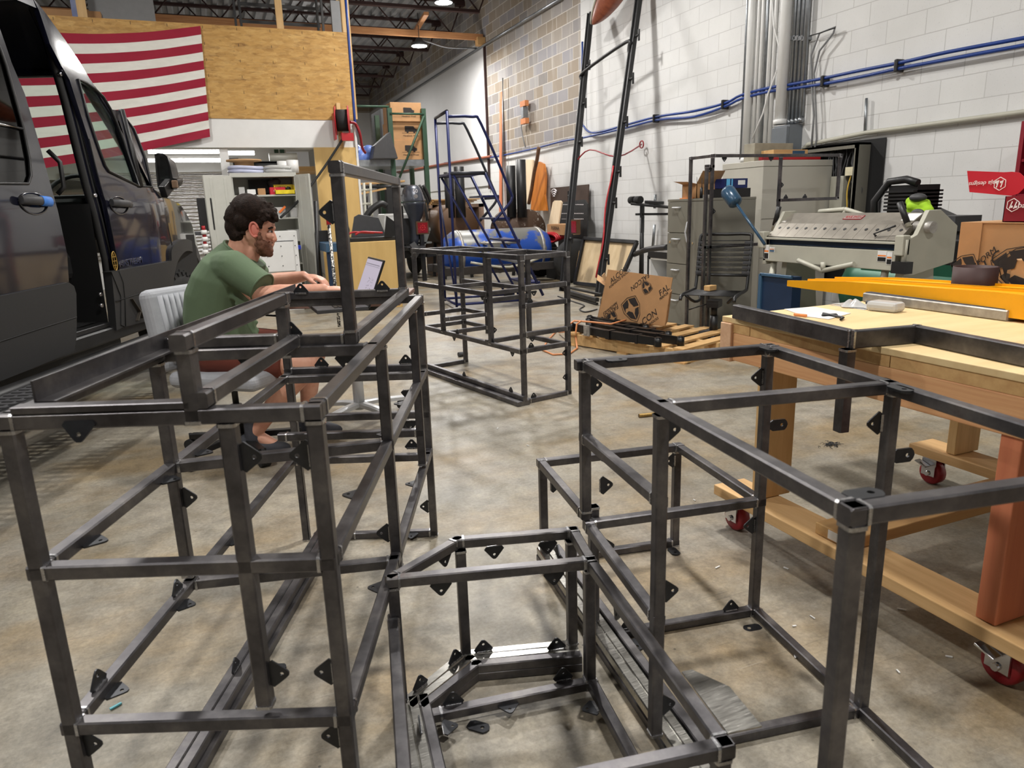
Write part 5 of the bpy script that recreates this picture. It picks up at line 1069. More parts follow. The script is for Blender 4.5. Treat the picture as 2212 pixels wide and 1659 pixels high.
# things on the tower
def simplebox(name, label, cat, P, sx, sy, sz, mt, yaw=0, group=None, bev=.002):
    b = MB(); a = math.radians(yaw); b.obox((P[0], P[1], P[2]+sz/2), (math.cos(a), math.sin(a), 0), (-math.sin(a), math.cos(a), 0), (0, 0, 1), sx/2, sy/2, sz/2); return tag(b.build(name, mt, bevel=bev), label, cat, group)
oc = thing('open_carton', 'open brown carton with raised flaps on the taupe tower', 'cardboard box', (CX+.16, 5.68, zc)); b = MB()
for (x0, x1, y0, y1, z1) in ((.04, .045, 5.57, 5.79, .13), (.29, .295, 5.57, 5.79, .22), (.04, .295, 5.57, 5.575, .13), (.04, .295, 5.785, 5.79, .13)): b.box(CX+x0, CX+x1, y0, y1, zc, zc+z1)
b.box(CX+.04, CX+.295, 5.57, 5.79, zc, zc+.004); b.build('body', M['card'], oc)
b = MB(); b.add([A(CX+.04, 5.79, zc+.13), A(CX+.04, 5.57, zc+.13), A(CX-.04, 5.6, zc+.15), A(CX-.04, 5.82, zc+.16)], [(0, 1, 2, 3)]); b.add([A(CX+.04, 5.575, zc+.13), A(CX+.29, 5.575, zc+.13), A(CX+.30, 5.50, zc+.24), A(CX+.05, 5.50, zc+.24)], [(0, 1, 2, 3)]); b.build('flap', M['card_in'], oc, fix=False)
bb_ = onx(1577, 432, CX+.33)
for i, (u, nm, lb) in enumerate(((1497, 'paint_marker', 'dark marker standing leftmost on the taupe tower'), (1506, 'paint_marker', 'dark marker standing in the middle on the taupe tower'), (1515, 'paint_marker', 'dark marker standing right of the other two on the taupe tower'))):
    P = onx(u, 420, CX+.06); t_ = thing(nm, lb, 'marker', (P[0], P[1], zc), 'markers on the taupe tower'); b = MB(); b.cone((P[0], P[1], zc), (P[0], P[1], zc+.095), .015, .013, 12); b.build('barrel', M['black'], t_); b = MB(); b.cone((P[0], P[1], zc+.095), (P[0]-.01+.015*i, P[1]+.02, zc+.19), .003, .002, 6); b.build('rod_tip', M['dgrey'], t_)
simplebox('orange_tray', 'thin orange tray under the markers on the tower', 'tray', (CX+.07, 5.70, zc), .10, .20, .008, plain('orange_plastic', srgb(226, 130, 50), .5))
P = ony(1598, 428, CY0+.06); g_ = 'cartons stacked on the taupe tower'
simplebox('black_carton', 'black carton lying on the right end of the tower', 'box', (CX+.40, CY0+.09, zc), .27, .15, .08, M['black']); simplebox('black_carton', 'second black carton set behind the first, under the blue box', 'box', (CX+.19, CY0+.10, zc), .14, .17, .075, M['vblack'])
bl_ = simplebox('blue_carton', 'navy carton with pale blue band on the black cartons', 'box', (CX+.37, CY0+.09, zc+.081), .26, .14, .085, plain('navy_card', srgb(18, 34, 88), .5))
b = MB(); yb_ = CY0+.02-.001; b.box(CX+.26, CX+.30, yb_-.001, yb_, zc+.084, zc+.163); b.box(CX+.315, CX+.33, yb_-.001, yb_, zc+.084, zc+.163); b.build('band', plain('pale_blue_card', srgb(96, 178, 226), .5), bl_); b = MB(); b.box(CX+.39, CX+.47, yb_-.0012, yb_, zc+.11, zc+.15); b.build('paper_label', M['white'], bl_)
simplebox('clip_pile', 'small heap of metal clips between carton and black boxes', 'clips', (CX+.10, CY0+.08, zc), .06, .10, .03, M['lead'], 10)
# beige cabinet
GX = 5.0; GZ = onx(1650, 346, GX)[2]; GY0 = onx(1650, 346, GX)[1]; GY1 = onx(1562, 353, GX)[1]
bg = thing('storage_cabinet', 'tall plain beige metal cabinet behind the taupe tower', 'cabinet', (GX+.45, (GY0+GY1)/2, 0))
b = MB(); b.box(GX, GX+.88, GY0, GY1, 0, GZ-.06); b.build('body', M['beige'], bg, bevel=.004); b = MB(); b.box(GX-.004, GX+.884, GY0-.004, GY1+.004, GZ-.058, GZ); b.build('lid', M['beige'], bg, bevel=.004)
b = MB(); b.box(GX+.01, GX+.87, GY0-.003, GY0, .62, .625); b.box(GX+.01, GX+.87, GY0-.003, GY0, 1.0, 1.005); b.build('panel_gap', M['taupeg'], bg)
wbx = thing('wooden_box', 'pale wooden box with blue tape on the beige cabinet', 'box', (GX+.42, GY0+.22, GZ)); b = MB(); b.box(GX+.26, GX+.70, GY0+.16, GY0+.34, GZ+.03, GZ+.11); b.build('body', M['pinex'], wbx, bevel=.002); b = MB(); b.box(GX+.50, GX+.66, GY0+.159, GY0+.16, GZ+.04, GZ+.10); b.build('tape', M['mblue'], wbx)
b = MB(); b.box(GX+.24, GX+.72, GY0+.15, GY0+.35, GZ, GZ+.03); b.build('plinth', M['taupeg'], wbx)
simplebox('grey_bin', 'grey open bin behind the wooden box on the beige cabinet', 'bin', (GX+.45, GY0+.45, GZ), .5, .16, .19, plain('warm_grey', srgb(150, 144, 128), .6))
rj = thing('red_bar_clamp', 'long red bar tool lying along the beige cabinet edge', 'clamp', (GX+.35, GY0+.08, GZ)); b = MB(); b.bar((GX+.10, GY0+.05, GZ+.02), (GX+.75, GY0+.05, GZ+.02), .03, .03); b.build('bar', M['red'], rj); b = MB(); b.obox((GX+.08, GY0+.06, GZ+.03), (1, 0, 0), (0, 1, 0), (0, 0, 1), .07, .03, .03); b.build('jaw', M['rwheel'], rj, bevel=.008)
# electrical disconnect, conduits
db = thing('disconnect_box', 'grey electrical disconnect box on the white wall below the conduits', 'electrical box', (WX-.1, 6.3, 1.55)); p, q = onx(1672, 274, 5.82), onx(1703, 274, 5.82)
b = MB(); b.box(5.82, 6.0, q[1]-.02, p[1], 1.50, p[2]); b.build('case', M['paneg'], db, bevel=.004)
b = MB(); b.box(5.78, 5.818, q[1]-.02, p[1]-.01, 1.52, p[2]-.02); b.build('door', M['paneg'], db, bevel=.003)
for i, (u, r, mt, zt, zb, nm) in enumerate(((1608, .012, 'galv', 4.6, 1.66, ''), (1619, .045, 'white', 4.6, 1.62, ''), (1634, .020, 'white', 4.6, 1.66, ''), (1643, .022, 'white', 4.6, 1.64, ''), (1652, .018, 'galv', 4.6, 1.64, ''), (1660, .022, 'white', 4.6, 1.62, ''), (1670, .020, 'white', 4.6, 1.62, ''), (1692, .062, 'white', 4.6, 1.98, ''), (1711, .020, 'galv', 4.6, 1.97, ''), (1719, .020, 'galv', 4.6, 1.97, ''), (1728, .020, 'galv', 4.6, 1.97, ''), (1737, .026, 'galv', 4.6, 1.97, ''))):
    P = onx(u, 150, 6.0-r-.03); b = MB(); b.cone((P[0], P[1], zb), (P[0], P[1], zt), r, r, 14); b.cone((P[0], P[1], zb), (P[0], P[1], zb+.05), r*1.25, r*1.25, 14)
    ords = ['first', 'second', 'third', 'fourth', 'fifth', 'sixth', 'seventh', 'eighth', 'ninth', 'tenth', 'eleventh', 'last']
    tag(b.build('conduit', M[mt]), '%s %s vertical pipe from the left in the row of wall conduits' % (ords[i], 'white' if mt == 'white' else 'bare metal'), 'conduit', 'vertical conduits on the white wall')
b = MB()
for u in (1711, 1719, 1728, 1737): P = onx(u, 82, 5.93); b.box(5.93, 6.0, P[1]-.035, P[1]+.035, P[2]-.02, P[2]+.02)
tag(b.build('strut_clamp', M['galv']), 'metal strut clamping the bare pipes to the wall', 'clamp')
b = MB(); b.rod([onx(u, v, 5.88) for u, v in ((1668, 0), (1672, 60), (1688, 120), (1672, 170), (1660, 200), (1648, 245), (1625, 300))], .009, 8); tag(b.build('white_cable', M['white']), 'loose white cable hanging among the wall conduits', 'cable')
b = MB(); P = [onx(u, v, 5.93) for u, v in ((1752, 330), (1758, 250), (1754, 190), (1752, 120), (1770, 72), (1804, 58), (1800, 72), (1770, 110), (1758, 160), (1762, 230), (1764, 300), (1758, 330))]; b.rod(P, .010, 8); tag(b.build('cable_loop', M['grey']), 'grey cable looped on the wall right of the conduits', 'cable')
b = MB(); b.rod([onx(u, v, 5.92) for u, v in ((1748, 78), (1775, 70), (1804, 60))], .006, 6); tag(b.build('black_wire', M['black']), 'black wire from the conduits to the cable loop top', 'cable')
b = MB(); b.rod([onx(u, v, 5.955) for u, v in ((1734, 340), (1735, 322), (1745, 312), (1870, 287), (2212, 242), (2400, 216))], .022, 10); tag(b.build('conduit', M['mach']), 'grey horizontal conduit along the white wall over the open panel', 'conduit')
b = MB(); b.rod([onx(u, v, 5.96) for u, v in ((1868, 292), (1872, 212))], .014, 8); tag(b.build('conduit', M['galv']), 'short upright conduit on the wall above the open panel', 'conduit')
# blue hoses on clips
hp1 = [(1258, 90), (1257, 250), (1262, 274), (1276, 286), (1300, 284), (1345, 272), (1420, 252), (1500, 240), (1568, 222), (1600, 206), (1660, 190), (1700, 184), (1780, 169), (1860, 152), (1942, 136), (2050, 112), (2212, 82), (2400, 46)]
hp2 = [(960, 352), (1060, 340), (1150, 322), (1215, 305), (1262, 297), (1345, 278), (1420, 259), (1500, 252), (1568, 229), (1600, 214), (1660, 198), (1700, 193), (1780, 181), (1860, 166), (1942, 148), (2050, 128), (2212, 98), (2400, 64)]
def smooth(P, n=4):
    P = [A(*p) for p in P]; o = []
    for i in range(len(P)-1):
        p0, p1, p2, p3 = P[max(i-1, 0)], P[i], P[i+1], P[min(i+2, len(P)-1)]
        for k in range(n): t = k/n; o.append(.5*((2*p1)+(-p0+p2)*t+(2*p0-5*p1+4*p2-p3)*t*t+(-p0+3*p1-3*p2+p3)*t**3))
    return o+[P[-1]]
b = MB(); b.rod(smooth([onx(u, v, 5.93) for u, v in hp1]), .016, 8); tag(b.build('air_hose', M['blue']), 'upper blue air line strung along the white wall', 'hose')
b = MB(); b.rod(smooth([onx(u, v, 5.93) for u, v in hp2]), .016, 8); tag(b.build('air_hose', M['blue']), 'lower blue air line strung along the white wall', 'hose')
for u, v, w_ in ((1417, 256, 'left of the conduits, leftmost'), (1566, 226, 'just left of the conduits'), (1782, 176, 'just right of the conduits'), (1942, 142, 'furthest right on the white wall')):
    P = onx(u, v, 5.95); b = MB(); b.obox(P, (0, 1, 0), (0, 0, 1), (1, 0, 0), .018, .055, .05); tag(b.build('hose_clip', M['black'], bevel=.01), 'black clip holding the blue lines, '+w_, 'hose clip', 'clips of the blue air lines')
# open electrical panel
ep = thing('electrical_panel', 'tall open grey electrical panel full of wires on the white wall', 'electrical panel', (WX-.1, 5.6, .5))
pv = [onx(u, v, 5.86) for u, v in ((1742, 325), (1864, 303))]; y1_, y0_ = pv[0][1], pv[1][1]; zt_p = (pv[0][2]+pv[1][2])/2
b = MB(); b.box(5.975, 5.985, y0_-.16, y1_+.06, .3, zt_p+.03); b.build('back_board', M['vblack'], ep)
b = MB(); b.box(5.80, 5.97, y0_, y1_, zt_p-.02, zt_p); b.box(5.80, 5.97, y0_, y0_+.02, .35, zt_p); b.box(5.80, 5.97, y1_-.02, y1_, .35, zt_p); b.box(5.80, 5.82, y0_, y0_+.035, .35, zt_p); b.box(5.80, 5.82, y0_, y1_, zt_p-.05, zt_p); b.build('case', plain('panel_case', srgb(120, 118, 108), .45, .2, var=.05), ep)
b = MB(); rr = random.Random(9)
for k in range(14):
    y = y0_+.06+rr.random()*(y1_-y0_-.12); z = zt_p-.1-rr.random()*.2; b.rod(smooth([(5.90, y, zt_p-.03), (5.87, y+rr.uniform(-.06, .06), z), (5.90, y+rr.uniform(-.1, .1), z-.25), (5.92, y+rr.uniform(-.05, .05), z-.45)], 3), .006, 6)
b.build('wires', M['dgrey'], ep)
b = MB(); b.rod(smooth([(5.86, y0_+.10, zt_p-.28), (5.85, y0_+.13, zt_p-.45), (5.86, y0_+.12, zt_p-.7), (5.86, y0_+.2, zt_p-.9)], 4), .007, 6); b.build('yellow_wire', plain('yellow_wire', srgb(216, 178, 70), .5), ep)
b = MB(); b.box(5.84, 5.95, y0_+.40, y0_+.60, .9, zt_p-.38); b.box(5.84, 5.95, y0_+.18, y0_+.34, .9, zt_p-.30); b.box(5.86, 5.95, y0_+.62, y0_+.78, 1.0, zt_p-.42); b.build('breaker_module', M['mach'], ep, bevel=.006)
b = MB(); b.box(5.835, 5.87, y0_+.07, y0_+.16, zt_p-.30, zt_p-.22); b.build('junction_box', M['cream'], ep)
# ---- sheet metal brake
KX = 3.8; kq = lambda u, v, x=KX: onx(u, v, x)
br_ = thing('box_brake', 'grey sheet metal box brake with perforated fingers and lever handles', 'sheet metal brake', (KX+.2, 3.65, 0))
ya, yb2 = 4.28, 3.14
z_ = lambda v, u=1790, x=KX: kq(u, v, x)[2]
ap = [kq(1651, 552), kq(1925, 577), kq(1925, 556), kq(1651, 531)]
b = MB(); b.box(KX, KX+.06, yb2, ya, .745, .865); b.build('apron', M['mach'], br_, bevel=.004)
b = MB(); b.box(KX+.03, KX+.06, yb2+.03, ya-.02, .868, .905); b.build('bending_leaf', M['dblue'], br_); b = MB(); b.bar((KX-.0, yb2, .912), (KX-.0, ya, .912), .03, .014); b.build('bending_edge', M['mach'], br_)
f0, f1, f2 = (KX+.01, .925), (KX+.12, 1.015), (KX+.24, 1.085)
ng = 13
for k in range(ng):
    y_a = ya-.03-(ya-yb2-.03)*k/ng*1.0; y_b = ya-.03-(ya-yb2-.03)*(k+1)/ng+.002
    b = MB(); b.add([A(f0[0], y_a, f0[1]), A(f0[0], y_b, f0[1]), A(f1[0], y_b, f1[1]), A(f1[0], y_a, f1[1]), A(f0[0]+.03, y_a, f0[1]-.015), A(f0[0]+.03, y_b, f0[1]-.015), A(f1[0]+.03, y_b, f1[1]-.02), A(f1[0]+.03, y_a, f1[1]-.02)], [(0, 1, 2, 3), (4, 7, 6, 5), (0, 4, 5, 1), (1, 5, 6, 2), (2, 6, 7, 3), (3, 7, 4, 0)])
    c = A(f0[0]*.35+f1[0]*.65, (y_a+y_b)/2, f0[1]*.35+f1[1]*.65); n_ = nrm(A(-(f1[1]-f0[1]), 0, f1[0]-f0[0])); b.cone(c-n_*.002, c+n_*.003, .011, .011, 12, 1); b.build('finger', [M['wornsteel'], M['black']], br_)
b = MB(); b.add([A(f1[0], ya-.02, f1[1]), A(f1[0], yb2+.02, f1[1]), A(f2[0], yb2+.02, f2[1]), A(f2[0], ya-.02, f2[1]), A(f1[0]+.03, ya-.02, f1[1]-.1), A(f1[0]+.03, yb2+.02, f1[1]-.1), A(f2[0], yb2+.02, f2[1]-.1), A(f2[0], ya-.02, f2[1]-.1)], [(0, 1, 2, 3), (4, 7, 6, 5), (0, 4, 5, 1), (1, 5, 6, 2), (2, 6, 7, 3), (3, 7, 4, 0)]); ub = b.build('clamp_beam', M['wornsteel'], br_)
sl_ = nrm(A(f2[0]-f1[0], 0, f2[1]-f1[1])); nn_ = np.cross(A(0, -1, 0), sl_); nn_ = nn_ if nn_[2] > 0 else -nn_
c = A(f1[0], 3.64, f1[1])*.45+A(f2[0], 3.64, f2[1])*.55
b = MB(); b.obox(c+nn_*.002, (0, -1, 0), sl_, nn_, .075, .024, .002); pb1 = b.build('name_plate', M['rwheel'], ub); b = MB(); b.obox(c+nn_*.0045, (0, -1, 0), sl_, nn_, .071, .018, .0006); b.build('plate_field', M['lead'], pb1)
text('BAILEIGH', 'lettering', pb1, c+nn_*.006, A(0, -1, 0), sl_, .030, M['red'], sx=1.05)
c = A(f1[0], 3.21, f1[1])*.4+A(f2[0], 3.21, f2[1])*.6; b = MB(); b.obox(c+nn_*.002, (0, -1, 0), sl_, nn_, .045, .04, .001); b.build('paper_label', M['white'], ub)
for y in (ya+.0, yb2-.04):
    b = MB(); b.prism([(0, .72), (.08, .72), (.42, .78), (.42, 1.0), (.26, 1.10), (.16, 1.10), (.08, .96), (0, .93)], (KX+.0, y+(.0 if y > 4 else .0), 0), (1, 0, 0), (0, 0, 1), .03); b.build('end_plate', M['mach'], br_, bevel=.003)
    b = MB(); b.box(KX-.03, KX+.03, y-.03, y+.03, .84, .96); b.build('hinge_block', M['mach'], br_, bevel=.006)
    b = MB(); b.cone((KX+.16, y-.07, 1.0), (KX+.16, y+.05, 1.0), .035, .035, 18); b.build('pivot', M['lead'], br_)
b = MB()
for (u0, v0, u1, v1, r, x) in ((1770, 457, 1826, 452, .016, KX+.26), (1826, 452, 1876, 468, .016, KX+.26), (1820, 467, 1828, 452, .014, KX+.26), (1724, 562, 1776, 585, .016, KX-.03), (1776, 585, 1845, 570, .016, KX-.03), (1778, 566, 1778, 585, .016, KX-.03)): b.rod([kq(u0, v0, x), kq(u1, v1, x)], r, 8)
b.build('truss_rod', M['mach'], br_)
for (u0, v0, u1, v1, x, gp) in ((1947, 447, 1963, 490, KX+.08, 1), (1681, 455, 1670, 498, KX+.14, 1)):
    p, q = kq(u0, v0, x), kq(u1, v1, x); b = MB(); b.rod([p, q], .016, 10); lv = b.build('lever', M['mach'], br_); d = nrm(p-q); b = MB(); b.rod([p-d*.11, p+d*.03], .018, 12); b.build('grip', M['black'], lv)
b = MB(); b.rod([kq(1958, 518), kq(1950, 580)], .014, 8); b.obox(kq(1948, 578), (0, 1, 0), (1, 0, 0), (0, 0, 1), .05, .03, .035, 1); b.build('foot_link', [M['mach'], M['black']], br_)
b = MB(); P = [kq(u, v, KX+.02) for u, v in ((1892, 510), (1888, 505), (1934, 488))]; b.rod(P, .007, 6); b.build('hex_key', M['black'], br_)
for y, (ua, ub_) in ((ya-.12, (0, 0)), (yb2+.05, (0, 0))):
    b = MB(); b.prism([(-.02, .0), (.40, 0), (.30, .76), (.04, .76)], (KX+.04, y, 0), (1, 0, 0), (0, 0, 1), .05); b.build('stand_leg', M['mach'], br_)
    b = MB(); b.rod([A(KX-.02, y+.05, .30), A(KX+.05, y+.05, .75)], .022, 8); b.build('stand_brace', M['mach'], br_)
for (u0, v0, u1, v1, x0, nm, mt) in ((1652, 525, 1660, 560, 0, 'warning_label', 0), (1663, 533, 1673, 545, 0, 'round_label', 1), (1897, 540, 1914, 566, 0, 'warning_label', 0), (1917, 544, 1926, 572, 0, 'warning_label', 0)):
    p, q = kq(u0, v0), kq(u1, v1); b = MB(); z0, z1 = max(.76, min(p[2], q[2])), min(.862, max(p[2], q[2])); y0, y1 = sorted((p[1], q[1]))
    y0, y1 = (max(y0, yb2), min(y1, ya)); b.box(KX-.002, KX, y0, y1, z0, z1); b.box(KX-.003, KX-.002, y0+.003, y1-.003, z0+.003, z0+(z1-z0)*.42, 1); b.box(KX-.003, KX-.002, y0+.003, y1-.003, z0+(z1-z0)*.5, z0+(z1-z0)*.62, 2); b.build(nm, [M['white'], M['black'] if not mt else M['mblue'], plain('orange_mark', srgb(224, 120, 40), .5)], br_)
# blue cabinet under it
bl2 = thing('blue_cabinet', 'dark blue open metal cabinet on the floor before the brake', 'cabinet', (3.6, 4.1, 0))
p, q = onx(1645, 592, 3.62), onx(1713, 592, 3.62); b = MB(); b.box(3.62, 3.70, q[1], p[1], 0, p[2]); b.build('side_panel', M['dblue'], bl2); b = MB(); b.bar((3.615, q[1], p[2]), (3.615, p[1], p[2]), .02, .02); b.bar((3.615, p[1], 0), (3.615, p[1], p[2]), .03, .02); b.build('edge', M['mblue'], bl2)
b = MB(); b.box(3.62, 3.72, q[1]-.5, q[1], 0, .40); b.build('base', M['dblue'], bl2)
# ---- air compressor
ac = thing('air_compressor', 'green tank air compressor with black pump and motor behind the brake', 'air compressor', (4.9, 3.5, 0))
b = MB(); b.lathe([(0, -.78), (.14, -.75), (.24, -.66), (.26, -.55), (.26, .55), (.24, .66), (.14, .75), (0, .78)], (4.75, 3.55, .48), (0, 1, 0), 30); b.build('tank', M['grn'], ac)
b = MB(); b.box(4.55, 5.05, 3.0, 4.05, .76, .79); b.bar((4.56, 3.0, .70), (4.56, 4.05, .70), .02, .14); b.build('deck', M['grn'], ac)
for y in (3.05, 4.0): b = MB(); b.box(4.58, 4.95, y-.04, y+.04, 0, .3); b.build('foot', M['grn'], ac)
b = MB(); P = onx(1962, 460, 4.8); b.box(4.72, 4.95, P[1]-.13, P[1]+.13, .80, 1.0)
for k in range(9): b.box(4.68, 4.99, P[1]-.12, P[1]+.12, 1.0+.026*k, 1.014+.026*k)
b.box(4.72, 4.95, P[1]-.12, P[1]+.12, 1.0, 1.26); b.rod([(4.7, P[1]+.2, .95), (4.7, P[1]+.22, 1.15), (4.72, P[1]+.12, 1.29), (4.72, P[1]-.02, 1.30), (4.72, P[1]-.12, 1.27)], .028, 10); b.build('pump', M['black'], ac)
P = onx(2012, 528, 4.6); b = MB(); b.lathe([(0, -.02), (.10, -.02), (.125, 0), (.125, .30), (.10, .32), (0, .32)], (4.60, P[1], P[2]), (1, 0, 0), 24); b.box(4.62, 4.88, P[1]-.14, P[1]+.05, P[2]+.09, P[2]+.19); b.build('motor', M['dgrey'], ac)
b = MB()
for k in range(18): t = 2*PI*k/18; b.bar((4.575, P[1], P[2]), (4.575, P[1]+.125*math.cos(t), P[2]+.125*math.sin(t)), .007, .007, up=(1, 0, 0))
for r in (.05, .085, .125): b.rod([(4.575, P[1]+r*math.cos(t), P[2]+r*math.sin(t)) for t in np.linspace(0, 2*PI, 25)[:-1]], .005, 6, closed=True)
b.cone((4.565, P[1], P[2]), (4.58, P[1], P[2]), .03, .03, 16); b.build('fan_guard', M['dgrey'], ac)
g0, g1 = onx(2016, 455, 4.95), onx(2075, 482, 4.95); b = MB(); b.bar(g0, g1, .12, .05); b.box(4.98, 5.03, g1[1]-.05, g0[1], .82, g1[2]-.0); 
for k in range(12): f_ = k/11; c = g0*(1-f_)+g1*f_; b.bar(c, A(c[0], c[1], .85), .006, .008, up=(1, 0, 0))
b.build('belt_guard', M['black'], ac)
p, q = onx(2022, 518, 4.35), onx(2074, 575, 4.35); b = MB(); b.box(4.35, 4.5, q[1], p[1], q[2], p[2]); b.build('control_box', M['black'], ac, bevel=.004); b = MB(); b.bar((4.42, (p[1]+q[1])/2, q[2]), (4.70, (p[1]+q[1])/2, .6), .03, .03); b.build('box_bracket', M['grn'], ac)
gp = onx(1990, 455, 4.62); gl_ = thing('work_glove', 'lime green work glove hung on the compressor pump', 'glove', gp)
b = MB(); rr = random.Random(2)
for k in range(22): b.ell(gp+A(rr.uniform(-.03, .03), rr.uniform(-.08, .08), rr.uniform(-.07, .07)), .035, .045, .035, 10, 8)
remesh(b.build('glove_body', plain('lime_fabric', srgb(160, 206, 40), .8, 0, var=.1), gl_), .009, 2); b = MB(); b.ell(gp+A(-.045, -.01, -.02), .02, .055, .035, 14, 8); b.ell(gp+A(-.02, .02, .09), .05, .06, .03, 12, 8); b.build('palm_patch', M['dgrey'], gl_)
# red rack at the far right
b = MB(); 
rk = thing('red_shelf_unit', 'dark red shelf unit at the right picture edge by the wall', 'shelf', (5.8, onx(2205, 340, 5.7)[1]-.3, 0)); yR = onx(2206, 300, 5.6)[1]; zR = onx(2212, 262, 5.6)[2]
b.box(5.58, 5.98, yR-.03, yR, 0, zR); b.box(5.58, 5.98, yR-.9, yR-.87, 0, zR); b.box(5.96, 5.98, yR-.9, yR, 0, zR); b.build('side', M['dred'], rk)
for z in (.1, .5, .9, 1.15, 1.40, 1.62): b = MB(); b.box(5.59, 5.96, yR-.88, yR-.03, z, z+.02); b.build('shelf', M['dred'], rk)
# ---- bungee chair
q0 = onz(1540, 741); bc0 = A(q0[0], q0[1], 0); ba = math.radians(-62); CFd = A(math.cos(ba+PI), math.sin(ba+PI), 0); CFd = nrm(A(-.79, -.62, 0)); CSd = A(-CFd[1], CFd[0], 0); CSd = CSd if CSd[0] > 0 else -CSd
cw = lambda f, s, z: bc0+CFd*f+CSd*s+A(0, 0, z)
bu = thing('bungee_chair', 'black swivel chair with bungee cord seat and back', 'chair', bc0)
b = MB(); hw = .22; b.rod(smooth([cw(.26, -hw, .395), cw(.20, -hw, .435), cw(-.16, -hw, .44), cw(-.21, -hw, .47), cw(-.25, -hw, .60), cw(-.31, -hw, .86), cw(-.325, -hw*.85, .905), cw(-.325, 0, .905), cw(-.325, hw*.85, .905), cw(-.31, hw, .86), cw(-.25, hw, .60), cw(-.21, hw, .47), cw(-.16, hw, .44), cw(.20, hw, .435), cw(.26, hw, .395)], 3), .014, 10); b.build('frame', M['black'], bu)
for k in range(14):
    z = .575+.021*k+(.004 if k % 2 else -.004); f = -.245-.065*(z-.60)/.26; b = MB(); b.rod([cw(f, -hw, z), cw(f, hw, z)], .0045, 6); b.build('bungee_cord', M['black'], bu)
for k in range(7):
    for s in (-1, 1): z = .582+.042*k; f = -.245-.065*(z-.60)/.26; b = MB(); b.obox(cw(f, s*(hw-.02), z), CSd, CFd, (0, 0, 1), .034, .011, .013); b.build('cord_clip', M['dgrey'], bu, bevel=.004)
for k in range(12): f = .22-.032*k; b = MB(); b.rod([cw(f, -hw, .437), cw(f, hw, .437)], .0045, 6); b.build('bungee_cord', M['black'], bu)
b = MB(); b.rod([cw(-.235, -hw, .56), cw(-.235, hw, .56)], .011, 8)
for s in (-.1, .1): b.rod(smooth([cw(.18, s*2, .43), cw(.12, s*1.4, .37), cw(-.08, s*1.4, .37), cw(-.16, s*2, .43)], 3), .012, 8)
b.build('under_frame', M['black'], bu)
b = MB(); b.cone(cw(0, 0, .08), cw(0, 0, .24), .036, .033, 18); b.cone(cw(0, 0, .24), cw(0, 0, .33), .028, .028, 16); b.obox(cw(0, 0, .345), CFd, CSd, (0, 0, 1), .07, .05, .03); b.rod([cw(0, -.05, .34), cw(.02, -.17, .30), cw(.03, -.21, .285)], .006, 6); b.build('gas_lift', M['black'], bu)
for k in range(5):
    t = 2*PI*k/5+.2; d = A(math.cos(t), math.sin(t), 0); b = MB(); b.sweep([bc0+d*.02+A(0, 0, .10), bc0+d*.15+A(0, 0, .095), bc0+d*.30+A(0, 0, .062)], [(.028, -.018), (.024, .014), (-.024, .014), (-.028, -.018)], up=(0, 0, 1)); b.build('base_arm', M['dgrey'], bu)
    c = bc0+d*.29+A(0, 0, .028); sd_ = np.cross(d, A(0, 0, 1)); b = MB(); b.cone(c-sd_*.022, c+sd_*.022, .028, .028, 14); b.cone(c, c+A(0, 0, .035), .008, .008, 8); b.build('caster', M['rubber'], bu)
P = cw(-.08, -.06, .443); b = MB(); b.obox(P+A(0, 0, .022), (1, .3, 0), (-.3, 1, 0), (0, 0, 1), .05, .03, .022); tag(b.build('wood_block', M['pinex'], bevel=.004), 'small offcut wood block on the bungee chair seat', 'wood block')
# ---- tall thin steel frame standing before the cabinets
o5 = ony(1540, 333, 5.12); F5 = Frame('tall_frame', 'tall narrow bare steel frame standing before the cabinets', (o5[0], 5.12), 0, w=.026)
F = F5; xr = ony(1815, 338, 5.12)[0]-o5[0]; xm = ony(1687, 340, 5.12)[0]-o5[0]; z5 = o5[2]-.013; zl5 = ony(1700, 432, 5.12)[2]; zb5 = ony(1560, 532, 5.12)[2]; x0_ = ony(1527, 356, 5.12)[0]-o5[0]; zs = ony(1527, 356, 5.12)[2]
F.rail((0, 0, z5), (xr, 0, z5)); F.post(0, 0, 0, z5-.013); F.post(xm, 0, 0, z5-.013); F.post(xr, 0, zl5-.01, z5-.013); F.rail((xm, 0, zl5), (xr, 0, zl5)); F.post(x0_, 0, 0, zs-.02); F.rail((x0_, 0, zs-.013), (0, 0, zs-.013)); F.rail((x0_, 0, zb5), (xm, 0, zb5)); F.rail((x0_, 0, .013), (xm, 0, .013))
F.rail((0, .30, z5), (0, 0, z5)); F.rail((0, .25, .013), (0, 0, .013)); F.post(0, .30, 0, z5)
for c, bs, ou in [((.12, 0, z5-.013), X_, neg(Z_)), ((.62, 0, z5-.013), X_, neg(Z_)), ((xm+.08, 0, zl5+.013), X_, Z_), ((xm+.30, 0, zl5+.013), X_, Z_), ((-.03, 0, zs-.026), X_, neg(Z_)), ((xm+.013, 0, z5-.25), Z_, X_), ((.013, 0, zb5+.3), Z_, X_)]: F.tab(c, bs, ou, w=.055, h=.035, weld=False)
# ---- grey mallet shaped float on a rod (long handled blue lever of the brake)
M['cwb'] = plain('slate_blue_enamel', srgb(48, 76, 100), .25, .1, var=.05); p, q = onx(1580, 425, 3.72), onx(1652, 528, 3.72); d = nrm(p-q); lv = thing('counterweight_arm', 'blue cylinder weight on a slanted blue rod beside the brake', 'counterweight', q)
b = MB(); b.rod([q, p], .011, 10); b.build('rod', M['cwb'], lv); b = MB(); b.lathe([(0, -.085), (.04, -.08), (.055, -.065), (.058, .055), (.045, .08), (0, .085)], p, d, 24); b.build('weight', M['cwb'], lv)
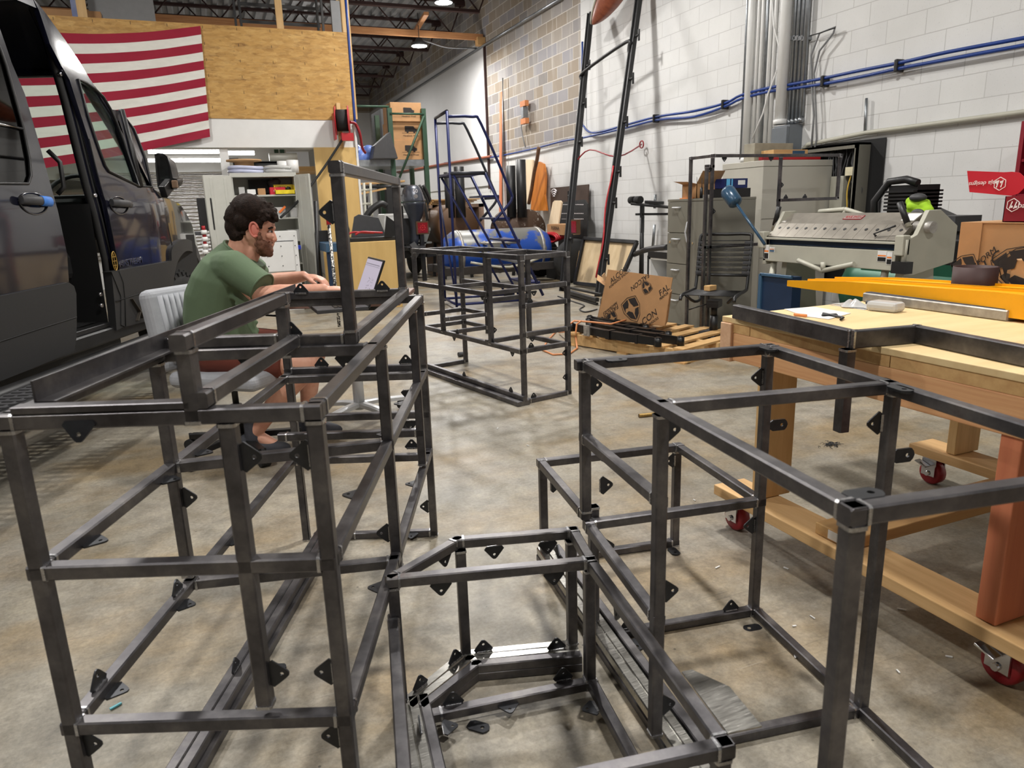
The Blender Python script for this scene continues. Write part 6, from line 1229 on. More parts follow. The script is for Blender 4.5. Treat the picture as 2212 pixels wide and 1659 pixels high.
# ================================================================== far part of the hall
# ---- mezzanine wall with osb band, white beam, open bay below
MY = 10.5
f_ = lambda u, v, y=MY: ony(u, v, y)
b = MB(); b.box(-7.5, 2.02, MY, MY+.06, 2.43, 3.55); struct(b.build('wall_mezzanine', M['osb'], loc=(0, MY, 2.43)))
b = MB(); b.box(-7.5, 2.04, MY+.01, MY+.30, 2.07, 2.43); struct(b.build('trim_20', M['white_paint']))
b = MB(); b.box(-7.5, 2.02, MY+.06, 15.5, 2.40, 2.45); struct(b.build('trim_21', M['white_paint']))
b = MB(); b.box(-7.5, 1.45, 14.4, 14.5, 0, 2.40); struct(b.build('wall_bay', M['white_paint']))
b = MB(); b.box(1.43, 2.00, MY-.02, MY+.02, 0, 2.07); struct(b.build('wall_column', M['ply_yellow']))
b = MB(); b.box(2.0, 2.03, MY-.03, 15.5, 0, 2.40); struct(b.build('trim_22', M['white_paint']))
b = MB(); p, q = f_(473, 318), f_(492, 318); b.box(p[0], q[0], MY+.05, MY+.2, 0, 2.07); struct(b.build('trim_23', M['white_paint']))
b = MB(); P = f_(753, 0); b.rod([f_(742, -60), f_(752, 68), f_(766, 256), f_(772, 330)], .018, 8); tag(b.build('blue_conduit', M['blue']), 'blue pipe up the right edge of the chipboard wall', 'pipe')
# foil insulation
q = NT('foil_insulation'); q.set(.28, .95); w_ = q.node('ShaderNodeTexWave'); w_.wave_type = 'BANDS'; w_.bands_direction = 'Z'; w_.inputs['Scale'].default_value = 5; w_.inputs['Distortion'].default_value = 1.5; q.l(q.tc.outputs['Object'], w_.inputs[0]); q.col(srgb(206, 204, 202)); n_ = q.noise(30, 4, .7); q.bump(q.math('ADD', w_.outputs['Fac'], n_), 1.0, .02); M['foil'] = q.m
p, r_ = f_(340, 372, 14.35), f_(480, 372, 14.35); b = MB(); b.box(p[0]-1.5, r_[0], 14.36, 14.395, .5, p[2]); tag(b.build('foil_sheet', M['foil']), 'shiny quilted foil insulation on the back wall of the bay', 'insulation')
b = MB(); b.box(p[0]-1.5, r_[0]+.3, 14.3, 14.36, p[2]+.20, p[2]+.23); tag(b.build('grey_duct', M['grey']), 'grey conduit strip above the foil insulation', 'conduit')
M['tube'] = emis('fluorescent_tube', (1, .98, .95, 1), 11.0)
for i, (u0, u1, v, y, lb) in enumerate(((320, 478, 327, 12.6, 'long lit fluorescent batten, upper one of two in the bay'), (320, 478, 346, 13.4, 'long lit fluorescent batten, lower one of two in the bay'), (490, 549, 330, 11.6, 'short lit fluorescent batten over the grey storage cabinet'))):
    p, r_ = f_(u0, v, y), f_(u1, v, y); t_ = thing('fluorescent_light', lb, 'ceiling light', (p+r_)/2, 'fluorescent battens under the mezzanine'); b = MB(); b.box(p[0], r_[0], y-.05, y+.05, p[2]+.02, p[2]+.06); b.build('housing', M['white'], t_)
    b = MB(); b.rod([p+A(0, -.02, 0), r_+A(0, -.02, 0)], .035, 10); b.build('tube', M['tube'], t_)
    ld = bpy.data.lights.new('fluorescent_glow', 'AREA'); ld.shape = 'RECTANGLE'; ld.size = float(r_[0]-p[0]); ld.size_y = .1; ld.energy = 16; lo = bpy.data.objects.new('fluorescent_glow', ld); COL.objects.link(lo); lo.location = tuple((p+r_)/2-A(0, 0, .05)); lo.parent = None
# stored goods above the chipboard wall
gp_ = [f_(188, 0, 11.2), f_(330, 0, 11.2)]; b = MB(); b.box(gp_[0][0], gp_[1][0], 11.2, 11.24, 2.46, 5.0); tag(b.build('grey_sheet', M['grey']), 'large grey sheet stored upright above the chipboard wall', 'panel')
for i, (u, y, mt, w_, lb) in enumerate(((176, 10.7, 'pine', .10, 'pale timber post left of the grey sheet above the flag'), (602, 10.9, 'pine', .09, 'pale timber post above the middle of the chipboard wall'), (741, 10.62, 'pine', .16, 'wide timber post at the right end of the chipboard wall'))):
    P = f_(u, 20, y); b = MB(); b.box(P[0]-w_/2, P[0]+w_/2, y, y+.05, 2.46 if y > 10.6 else 2.46, 5.6); tag(b.build('timber_post', M[mt]), lb, 'post', 'timber posts over the chipboard wall')
for i, (u, lb) in enumerate(((162, 'blue steel upright beside the timber post at the far left'),)):
    P = f_(u, 20, 10.75); b = MB(); b.box(P[0]-.04, P[0]+.04, 10.75, 10.81, 2.46, 4.6); tag(b.build('rack_upright', M['blue']), lb, 'upright')
for u, lb in ((512, 'black upright above the chipboard wall near the flag edge'), (690, 'black upright pair nearest the right timber post')):
    P = f_(u, 20, 11.3); b = MB(); b.box(P[0]-.05, P[0]-.02, 11.3, 11.34, 2.46, 5.1); b.box(P[0]+.02, P[0]+.05, 11.3, 11.34, 2.46, 5.1); b.box(P[0]-.05, P[0]+.05, 11.3, 11.34, 4.2, 4.24); tag(b.build('rack_upright', M['black']), lb, 'upright', 'black uprights over the chipboard wall')
b = MB(); p, r_ = f_(515, 26, 11.32), f_(690, 30, 11.32); b.bar((p[0], 11.32, 4.02), (r_[0], 11.32, 4.02), .03, .04); b.bar((p[0], 11.32, 3.80), (r_[0], 11.32, 3.80), .03, .04); tag(b.build('rack_beam', M['black']), 'black rails joining the two black uprights high up', 'rack rail')
simplebox('carton', 'small brown carton peeking over the chipboard wall', 'cardboard box', f_(572, 56, 11.0)*A(1, 1, 0)+A(0, 0, 2.46), .34, .3, 1.10, M['card'])
simplebox('carton', 'wide brown carton stored over the far left of the chipboard wall', 'cardboard box', (f_(125, 30, 11.3)[0], 11.3, 2.46), 1.0, .4, 1.3, M['card'])
b = MB(); p = f_(735, 60, 10.55); b.box(p[0]-.1, p[0]+.02, 10.56, 10.62, 3.56, 3.95); tag(b.build('grey_box', M['grey']), 'narrow grey box beside the wide timber post', 'electrical box')
# timber beam with lamp
b = MB(); p, r_ = f_(400, 60, 15.8), A(5.98, 15.8, 4.78); b.box(-3, 5.98, 15.78, 15.86, 4.74, 4.86); struct(b.build('trim_24', M['fir']))
b = MB(); b.box(5.82, 5.99, 15.68, 15.86, 4.62, 4.78); struct(b.build('trim_25', M['pinex']))
b = MB(); b.bar((4.4, 14.7, 4.92), (4.6, 16.4, 4.92), .10, .06); struct(b.build('trim_26', M['fir']))
M['lampglow'] = emis('lamp_glow', (1, .98, .96, 1), 60)
def highbay(x, y, z, lb, r=.17):
    t_ = thing('ceiling_lamp', lb, 'ceiling light', (x, y, z), 'round ceiling lamps'); b = MB(); b.lathe([(0, .12), (.06, .12), (.09, .06), (r, .03), (r, -.02), (r-.012, -.03)], (x, y, z), (0, 0, 1), 28); b.build('housing', M['dgrey'], t_)
    b = MB(); b.lathe([(0, -.032), (r-.014, -.032), (r-.014, -.026), (0, -.026)], (x, y, z), (0, 0, 1), 28); b.build('diffuser', M['lampglow'], t_); b = MB(); b.rod([(x, y, z+.12), (x, y, 5.12)], .008, 6); b.build('stem', M['dgrey'], t_)
for i, (x, y, z, w) in enumerate(LAMPS): 
    if (x, y) == (4.45, 15.5): highbay(x, y, z, 'bright round lamp hanging under the timber beam')
    elif i == 6: highbay(*onz(958, 2, 4.9)[:2], 4.9, 'bright round lamp at the top picture edge')
    else: highbay(x, y, z, 'round ceiling lamp out of the picture above the hall')
b = MB(); P = A(4.45, 15.5, 4.62); b.rod(smooth([P, A(4.7, 15.6, 4.60), A(5.2, 15.9, 4.58), A(5.98, 16.2, 4.66)], 4), .018, 8); tag(b.build('lamp_cable', M['galv']), 'grey armoured cable from the hanging lamp to the wall', 'cable')
# conduit along the wall, dark band above the white panel
b = MB(); b.rod([onx(1212, -3, 5.95), onx(1045, 98, 5.95), onx(823, 240, 5.95)], .03, 8); tag(b.build('conduit', M['galv']), 'long metal conduit along the top of the far right wall', 'conduit')
b = MB(); b.rod(smooth([onx(u, v, 5.95) for u, v in ((960, 352), (1000, 344), (930, 362), (860, 372))]), .02, 6) if False else b.rod([onx(u, v, 5.93) for u, v in ((1060, 338), (1010, 346), (960, 354), (900, 365), (858, 372))], .03, 6); tag(b.build('cable_bundle', plain('rust_cable', srgb(150, 84, 60), .6)), 'rust and blue cable bundle low on the far right wall', 'cable')
b = MB(); p = onx(1133, 243, 5.9)
for dz in (.16, -.16): b.obox(p+A(0, 0, dz), (0, 1, 0), (0, 0, 1), (1, 0, 0), .12, .05, .04)
ow = thing('wall_bracket', 'two orange wood blocks with a socket box on the grey block wall', 'bracket', p); b.build('wood_blocks', plain('orange_wood_block', srgb(196, 124, 76), .6), ow); b = MB(); b.obox(p, (0, 1, 0), (0, 0, 1), (1, 0, 0), .05, .10, .05); b.build('socket_box', M['galv'], ow); b = MB(); b.rod([onx(u, v, 5.93) for u, v in ((1128, 248), (1126, 275), (1130, 300), (1135, 318))], .012, 6); b.build('cord', M['grey'], ow)
# ---- flag
q = NT('flag_cloth'); q.set(.8); uv = q.node('ShaderNodeAttribute'); uv.attribute_name = 'stripe'; fl_ = q.math('FLOOR', uv.outputs['Fac']); md = q.math('MODULO', fl_, 2.0)
cl_ = q.mix(md, srgb(150, 18, 48), srgb(224, 222, 214)); q.col(q.mix(.25, cl_, q.ramp(q.noise(7, 4, .6, stretch=(1, 1, 3)), [(.3, (.75, .75, .75, 1)), (.7, (1.15, 1.15, 1.15, 1))]), 'MULTIPLY'))
fy = MY-.035
c_tl, c_tr, c_br, c_bl = f_(20, 62, fy), f_(433, 56, fy), f_(454, 296, fy), f_(20, 376, fy)
b = MB(); nu, nv = 60, 52
def ff(s, t):
    p = c_tl*(1-s)*(1-t)+c_tr*s*(1-t)+c_br*s*t+c_bl*(1-s)*t; sag = -.055*math.sin(PI*s)*(1-t)-.02*math.sin(PI*s)
    return p+A(0, .018*math.sin(9*s+3*t)*(.4+.6*t)-.012+.008*math.sin(40*(s*.5+t*.9))*s, sag)
b.grid(ff, nu, nv); fo = b.build('striped_flag', q.m, fix=False); at = fo.data.attributes.new('stripe', 'FLOAT', 'POINT'); at.data.foreach_set('value', [13*(j/nv)*.9999 for j in range(nv+1) for i in range(nu+1)]); tag(fo, 'large red and white striped flag pinned to the chipboard wall', 'flag')
# ---- grey storage cabinet with open doors
KY = 9.9; cg = lambda u, v, y=KY: ony(u, v, y); pL, pR = cg(497, 374), cg(637, 372); zt2 = pL[2]; x0, x1 = pL[0], pR[0]; yb_ = KY+.45
sc = thing('storage_cabinet', 'grey steel storage cabinet with both doors open behind the man', 'cabinet', ((x0+x1)/2, KY+.2, 0)); M['cab'] = plain('cabinet_grey', srgb(190, 190, 182), .5, .1, var=.04)
b = MB(); b.box(x0, x0+.02, KY, yb_, 0, zt2); b.box(x1-.02, x1, KY, yb_, 0, zt2); b.box(x0, x1, yb_-.02, yb_, 0, zt2); b.box(x0-.01, x1+.01, KY-.01, yb_, zt2-.05, zt2); b.box(x0, x1, KY, yb_, 0, .08); b.build('case', M['cab'], sc)
zsh = [zt2-.27, zt2-.56, zt2-.85, zt2-1.15]
for z in zsh: b = MB(); b.box(x0+.02, x1-.02, KY+.01, yb_-.02, z-.02, z); b.build('shelf', M['cab'], sc)
for (hx, u, lb) in ((x0, 437, 'l'), (x1, 668, 'r')):
    e = cg(u, 382, KY-.22 if lb == 'l' else KY-.25); d = nrm(A(e[0]-hx, e[1]-KY, 0)); n_ = A(-d[1], d[0], 0); L = float(np.hypot(e[0]-hx, e[1]-KY)); c = A(hx, KY, zt2/2)+d*L/2
    b = MB(); b.obox(c, d, n_, (0, 0, 1), L/2, .012, zt2/2-.03); 
    for k in (-.25, .25): b.obox(c+d*L*k, d, n_, (0, 0, 1), .02, .016, zt2/2-.06)
    b.build('door', M['cab'], sc, bevel=.003)
rr = random.Random(4)
bins = [(.04, 'clear_bin', 'clear plastic tub at the left of the top shelf', M['clear'], .07, .10), (.14, 'white_carton', 'small white carton on the top cabinet shelf', M['white'], .10, .07), (.27, 'brown_carton', 'small brown carton on the top cabinet shelf', M['card'], .09, .08)]
for dx, nm, lb, mt, w_, hh_ in bins: simplebox(nm, lb, 'bin', (x0+.04+dx+w_/2, KY+.12, zsh[0]), w_, .16, hh_, mt)
rb2 = simplebox('red_carton', 'red carton with white lettering on the top cabinet shelf', 'box', (x0+.55, KY+.10, zsh[0]), .19, .16, .09, M['bred']); text('baja designs', 'lettering', rb2, (x0+.56, KY+.017, zsh[0]+.045), (1, 0, 0), (0, 0, 1), .026, M['wprint'])
yb3 = thing('yellow_bin', 'yellow open front bin on the top cabinet shelf', 'bin', (x1-.14, KY+.1, zsh[0])); b = MB(); xa, xb = x1-.27, x1-.02
b.prism([(0, 0), (.22, 0), (.22, .13), (.05, .11), (0, .05)], (xa, KY, zsh[0]), (0, 1, 0), (0, 0, 1), .006); b.prism([(0, 0), (.22, 0), (.22, .13), (.05, .11), (0, .05)], (xb-.006, KY, zsh[0]), (0, 1, 0), (0, 0, 1), .006); b.box(xa, xb, KY, KY+.006, zsh[0], zsh[0]+.055); b.box(xa, xb, KY, KY+.2, zsh[0], zsh[0]+.006); b.box(xa, xb, KY+.2, KY+.21, zsh[0], zsh[0]+.13); b.build('shell', plain('bin_yellow', srgb(232, 206, 40), .4), yb3); b = MB()
for k in range(10): b.ell((xa+.04+rr.random()*.17, KY+.07+rr.random()*.1, zsh[0]+.07), .02, .02, .03, 8, 6)
b.build('contents', M['black'], yb3)
b = MB(); b.box(x0+.22, x0+.5, KY+.30, KY+.4, zsh[0], zsh[0]+.2); tag(b.build('dark_case', M['vblack']), 'dark case at the back of the top cabinet shelf', 'case')
b = MB()
for k in range(8): b.ell((x0+.52+.02*rr.uniform(-3, 3), KY+.27, zsh[0]+.13+rr.uniform(-.03, .05)), .05, .05, .045, 10, 8)
remesh(tag(b.build('dark_bag', M['dgrey']), 'crumpled dark bag above the red carton', 'bag'), .012)
for (dx, z, nm, lb, mt, w_, hh_) in ((.42, zsh[1], 'clear_tub', 'clear tub with orange tool on the second cabinet shelf', 'clear', .20, .13), (.68, zsh[1], 'clear_tub', 'clear tub at the right end of the second cabinet shelf', 'clear', .18, .12), (.1, zsh[1], 'dark_tub', 'dark tub at the left of the second cabinet shelf', 'dgrey', .2, .14), (.62, zsh[2], 'clear_tub', 'clear tub of brass fittings on the third cabinet shelf', 'clear', .26, .13)):
    simplebox(nm, lb, 'bin', (x0+dx+w_/2, KY+.12, z), w_, .18, hh_, M[mt])
b = MB(); P = (x0+.58, KY+.015, zsh[1]+.10); b.obox(P, (1, 0, .9), (0, 1, 0), (-.9, 0, 1), .055, .008, .013); tag(b.build('orange_tool', plain('tool_orange', srgb(232, 116, 40), .5)), 'orange tool handle lying on a clear tub', 'tool')
b = MB(); b.lathe([(0, 0), (.035, 0), (.035, .05), (.028, .05), (.028, .07), (0, .07)], (x0+.68, KY+.02, zsh[2]), (0, 0, 1), 16); tag(b.build('brass_fitting', plain('brass', srgb(196, 160, 80), .3, .9)), 'brass fitting on the third cabinet shelf', 'fitting')
simplebox('blue_tray', 'small blue tray above the white drawer unit', 'tray', (x1-.16, KY-.32, zt2-.96), .20, .12, .05, plain('tray_blue', srgb(30, 56, 176), .4))
# on the cabinet
zz = zt2; M['lav'] = plain('lavender_hose', srgb(186, 190, 214), .3, 0, var=.05)
for k, (cx, rr_, mt, lb) in enumerate(((x0+.20, .20, 'lav', 'coil of pale lavender hose on the grey cabinet'), (x0+.62, .17, 'clear', 'coil of clear tubing on the grey cabinet beside the hose coil'))):
    b = MB()
    for j in range(2): b.rod([A(cx+(rr_-.0*j)*math.cos(t), KY+.2+.15*math.sin(t), zz+.025+.045*j+.006*math.sin(2*t)) for t in np.linspace(0, 2*PI, 33)[:-1]], .023, 8, closed=True)
    tag(b.build('hose_coil', M[mt]), lb, 'hose', 'hose coils on the grey cabinet')
b = MB(); c = A(x0+.20, KY+.42, zz); b.lathe([(.0, .0), (.12, .0), (.12, .16), (.22, .165), (.22, .185), (0, .185)], c, (0, 0, 1), 26); tag(b.build('cable_spool', M['card_in']), 'brown cable spool standing behind the hose coil', 'spool')
for dx, lb in ((.78, 'white plastic roll on the grey cabinet, the nearer one at the right'), (.68, 'white plastic roll behind on the grey cabinet, the left one')):
    b = MB(); b.lathe([(.02, 0), (.075, 0), (.075, .16), (.02, .16)], (x0+dx, KY+(.15 if dx > .7 else .32), zz), (0, 0, 1), 24); tag(b.build('white_roll', M['white']), lb, 'roll', 'white rolls on the grey cabinet')
wr = thing('wire_rack', 'black wire shelving rack standing behind the grey cabinet', 'shelf', (x0+.7, KY+.9, 0)); b = MB()
for xx in (x0+.1, x1+.05):
    for yy in (KY+.65, KY+1.1): b.cone((xx, yy, 0), (xx, yy, zt2+.20), .014, .014, 8)
b.build('post', M['black'], wr)
for z in (.2, .7, 1.2, zt2+.17):
    b = MB(); 
    for yy in np.linspace(KY+.65, KY+1.1, 8): b.bar((x0+.1, yy, z), (x1+.05, yy, z), .006, .03 if yy in (KY+.65,) else .008)
    b.bar((x0+.1, KY+.65, z-.02), (x1+.05, KY+.65, z-.02), .006, .05); b.build('shelf', M['black'], wr)
b = MB(); b.rod([(x0+.55, KY+.8, zt2+.24), (x0+.92, KY+.8, zt2+.24)], .06, 14); tag(b.build('grey_roll', M['cab']), 'pale grey roll lying on the wire rack', 'roll')
# white drawer unit in front of the cabinet
wx = [ony(554, 505, 9.4)[0], ony(641, 500, 9.4)[0]]; wz = ony(600, 500, 9.4)[2]
wu = thing('white_cabinet', 'white perforated metal cabinet front before the grey cabinet', 'cabinet', (sum(wx)/2, 9.5, 0)); b = MB(); b.box(wx[0]-.25, wx[1], 9.42, 9.70, 0, wz); b.build('case', M['white'], wu, bevel=.004); b = MB(); b.box(wx[0]+.03, wx[1]-.06, 9.40, 9.418, .50, wz-.13); b.build('drawer_front', M['white'], wu, bevel=.004)
b = MB()
for i in range(3):
    for j in range(4): b.cone((wx[0]+.10+i*.17, 9.396, .57+j*.12), (wx[0]+.10+i*.17, 9.402, .57+j*.12), .007, .007, 8)
for s in (0, 1): b.box(wx[0]+.02, wx[1]-.05, 9.398, 9.402, wz-.125, wz-.115)
b.build('perforation', M['dgrey'], wu)
# tool cart with red caps between van and cabinet
p = ony(425, 490, 9.7); tc_ = thing('tool_cart', 'dark tool cart with red capped bottles beside the cabinet door', 'cart', (p[0]-.2, 9.8, 0)); b = MB(); 
for z in (.12, .55, .98): b.box(p[0]-.55, p[0]+.08, 9.6, 10.0, z, z+.04)
b.box(p[0]+.05, p[0]+.08, 9.6, 10.0, .1, 1.0); b.box(p[0]-.55, p[0]-.52, 9.6, 10.0, .1, 1.0); b.build('frame', M['dgrey'], tc_)
for i, (u, v, c_) in enumerate(((440, 497, 'red'), (442, 512, 'red'), (443, 527, 'red'), (443, 540, 'white'), (447, 563, 'yellow'))):
    P = ony(u, v, 9.55); b = MB(); b.cone(P-A(0, 0, .05), P, .035, .035, 14); b.cone(P, P+A(0, 0, .05), .022, .02, 12, 1); tag(b.build('spray_bottle', [M['white'], M[c_]]), ['topmost', 'second', 'third', 'fourth', 'lowest'][i]+' bottle hung on the dark cart by the cabinet door', 'bottle', 'bottles on the dark cart')
b = MB(); P = ony(437, 455, 9.7); b.box(P[0]-.05, P[0]+.12, 9.7, 9.8, 1.03, P[2]+.15); tag(b.build('black_case', M['black'], bevel=.01), 'black case standing on the dark cart', 'case')
# jack handle, poles
p = onz(722, 700); t_ = thing('jack_handle', 'speckled steel pole with a red grip before the blue table', 'pole', ony(722, 640, 7.6)*A(1, 1, 0)); a_, c_ = ony(729, 660, 7.6), ony(710, 482, 7.9); a_[2] = 0.02
q = NT('speckled_steel'); q.set(.4, .6); q.col(q.ramp(q.noise(60, 3, .6), [(.48, srgb(40, 40, 42)), (.54, srgb(214, 212, 206))])); b = MB(); b.rod([a_, c_], .018, 10); b.build('pole', q.m, t_); b = MB(); d = nrm(c_-a_); b.rod([c_-d*.02, c_+d*.09], .024, 12); b.build('grip', M['red'], t_)
b = MB(); p, q2 = ony(681, 435, 9.5), ony(690, 640, 9.3); q2[2] = 0; b.rod([p, q2], .025, 10); tag(b.build('black_pole', M['black']), 'black pole leaning beside the plywood column', 'pole')
# blue table, plywood box, tool chest
BT = 8.9; zt3 = ony(800, 522, BT)[2]; xb0, xb1 = ony(762, 600, BT)[0], ony(866, 600, BT)[0]
b = MB(); b.box(xb0-.02, xb1, BT, BT+.75, 0, zt3); tag(b.build('plywood_box', M['ply_yellow'], bevel=.004), 'tall yellow plywood box under the black tool case', 'plywood box')
bt = thing('blue_table', 'blue steel table beside the yellow plywood box', 'table', (xb0-.4, BT+.4, 0)); xl_ = ony(688, 520, BT+.6)[0]; b = MB(); b.box(xl_, xb0-.025, BT-.02, BT+1.2, zt3-.10, zt3-.0); b.build('top', M['mblue'], bt)
for xx, yy in ((xl_+.04, BT+.05), (xl_+.04, BT+1.1), (xb0-.08, BT+1.1)): b = MB(); b.box(xx-.03, xx+.03, yy-.03, yy+.03, 0, zt3-.1); b.build('leg', M['dblue'], bt)
tcs = thing('tool_case', 'open black tool case with cables on the plywood box', 'tool case', (xb0+.35, BT+.3, zt3)); z = zt3
b = MB(); b.box(xb0+.02, xb0+.60, BT+.08, BT+.45, z, z+.05); b.build('base', M['black'], tcs, bevel=.008); 
b = MB(); b.prism([(.10, .05), (.55, .05), (.47, .28), (.22, .33), (.16, .30)], (xb0, BT+.46, z), (1, 0, 0), (0, 0, 1), .02); b.build('lid', M['dgrey'], tcs, bevel=.005)
b = MB(); b.prism([(0, .04), (.32, .04), (.30, .28), (.12, .33)], (xb0+.62, BT+.10, z), (.2, 1, 0), (0, 0, 1), .02); b.prism([(0, .04), (.2, .04), (.2, .2), (.05, .30)], (xb0+.44, BT+.06, z), (.9, .3, 0), (0, 0, 1), .015); b.build('side_flap', M['black'], tcs)
for i, (dx, dy) in enumerate(((.06, .05), (.16, .03))):
    b = MB(); b.rod(smooth([(xb0+dx-.08, BT+dy, z+.09), (xb0+dx, BT+dy, z+.12), (xb0+dx+.14, BT+dy, z+.11), (xb0+dx+.26, BT+dy+.02, z+.10)]), .012, 8); tag(b.build('jumper_clamp', M['red']), ('left' if i == 0 else 'right')+' red handled clamp in front of the black tool case', 'clamp', 'red clamps by the tool case')
b = MB(); b.rod([A(xb0-.05+.06*math.cos(t), BT+.05, z+.15+.06*math.sin(t)) for t in np.linspace(-1, 4, 16)], .012, 8); tag(b.build('black_cable', M['black']), 'looped black cable left of the red clamps', 'cable')
simplebox('tool_set', 'dark tool set box on the blue table by the column', 'tool box', (xl_+.12, BT+.75, zt3), .26, .1, .14, M['vblack'])
simplebox('timber_block', 'upright timber block on the blue table behind the jack pole', 'wood block', (ony(722, 500, BT+.5)[0], BT+.5, zt3), .09, .09, .30, M['ply_yellow'])
# hose reel
HY = MY-.06; rl = thing('hose_reel', 'red hose reel mounted on a timber strip at the wall end', 'hose reel', f_(742, 262, HY)); b = MB(); p, q2 = f_(731, 222, HY), f_(744, 318, HY); b.box(p[0]-.03, q2[0]-.01, HY, HY+.05, q2[2], p[2]); b.build('mount_strip', M['pine'], rl)
c = f_(742, 260, HY-.14); ax_ = nrm(A(1, -.25, 0))
b = MB(); 
for s in (-.10, .07): b.lathe([(.0, -.006), (.185, -.006), (.19, 0), (.185, .006), (0, .006)], c+ax_*s, ax_, 30)
b.build('flange', M['red'], rl)
b = MB(); b.lathe([(.14, -.09), (.14, .06)], c, ax_, 26); b.build('wound_hose', M['rubber'], rl); b = MB(); b.obox(c+A(.02, -.06, -.22), (1, 0, 0), (0, 1, 0), (0, 0, 1), .08, .05, .05); b.obox(c-ax_*.13+A(0, 0, -.08), ax_, (0, 1, 0), (0, 0, 1), .008, .08, .17); b.build('bracket', M['red'], rl)
p = f_(745, 293, HY-.2); b = MB(); b.rod(smooth([p, f_(700, 362, 10.2), f_(648, 430, 9.9), f_(606, 470, 9.72)]), .016, 8); tag(b.build('air_hose', M['rubber']), 'black hose pulled taut from the red reel toward the cabinet', 'hose')
b = MB(); b.rod(smooth([f_(756, 264, HY-.1), f_(768, 268, HY), f_(777, 288, HY), f_(782, 318, HY+.1), f_(789, 330, HY+.2)]), .02, 8); tag(b.build('supply_hose', M['rwheel']), 'dark red hose looping from the reel to the right', 'hose')
# ---- rolling ladder
la = onz(962, 655); LD = Frame('rolling_ladder', 'blue rolling warehouse ladder with handrails before the blue tank', la, -5)
b_ = A(1, 0, 0)
def lp(u, v, w): return LD.P(*LD.fy(u, v, -w))
M['lblue'] = plain('ladder_blue', srgb(22, 32, 84), .4, .2, var=.12); M['lblk'] = plain('ladder_black', srgb(34, 36, 44), .5, .1)
def lrod(name, P, r=.017, mt='lblue'): b = MB(); b.rod(P, r, 8); return b.build(name, M[mt], LD.root)
W_ = .66
pz = 1.593
for w in (0, W_):
    q = LD.P(0, -w, 0); x0_ = 0; lrod('post', [LD.P(0, -w, .03), LD.P(.0, -w, 2.28)])
    lrod('base_rail', [LD.P(0, -w, .06), LD.P(.95, -w, .06)]); 
    lrod('stringer', [LD.P(.42, -w, pz), LD.P(1.12, -w, .10)], .019); lrod('stringer', [LD.P(.04, -w, pz-.02), LD.P(.80, -w, .12)], .015)
    lrod('handrail', smooth([LD.P(0, -w, 2.22), LD.P(.30, -w, 2.22), LD.P(.40, -w, 2.14), LD.P(.72, -w, 1.40), LD.P(.745, -w, 1.30), LD.P(.70, -w, 1.22), LD.P(.50, -w, 1.02)], 3), .017, 'lblk' if w == 0 else 'lblue')
    lrod('handrail', [LD.P(.0, -w, pz), LD.P(.42, -w, pz)], .022, 'lblk')
lrod('end_rail', [LD.P(0, 0, 2.28), LD.P(0, -W_, 2.28)], .019, 'lblk'); lrod('end_rail', [LD.P(0, 0, .06), LD.P(0, -W_, .06)]); lrod('brace', [LD.P(0, 0, 1.3), LD.P(0, -W_, .12)], .013)
b = MB(); b.box(0, 1, 0, 1, 0, 1) if False else b.obox(LD.P(.21, -W_/2, pz), LD.u, LD.v_, (0, 0, 1), .21, W_/2, .012); b.build('platform', M['lblue'], LD.root)
for k in range(1, 6):
    z = pz-.265*k; x = .42+.70*(pz-z)/(pz-.10); b = MB(); b.obox(LD.P(x-.06, -W_/2, z), LD.u, LD.v_, (0, 0, 1), .10, W_/2, .010); b.obox(LD.P(x+.04, -W_/2, z-.015), LD.u, LD.v_, (0, 0, 1), .004, W_/2, .022); b.build('tread', M['lblue'] if k != 4 else M['galv'], LD.root)
for w in (0, W_): b = MB(); c = LD.P(.86, -w, .06); b.cone(c-LD.v_*.02, c+LD.v_*.02, .06, .06, 18); b.build('caster', M['rubber'], LD.root)
b = MB(); c = LD.P(.98, -W_*.5, .42); b.obox(c, nrm(LD.u*.7-A(0, 0, 1)*.9), LD.v_, nrm(LD.u*.9+A(0, 0, 1)*.7), .16, .07, .004); b.build('notice_tag', M['cream'], LD.root)
# ---- blue tank smoker on a trailer
TY = 10.7; tk = thing('tank_smoker', 'long blue cylindrical tank with welded patches on a trailer frame', 'tank', (4.2, TY, 0)); zt4 = .52
tx0, tx1 = ony(955, 545, TY)[0], ony(1186, 545, TY)[0]
q = NT('patchy_blue'); q.set(.4, .2); pz_ = q.node('ShaderNodeSeparateXYZ'); q.l(q.g.outputs['Position'], pz_.inputs[0]); q.col(q.mix(q.ramp(q.math('ADD', q.noise(3, 5, .6), q.math('MULTIPLY', pz_.outputs['Z'], .35)), [(.74, (0, 0, 0, 1)), (.80, (1, 1, 1, 1))]), srgb(28, 74, 164), srgb(112, 112, 108))); M['pblue'] = q.m
b = MB(); R0 = .345; b.lathe([(0, 0), (.15, .02), (.27, .08), (R0, .2), (R0, tx1-tx0-.2), (.27, tx1-tx0-.08), (.15, tx1-tx0-.02), (0, tx1-tx0)], (tx0, TY, zt4), (1, 0, 0), 36); b.build('tank', M['pblue'], tk)
b = MB()
for x in (tx0+.24, tx1-.24): b.lathe([(R0+.004, -.02), (R0+.006, .02)], (x, TY, zt4), (1, 0, 0), 36)
b.build('weld_band', M['lead'], tk)
p, q2 = ony(1037, 525, TY-.38), ony(1115, 524, TY-.38); b = MB(); b.rod([p, q2], .018, 8); b.rod([p*.85+q2*.15, p*.85+q2*.15+A(0, .1, 0)], .03, 8); b.rod([p*.2+q2*.8, p*.2+q2*.8+A(0, .1, 0)], .03, 8); b.build('door_handle', M['lead'], tk)
b = MB(); 
for yy in (TY-.45, TY+.5): b.bar((tx0-.1, yy, .28), (tx1+.75, yy, .28), .06, .12)
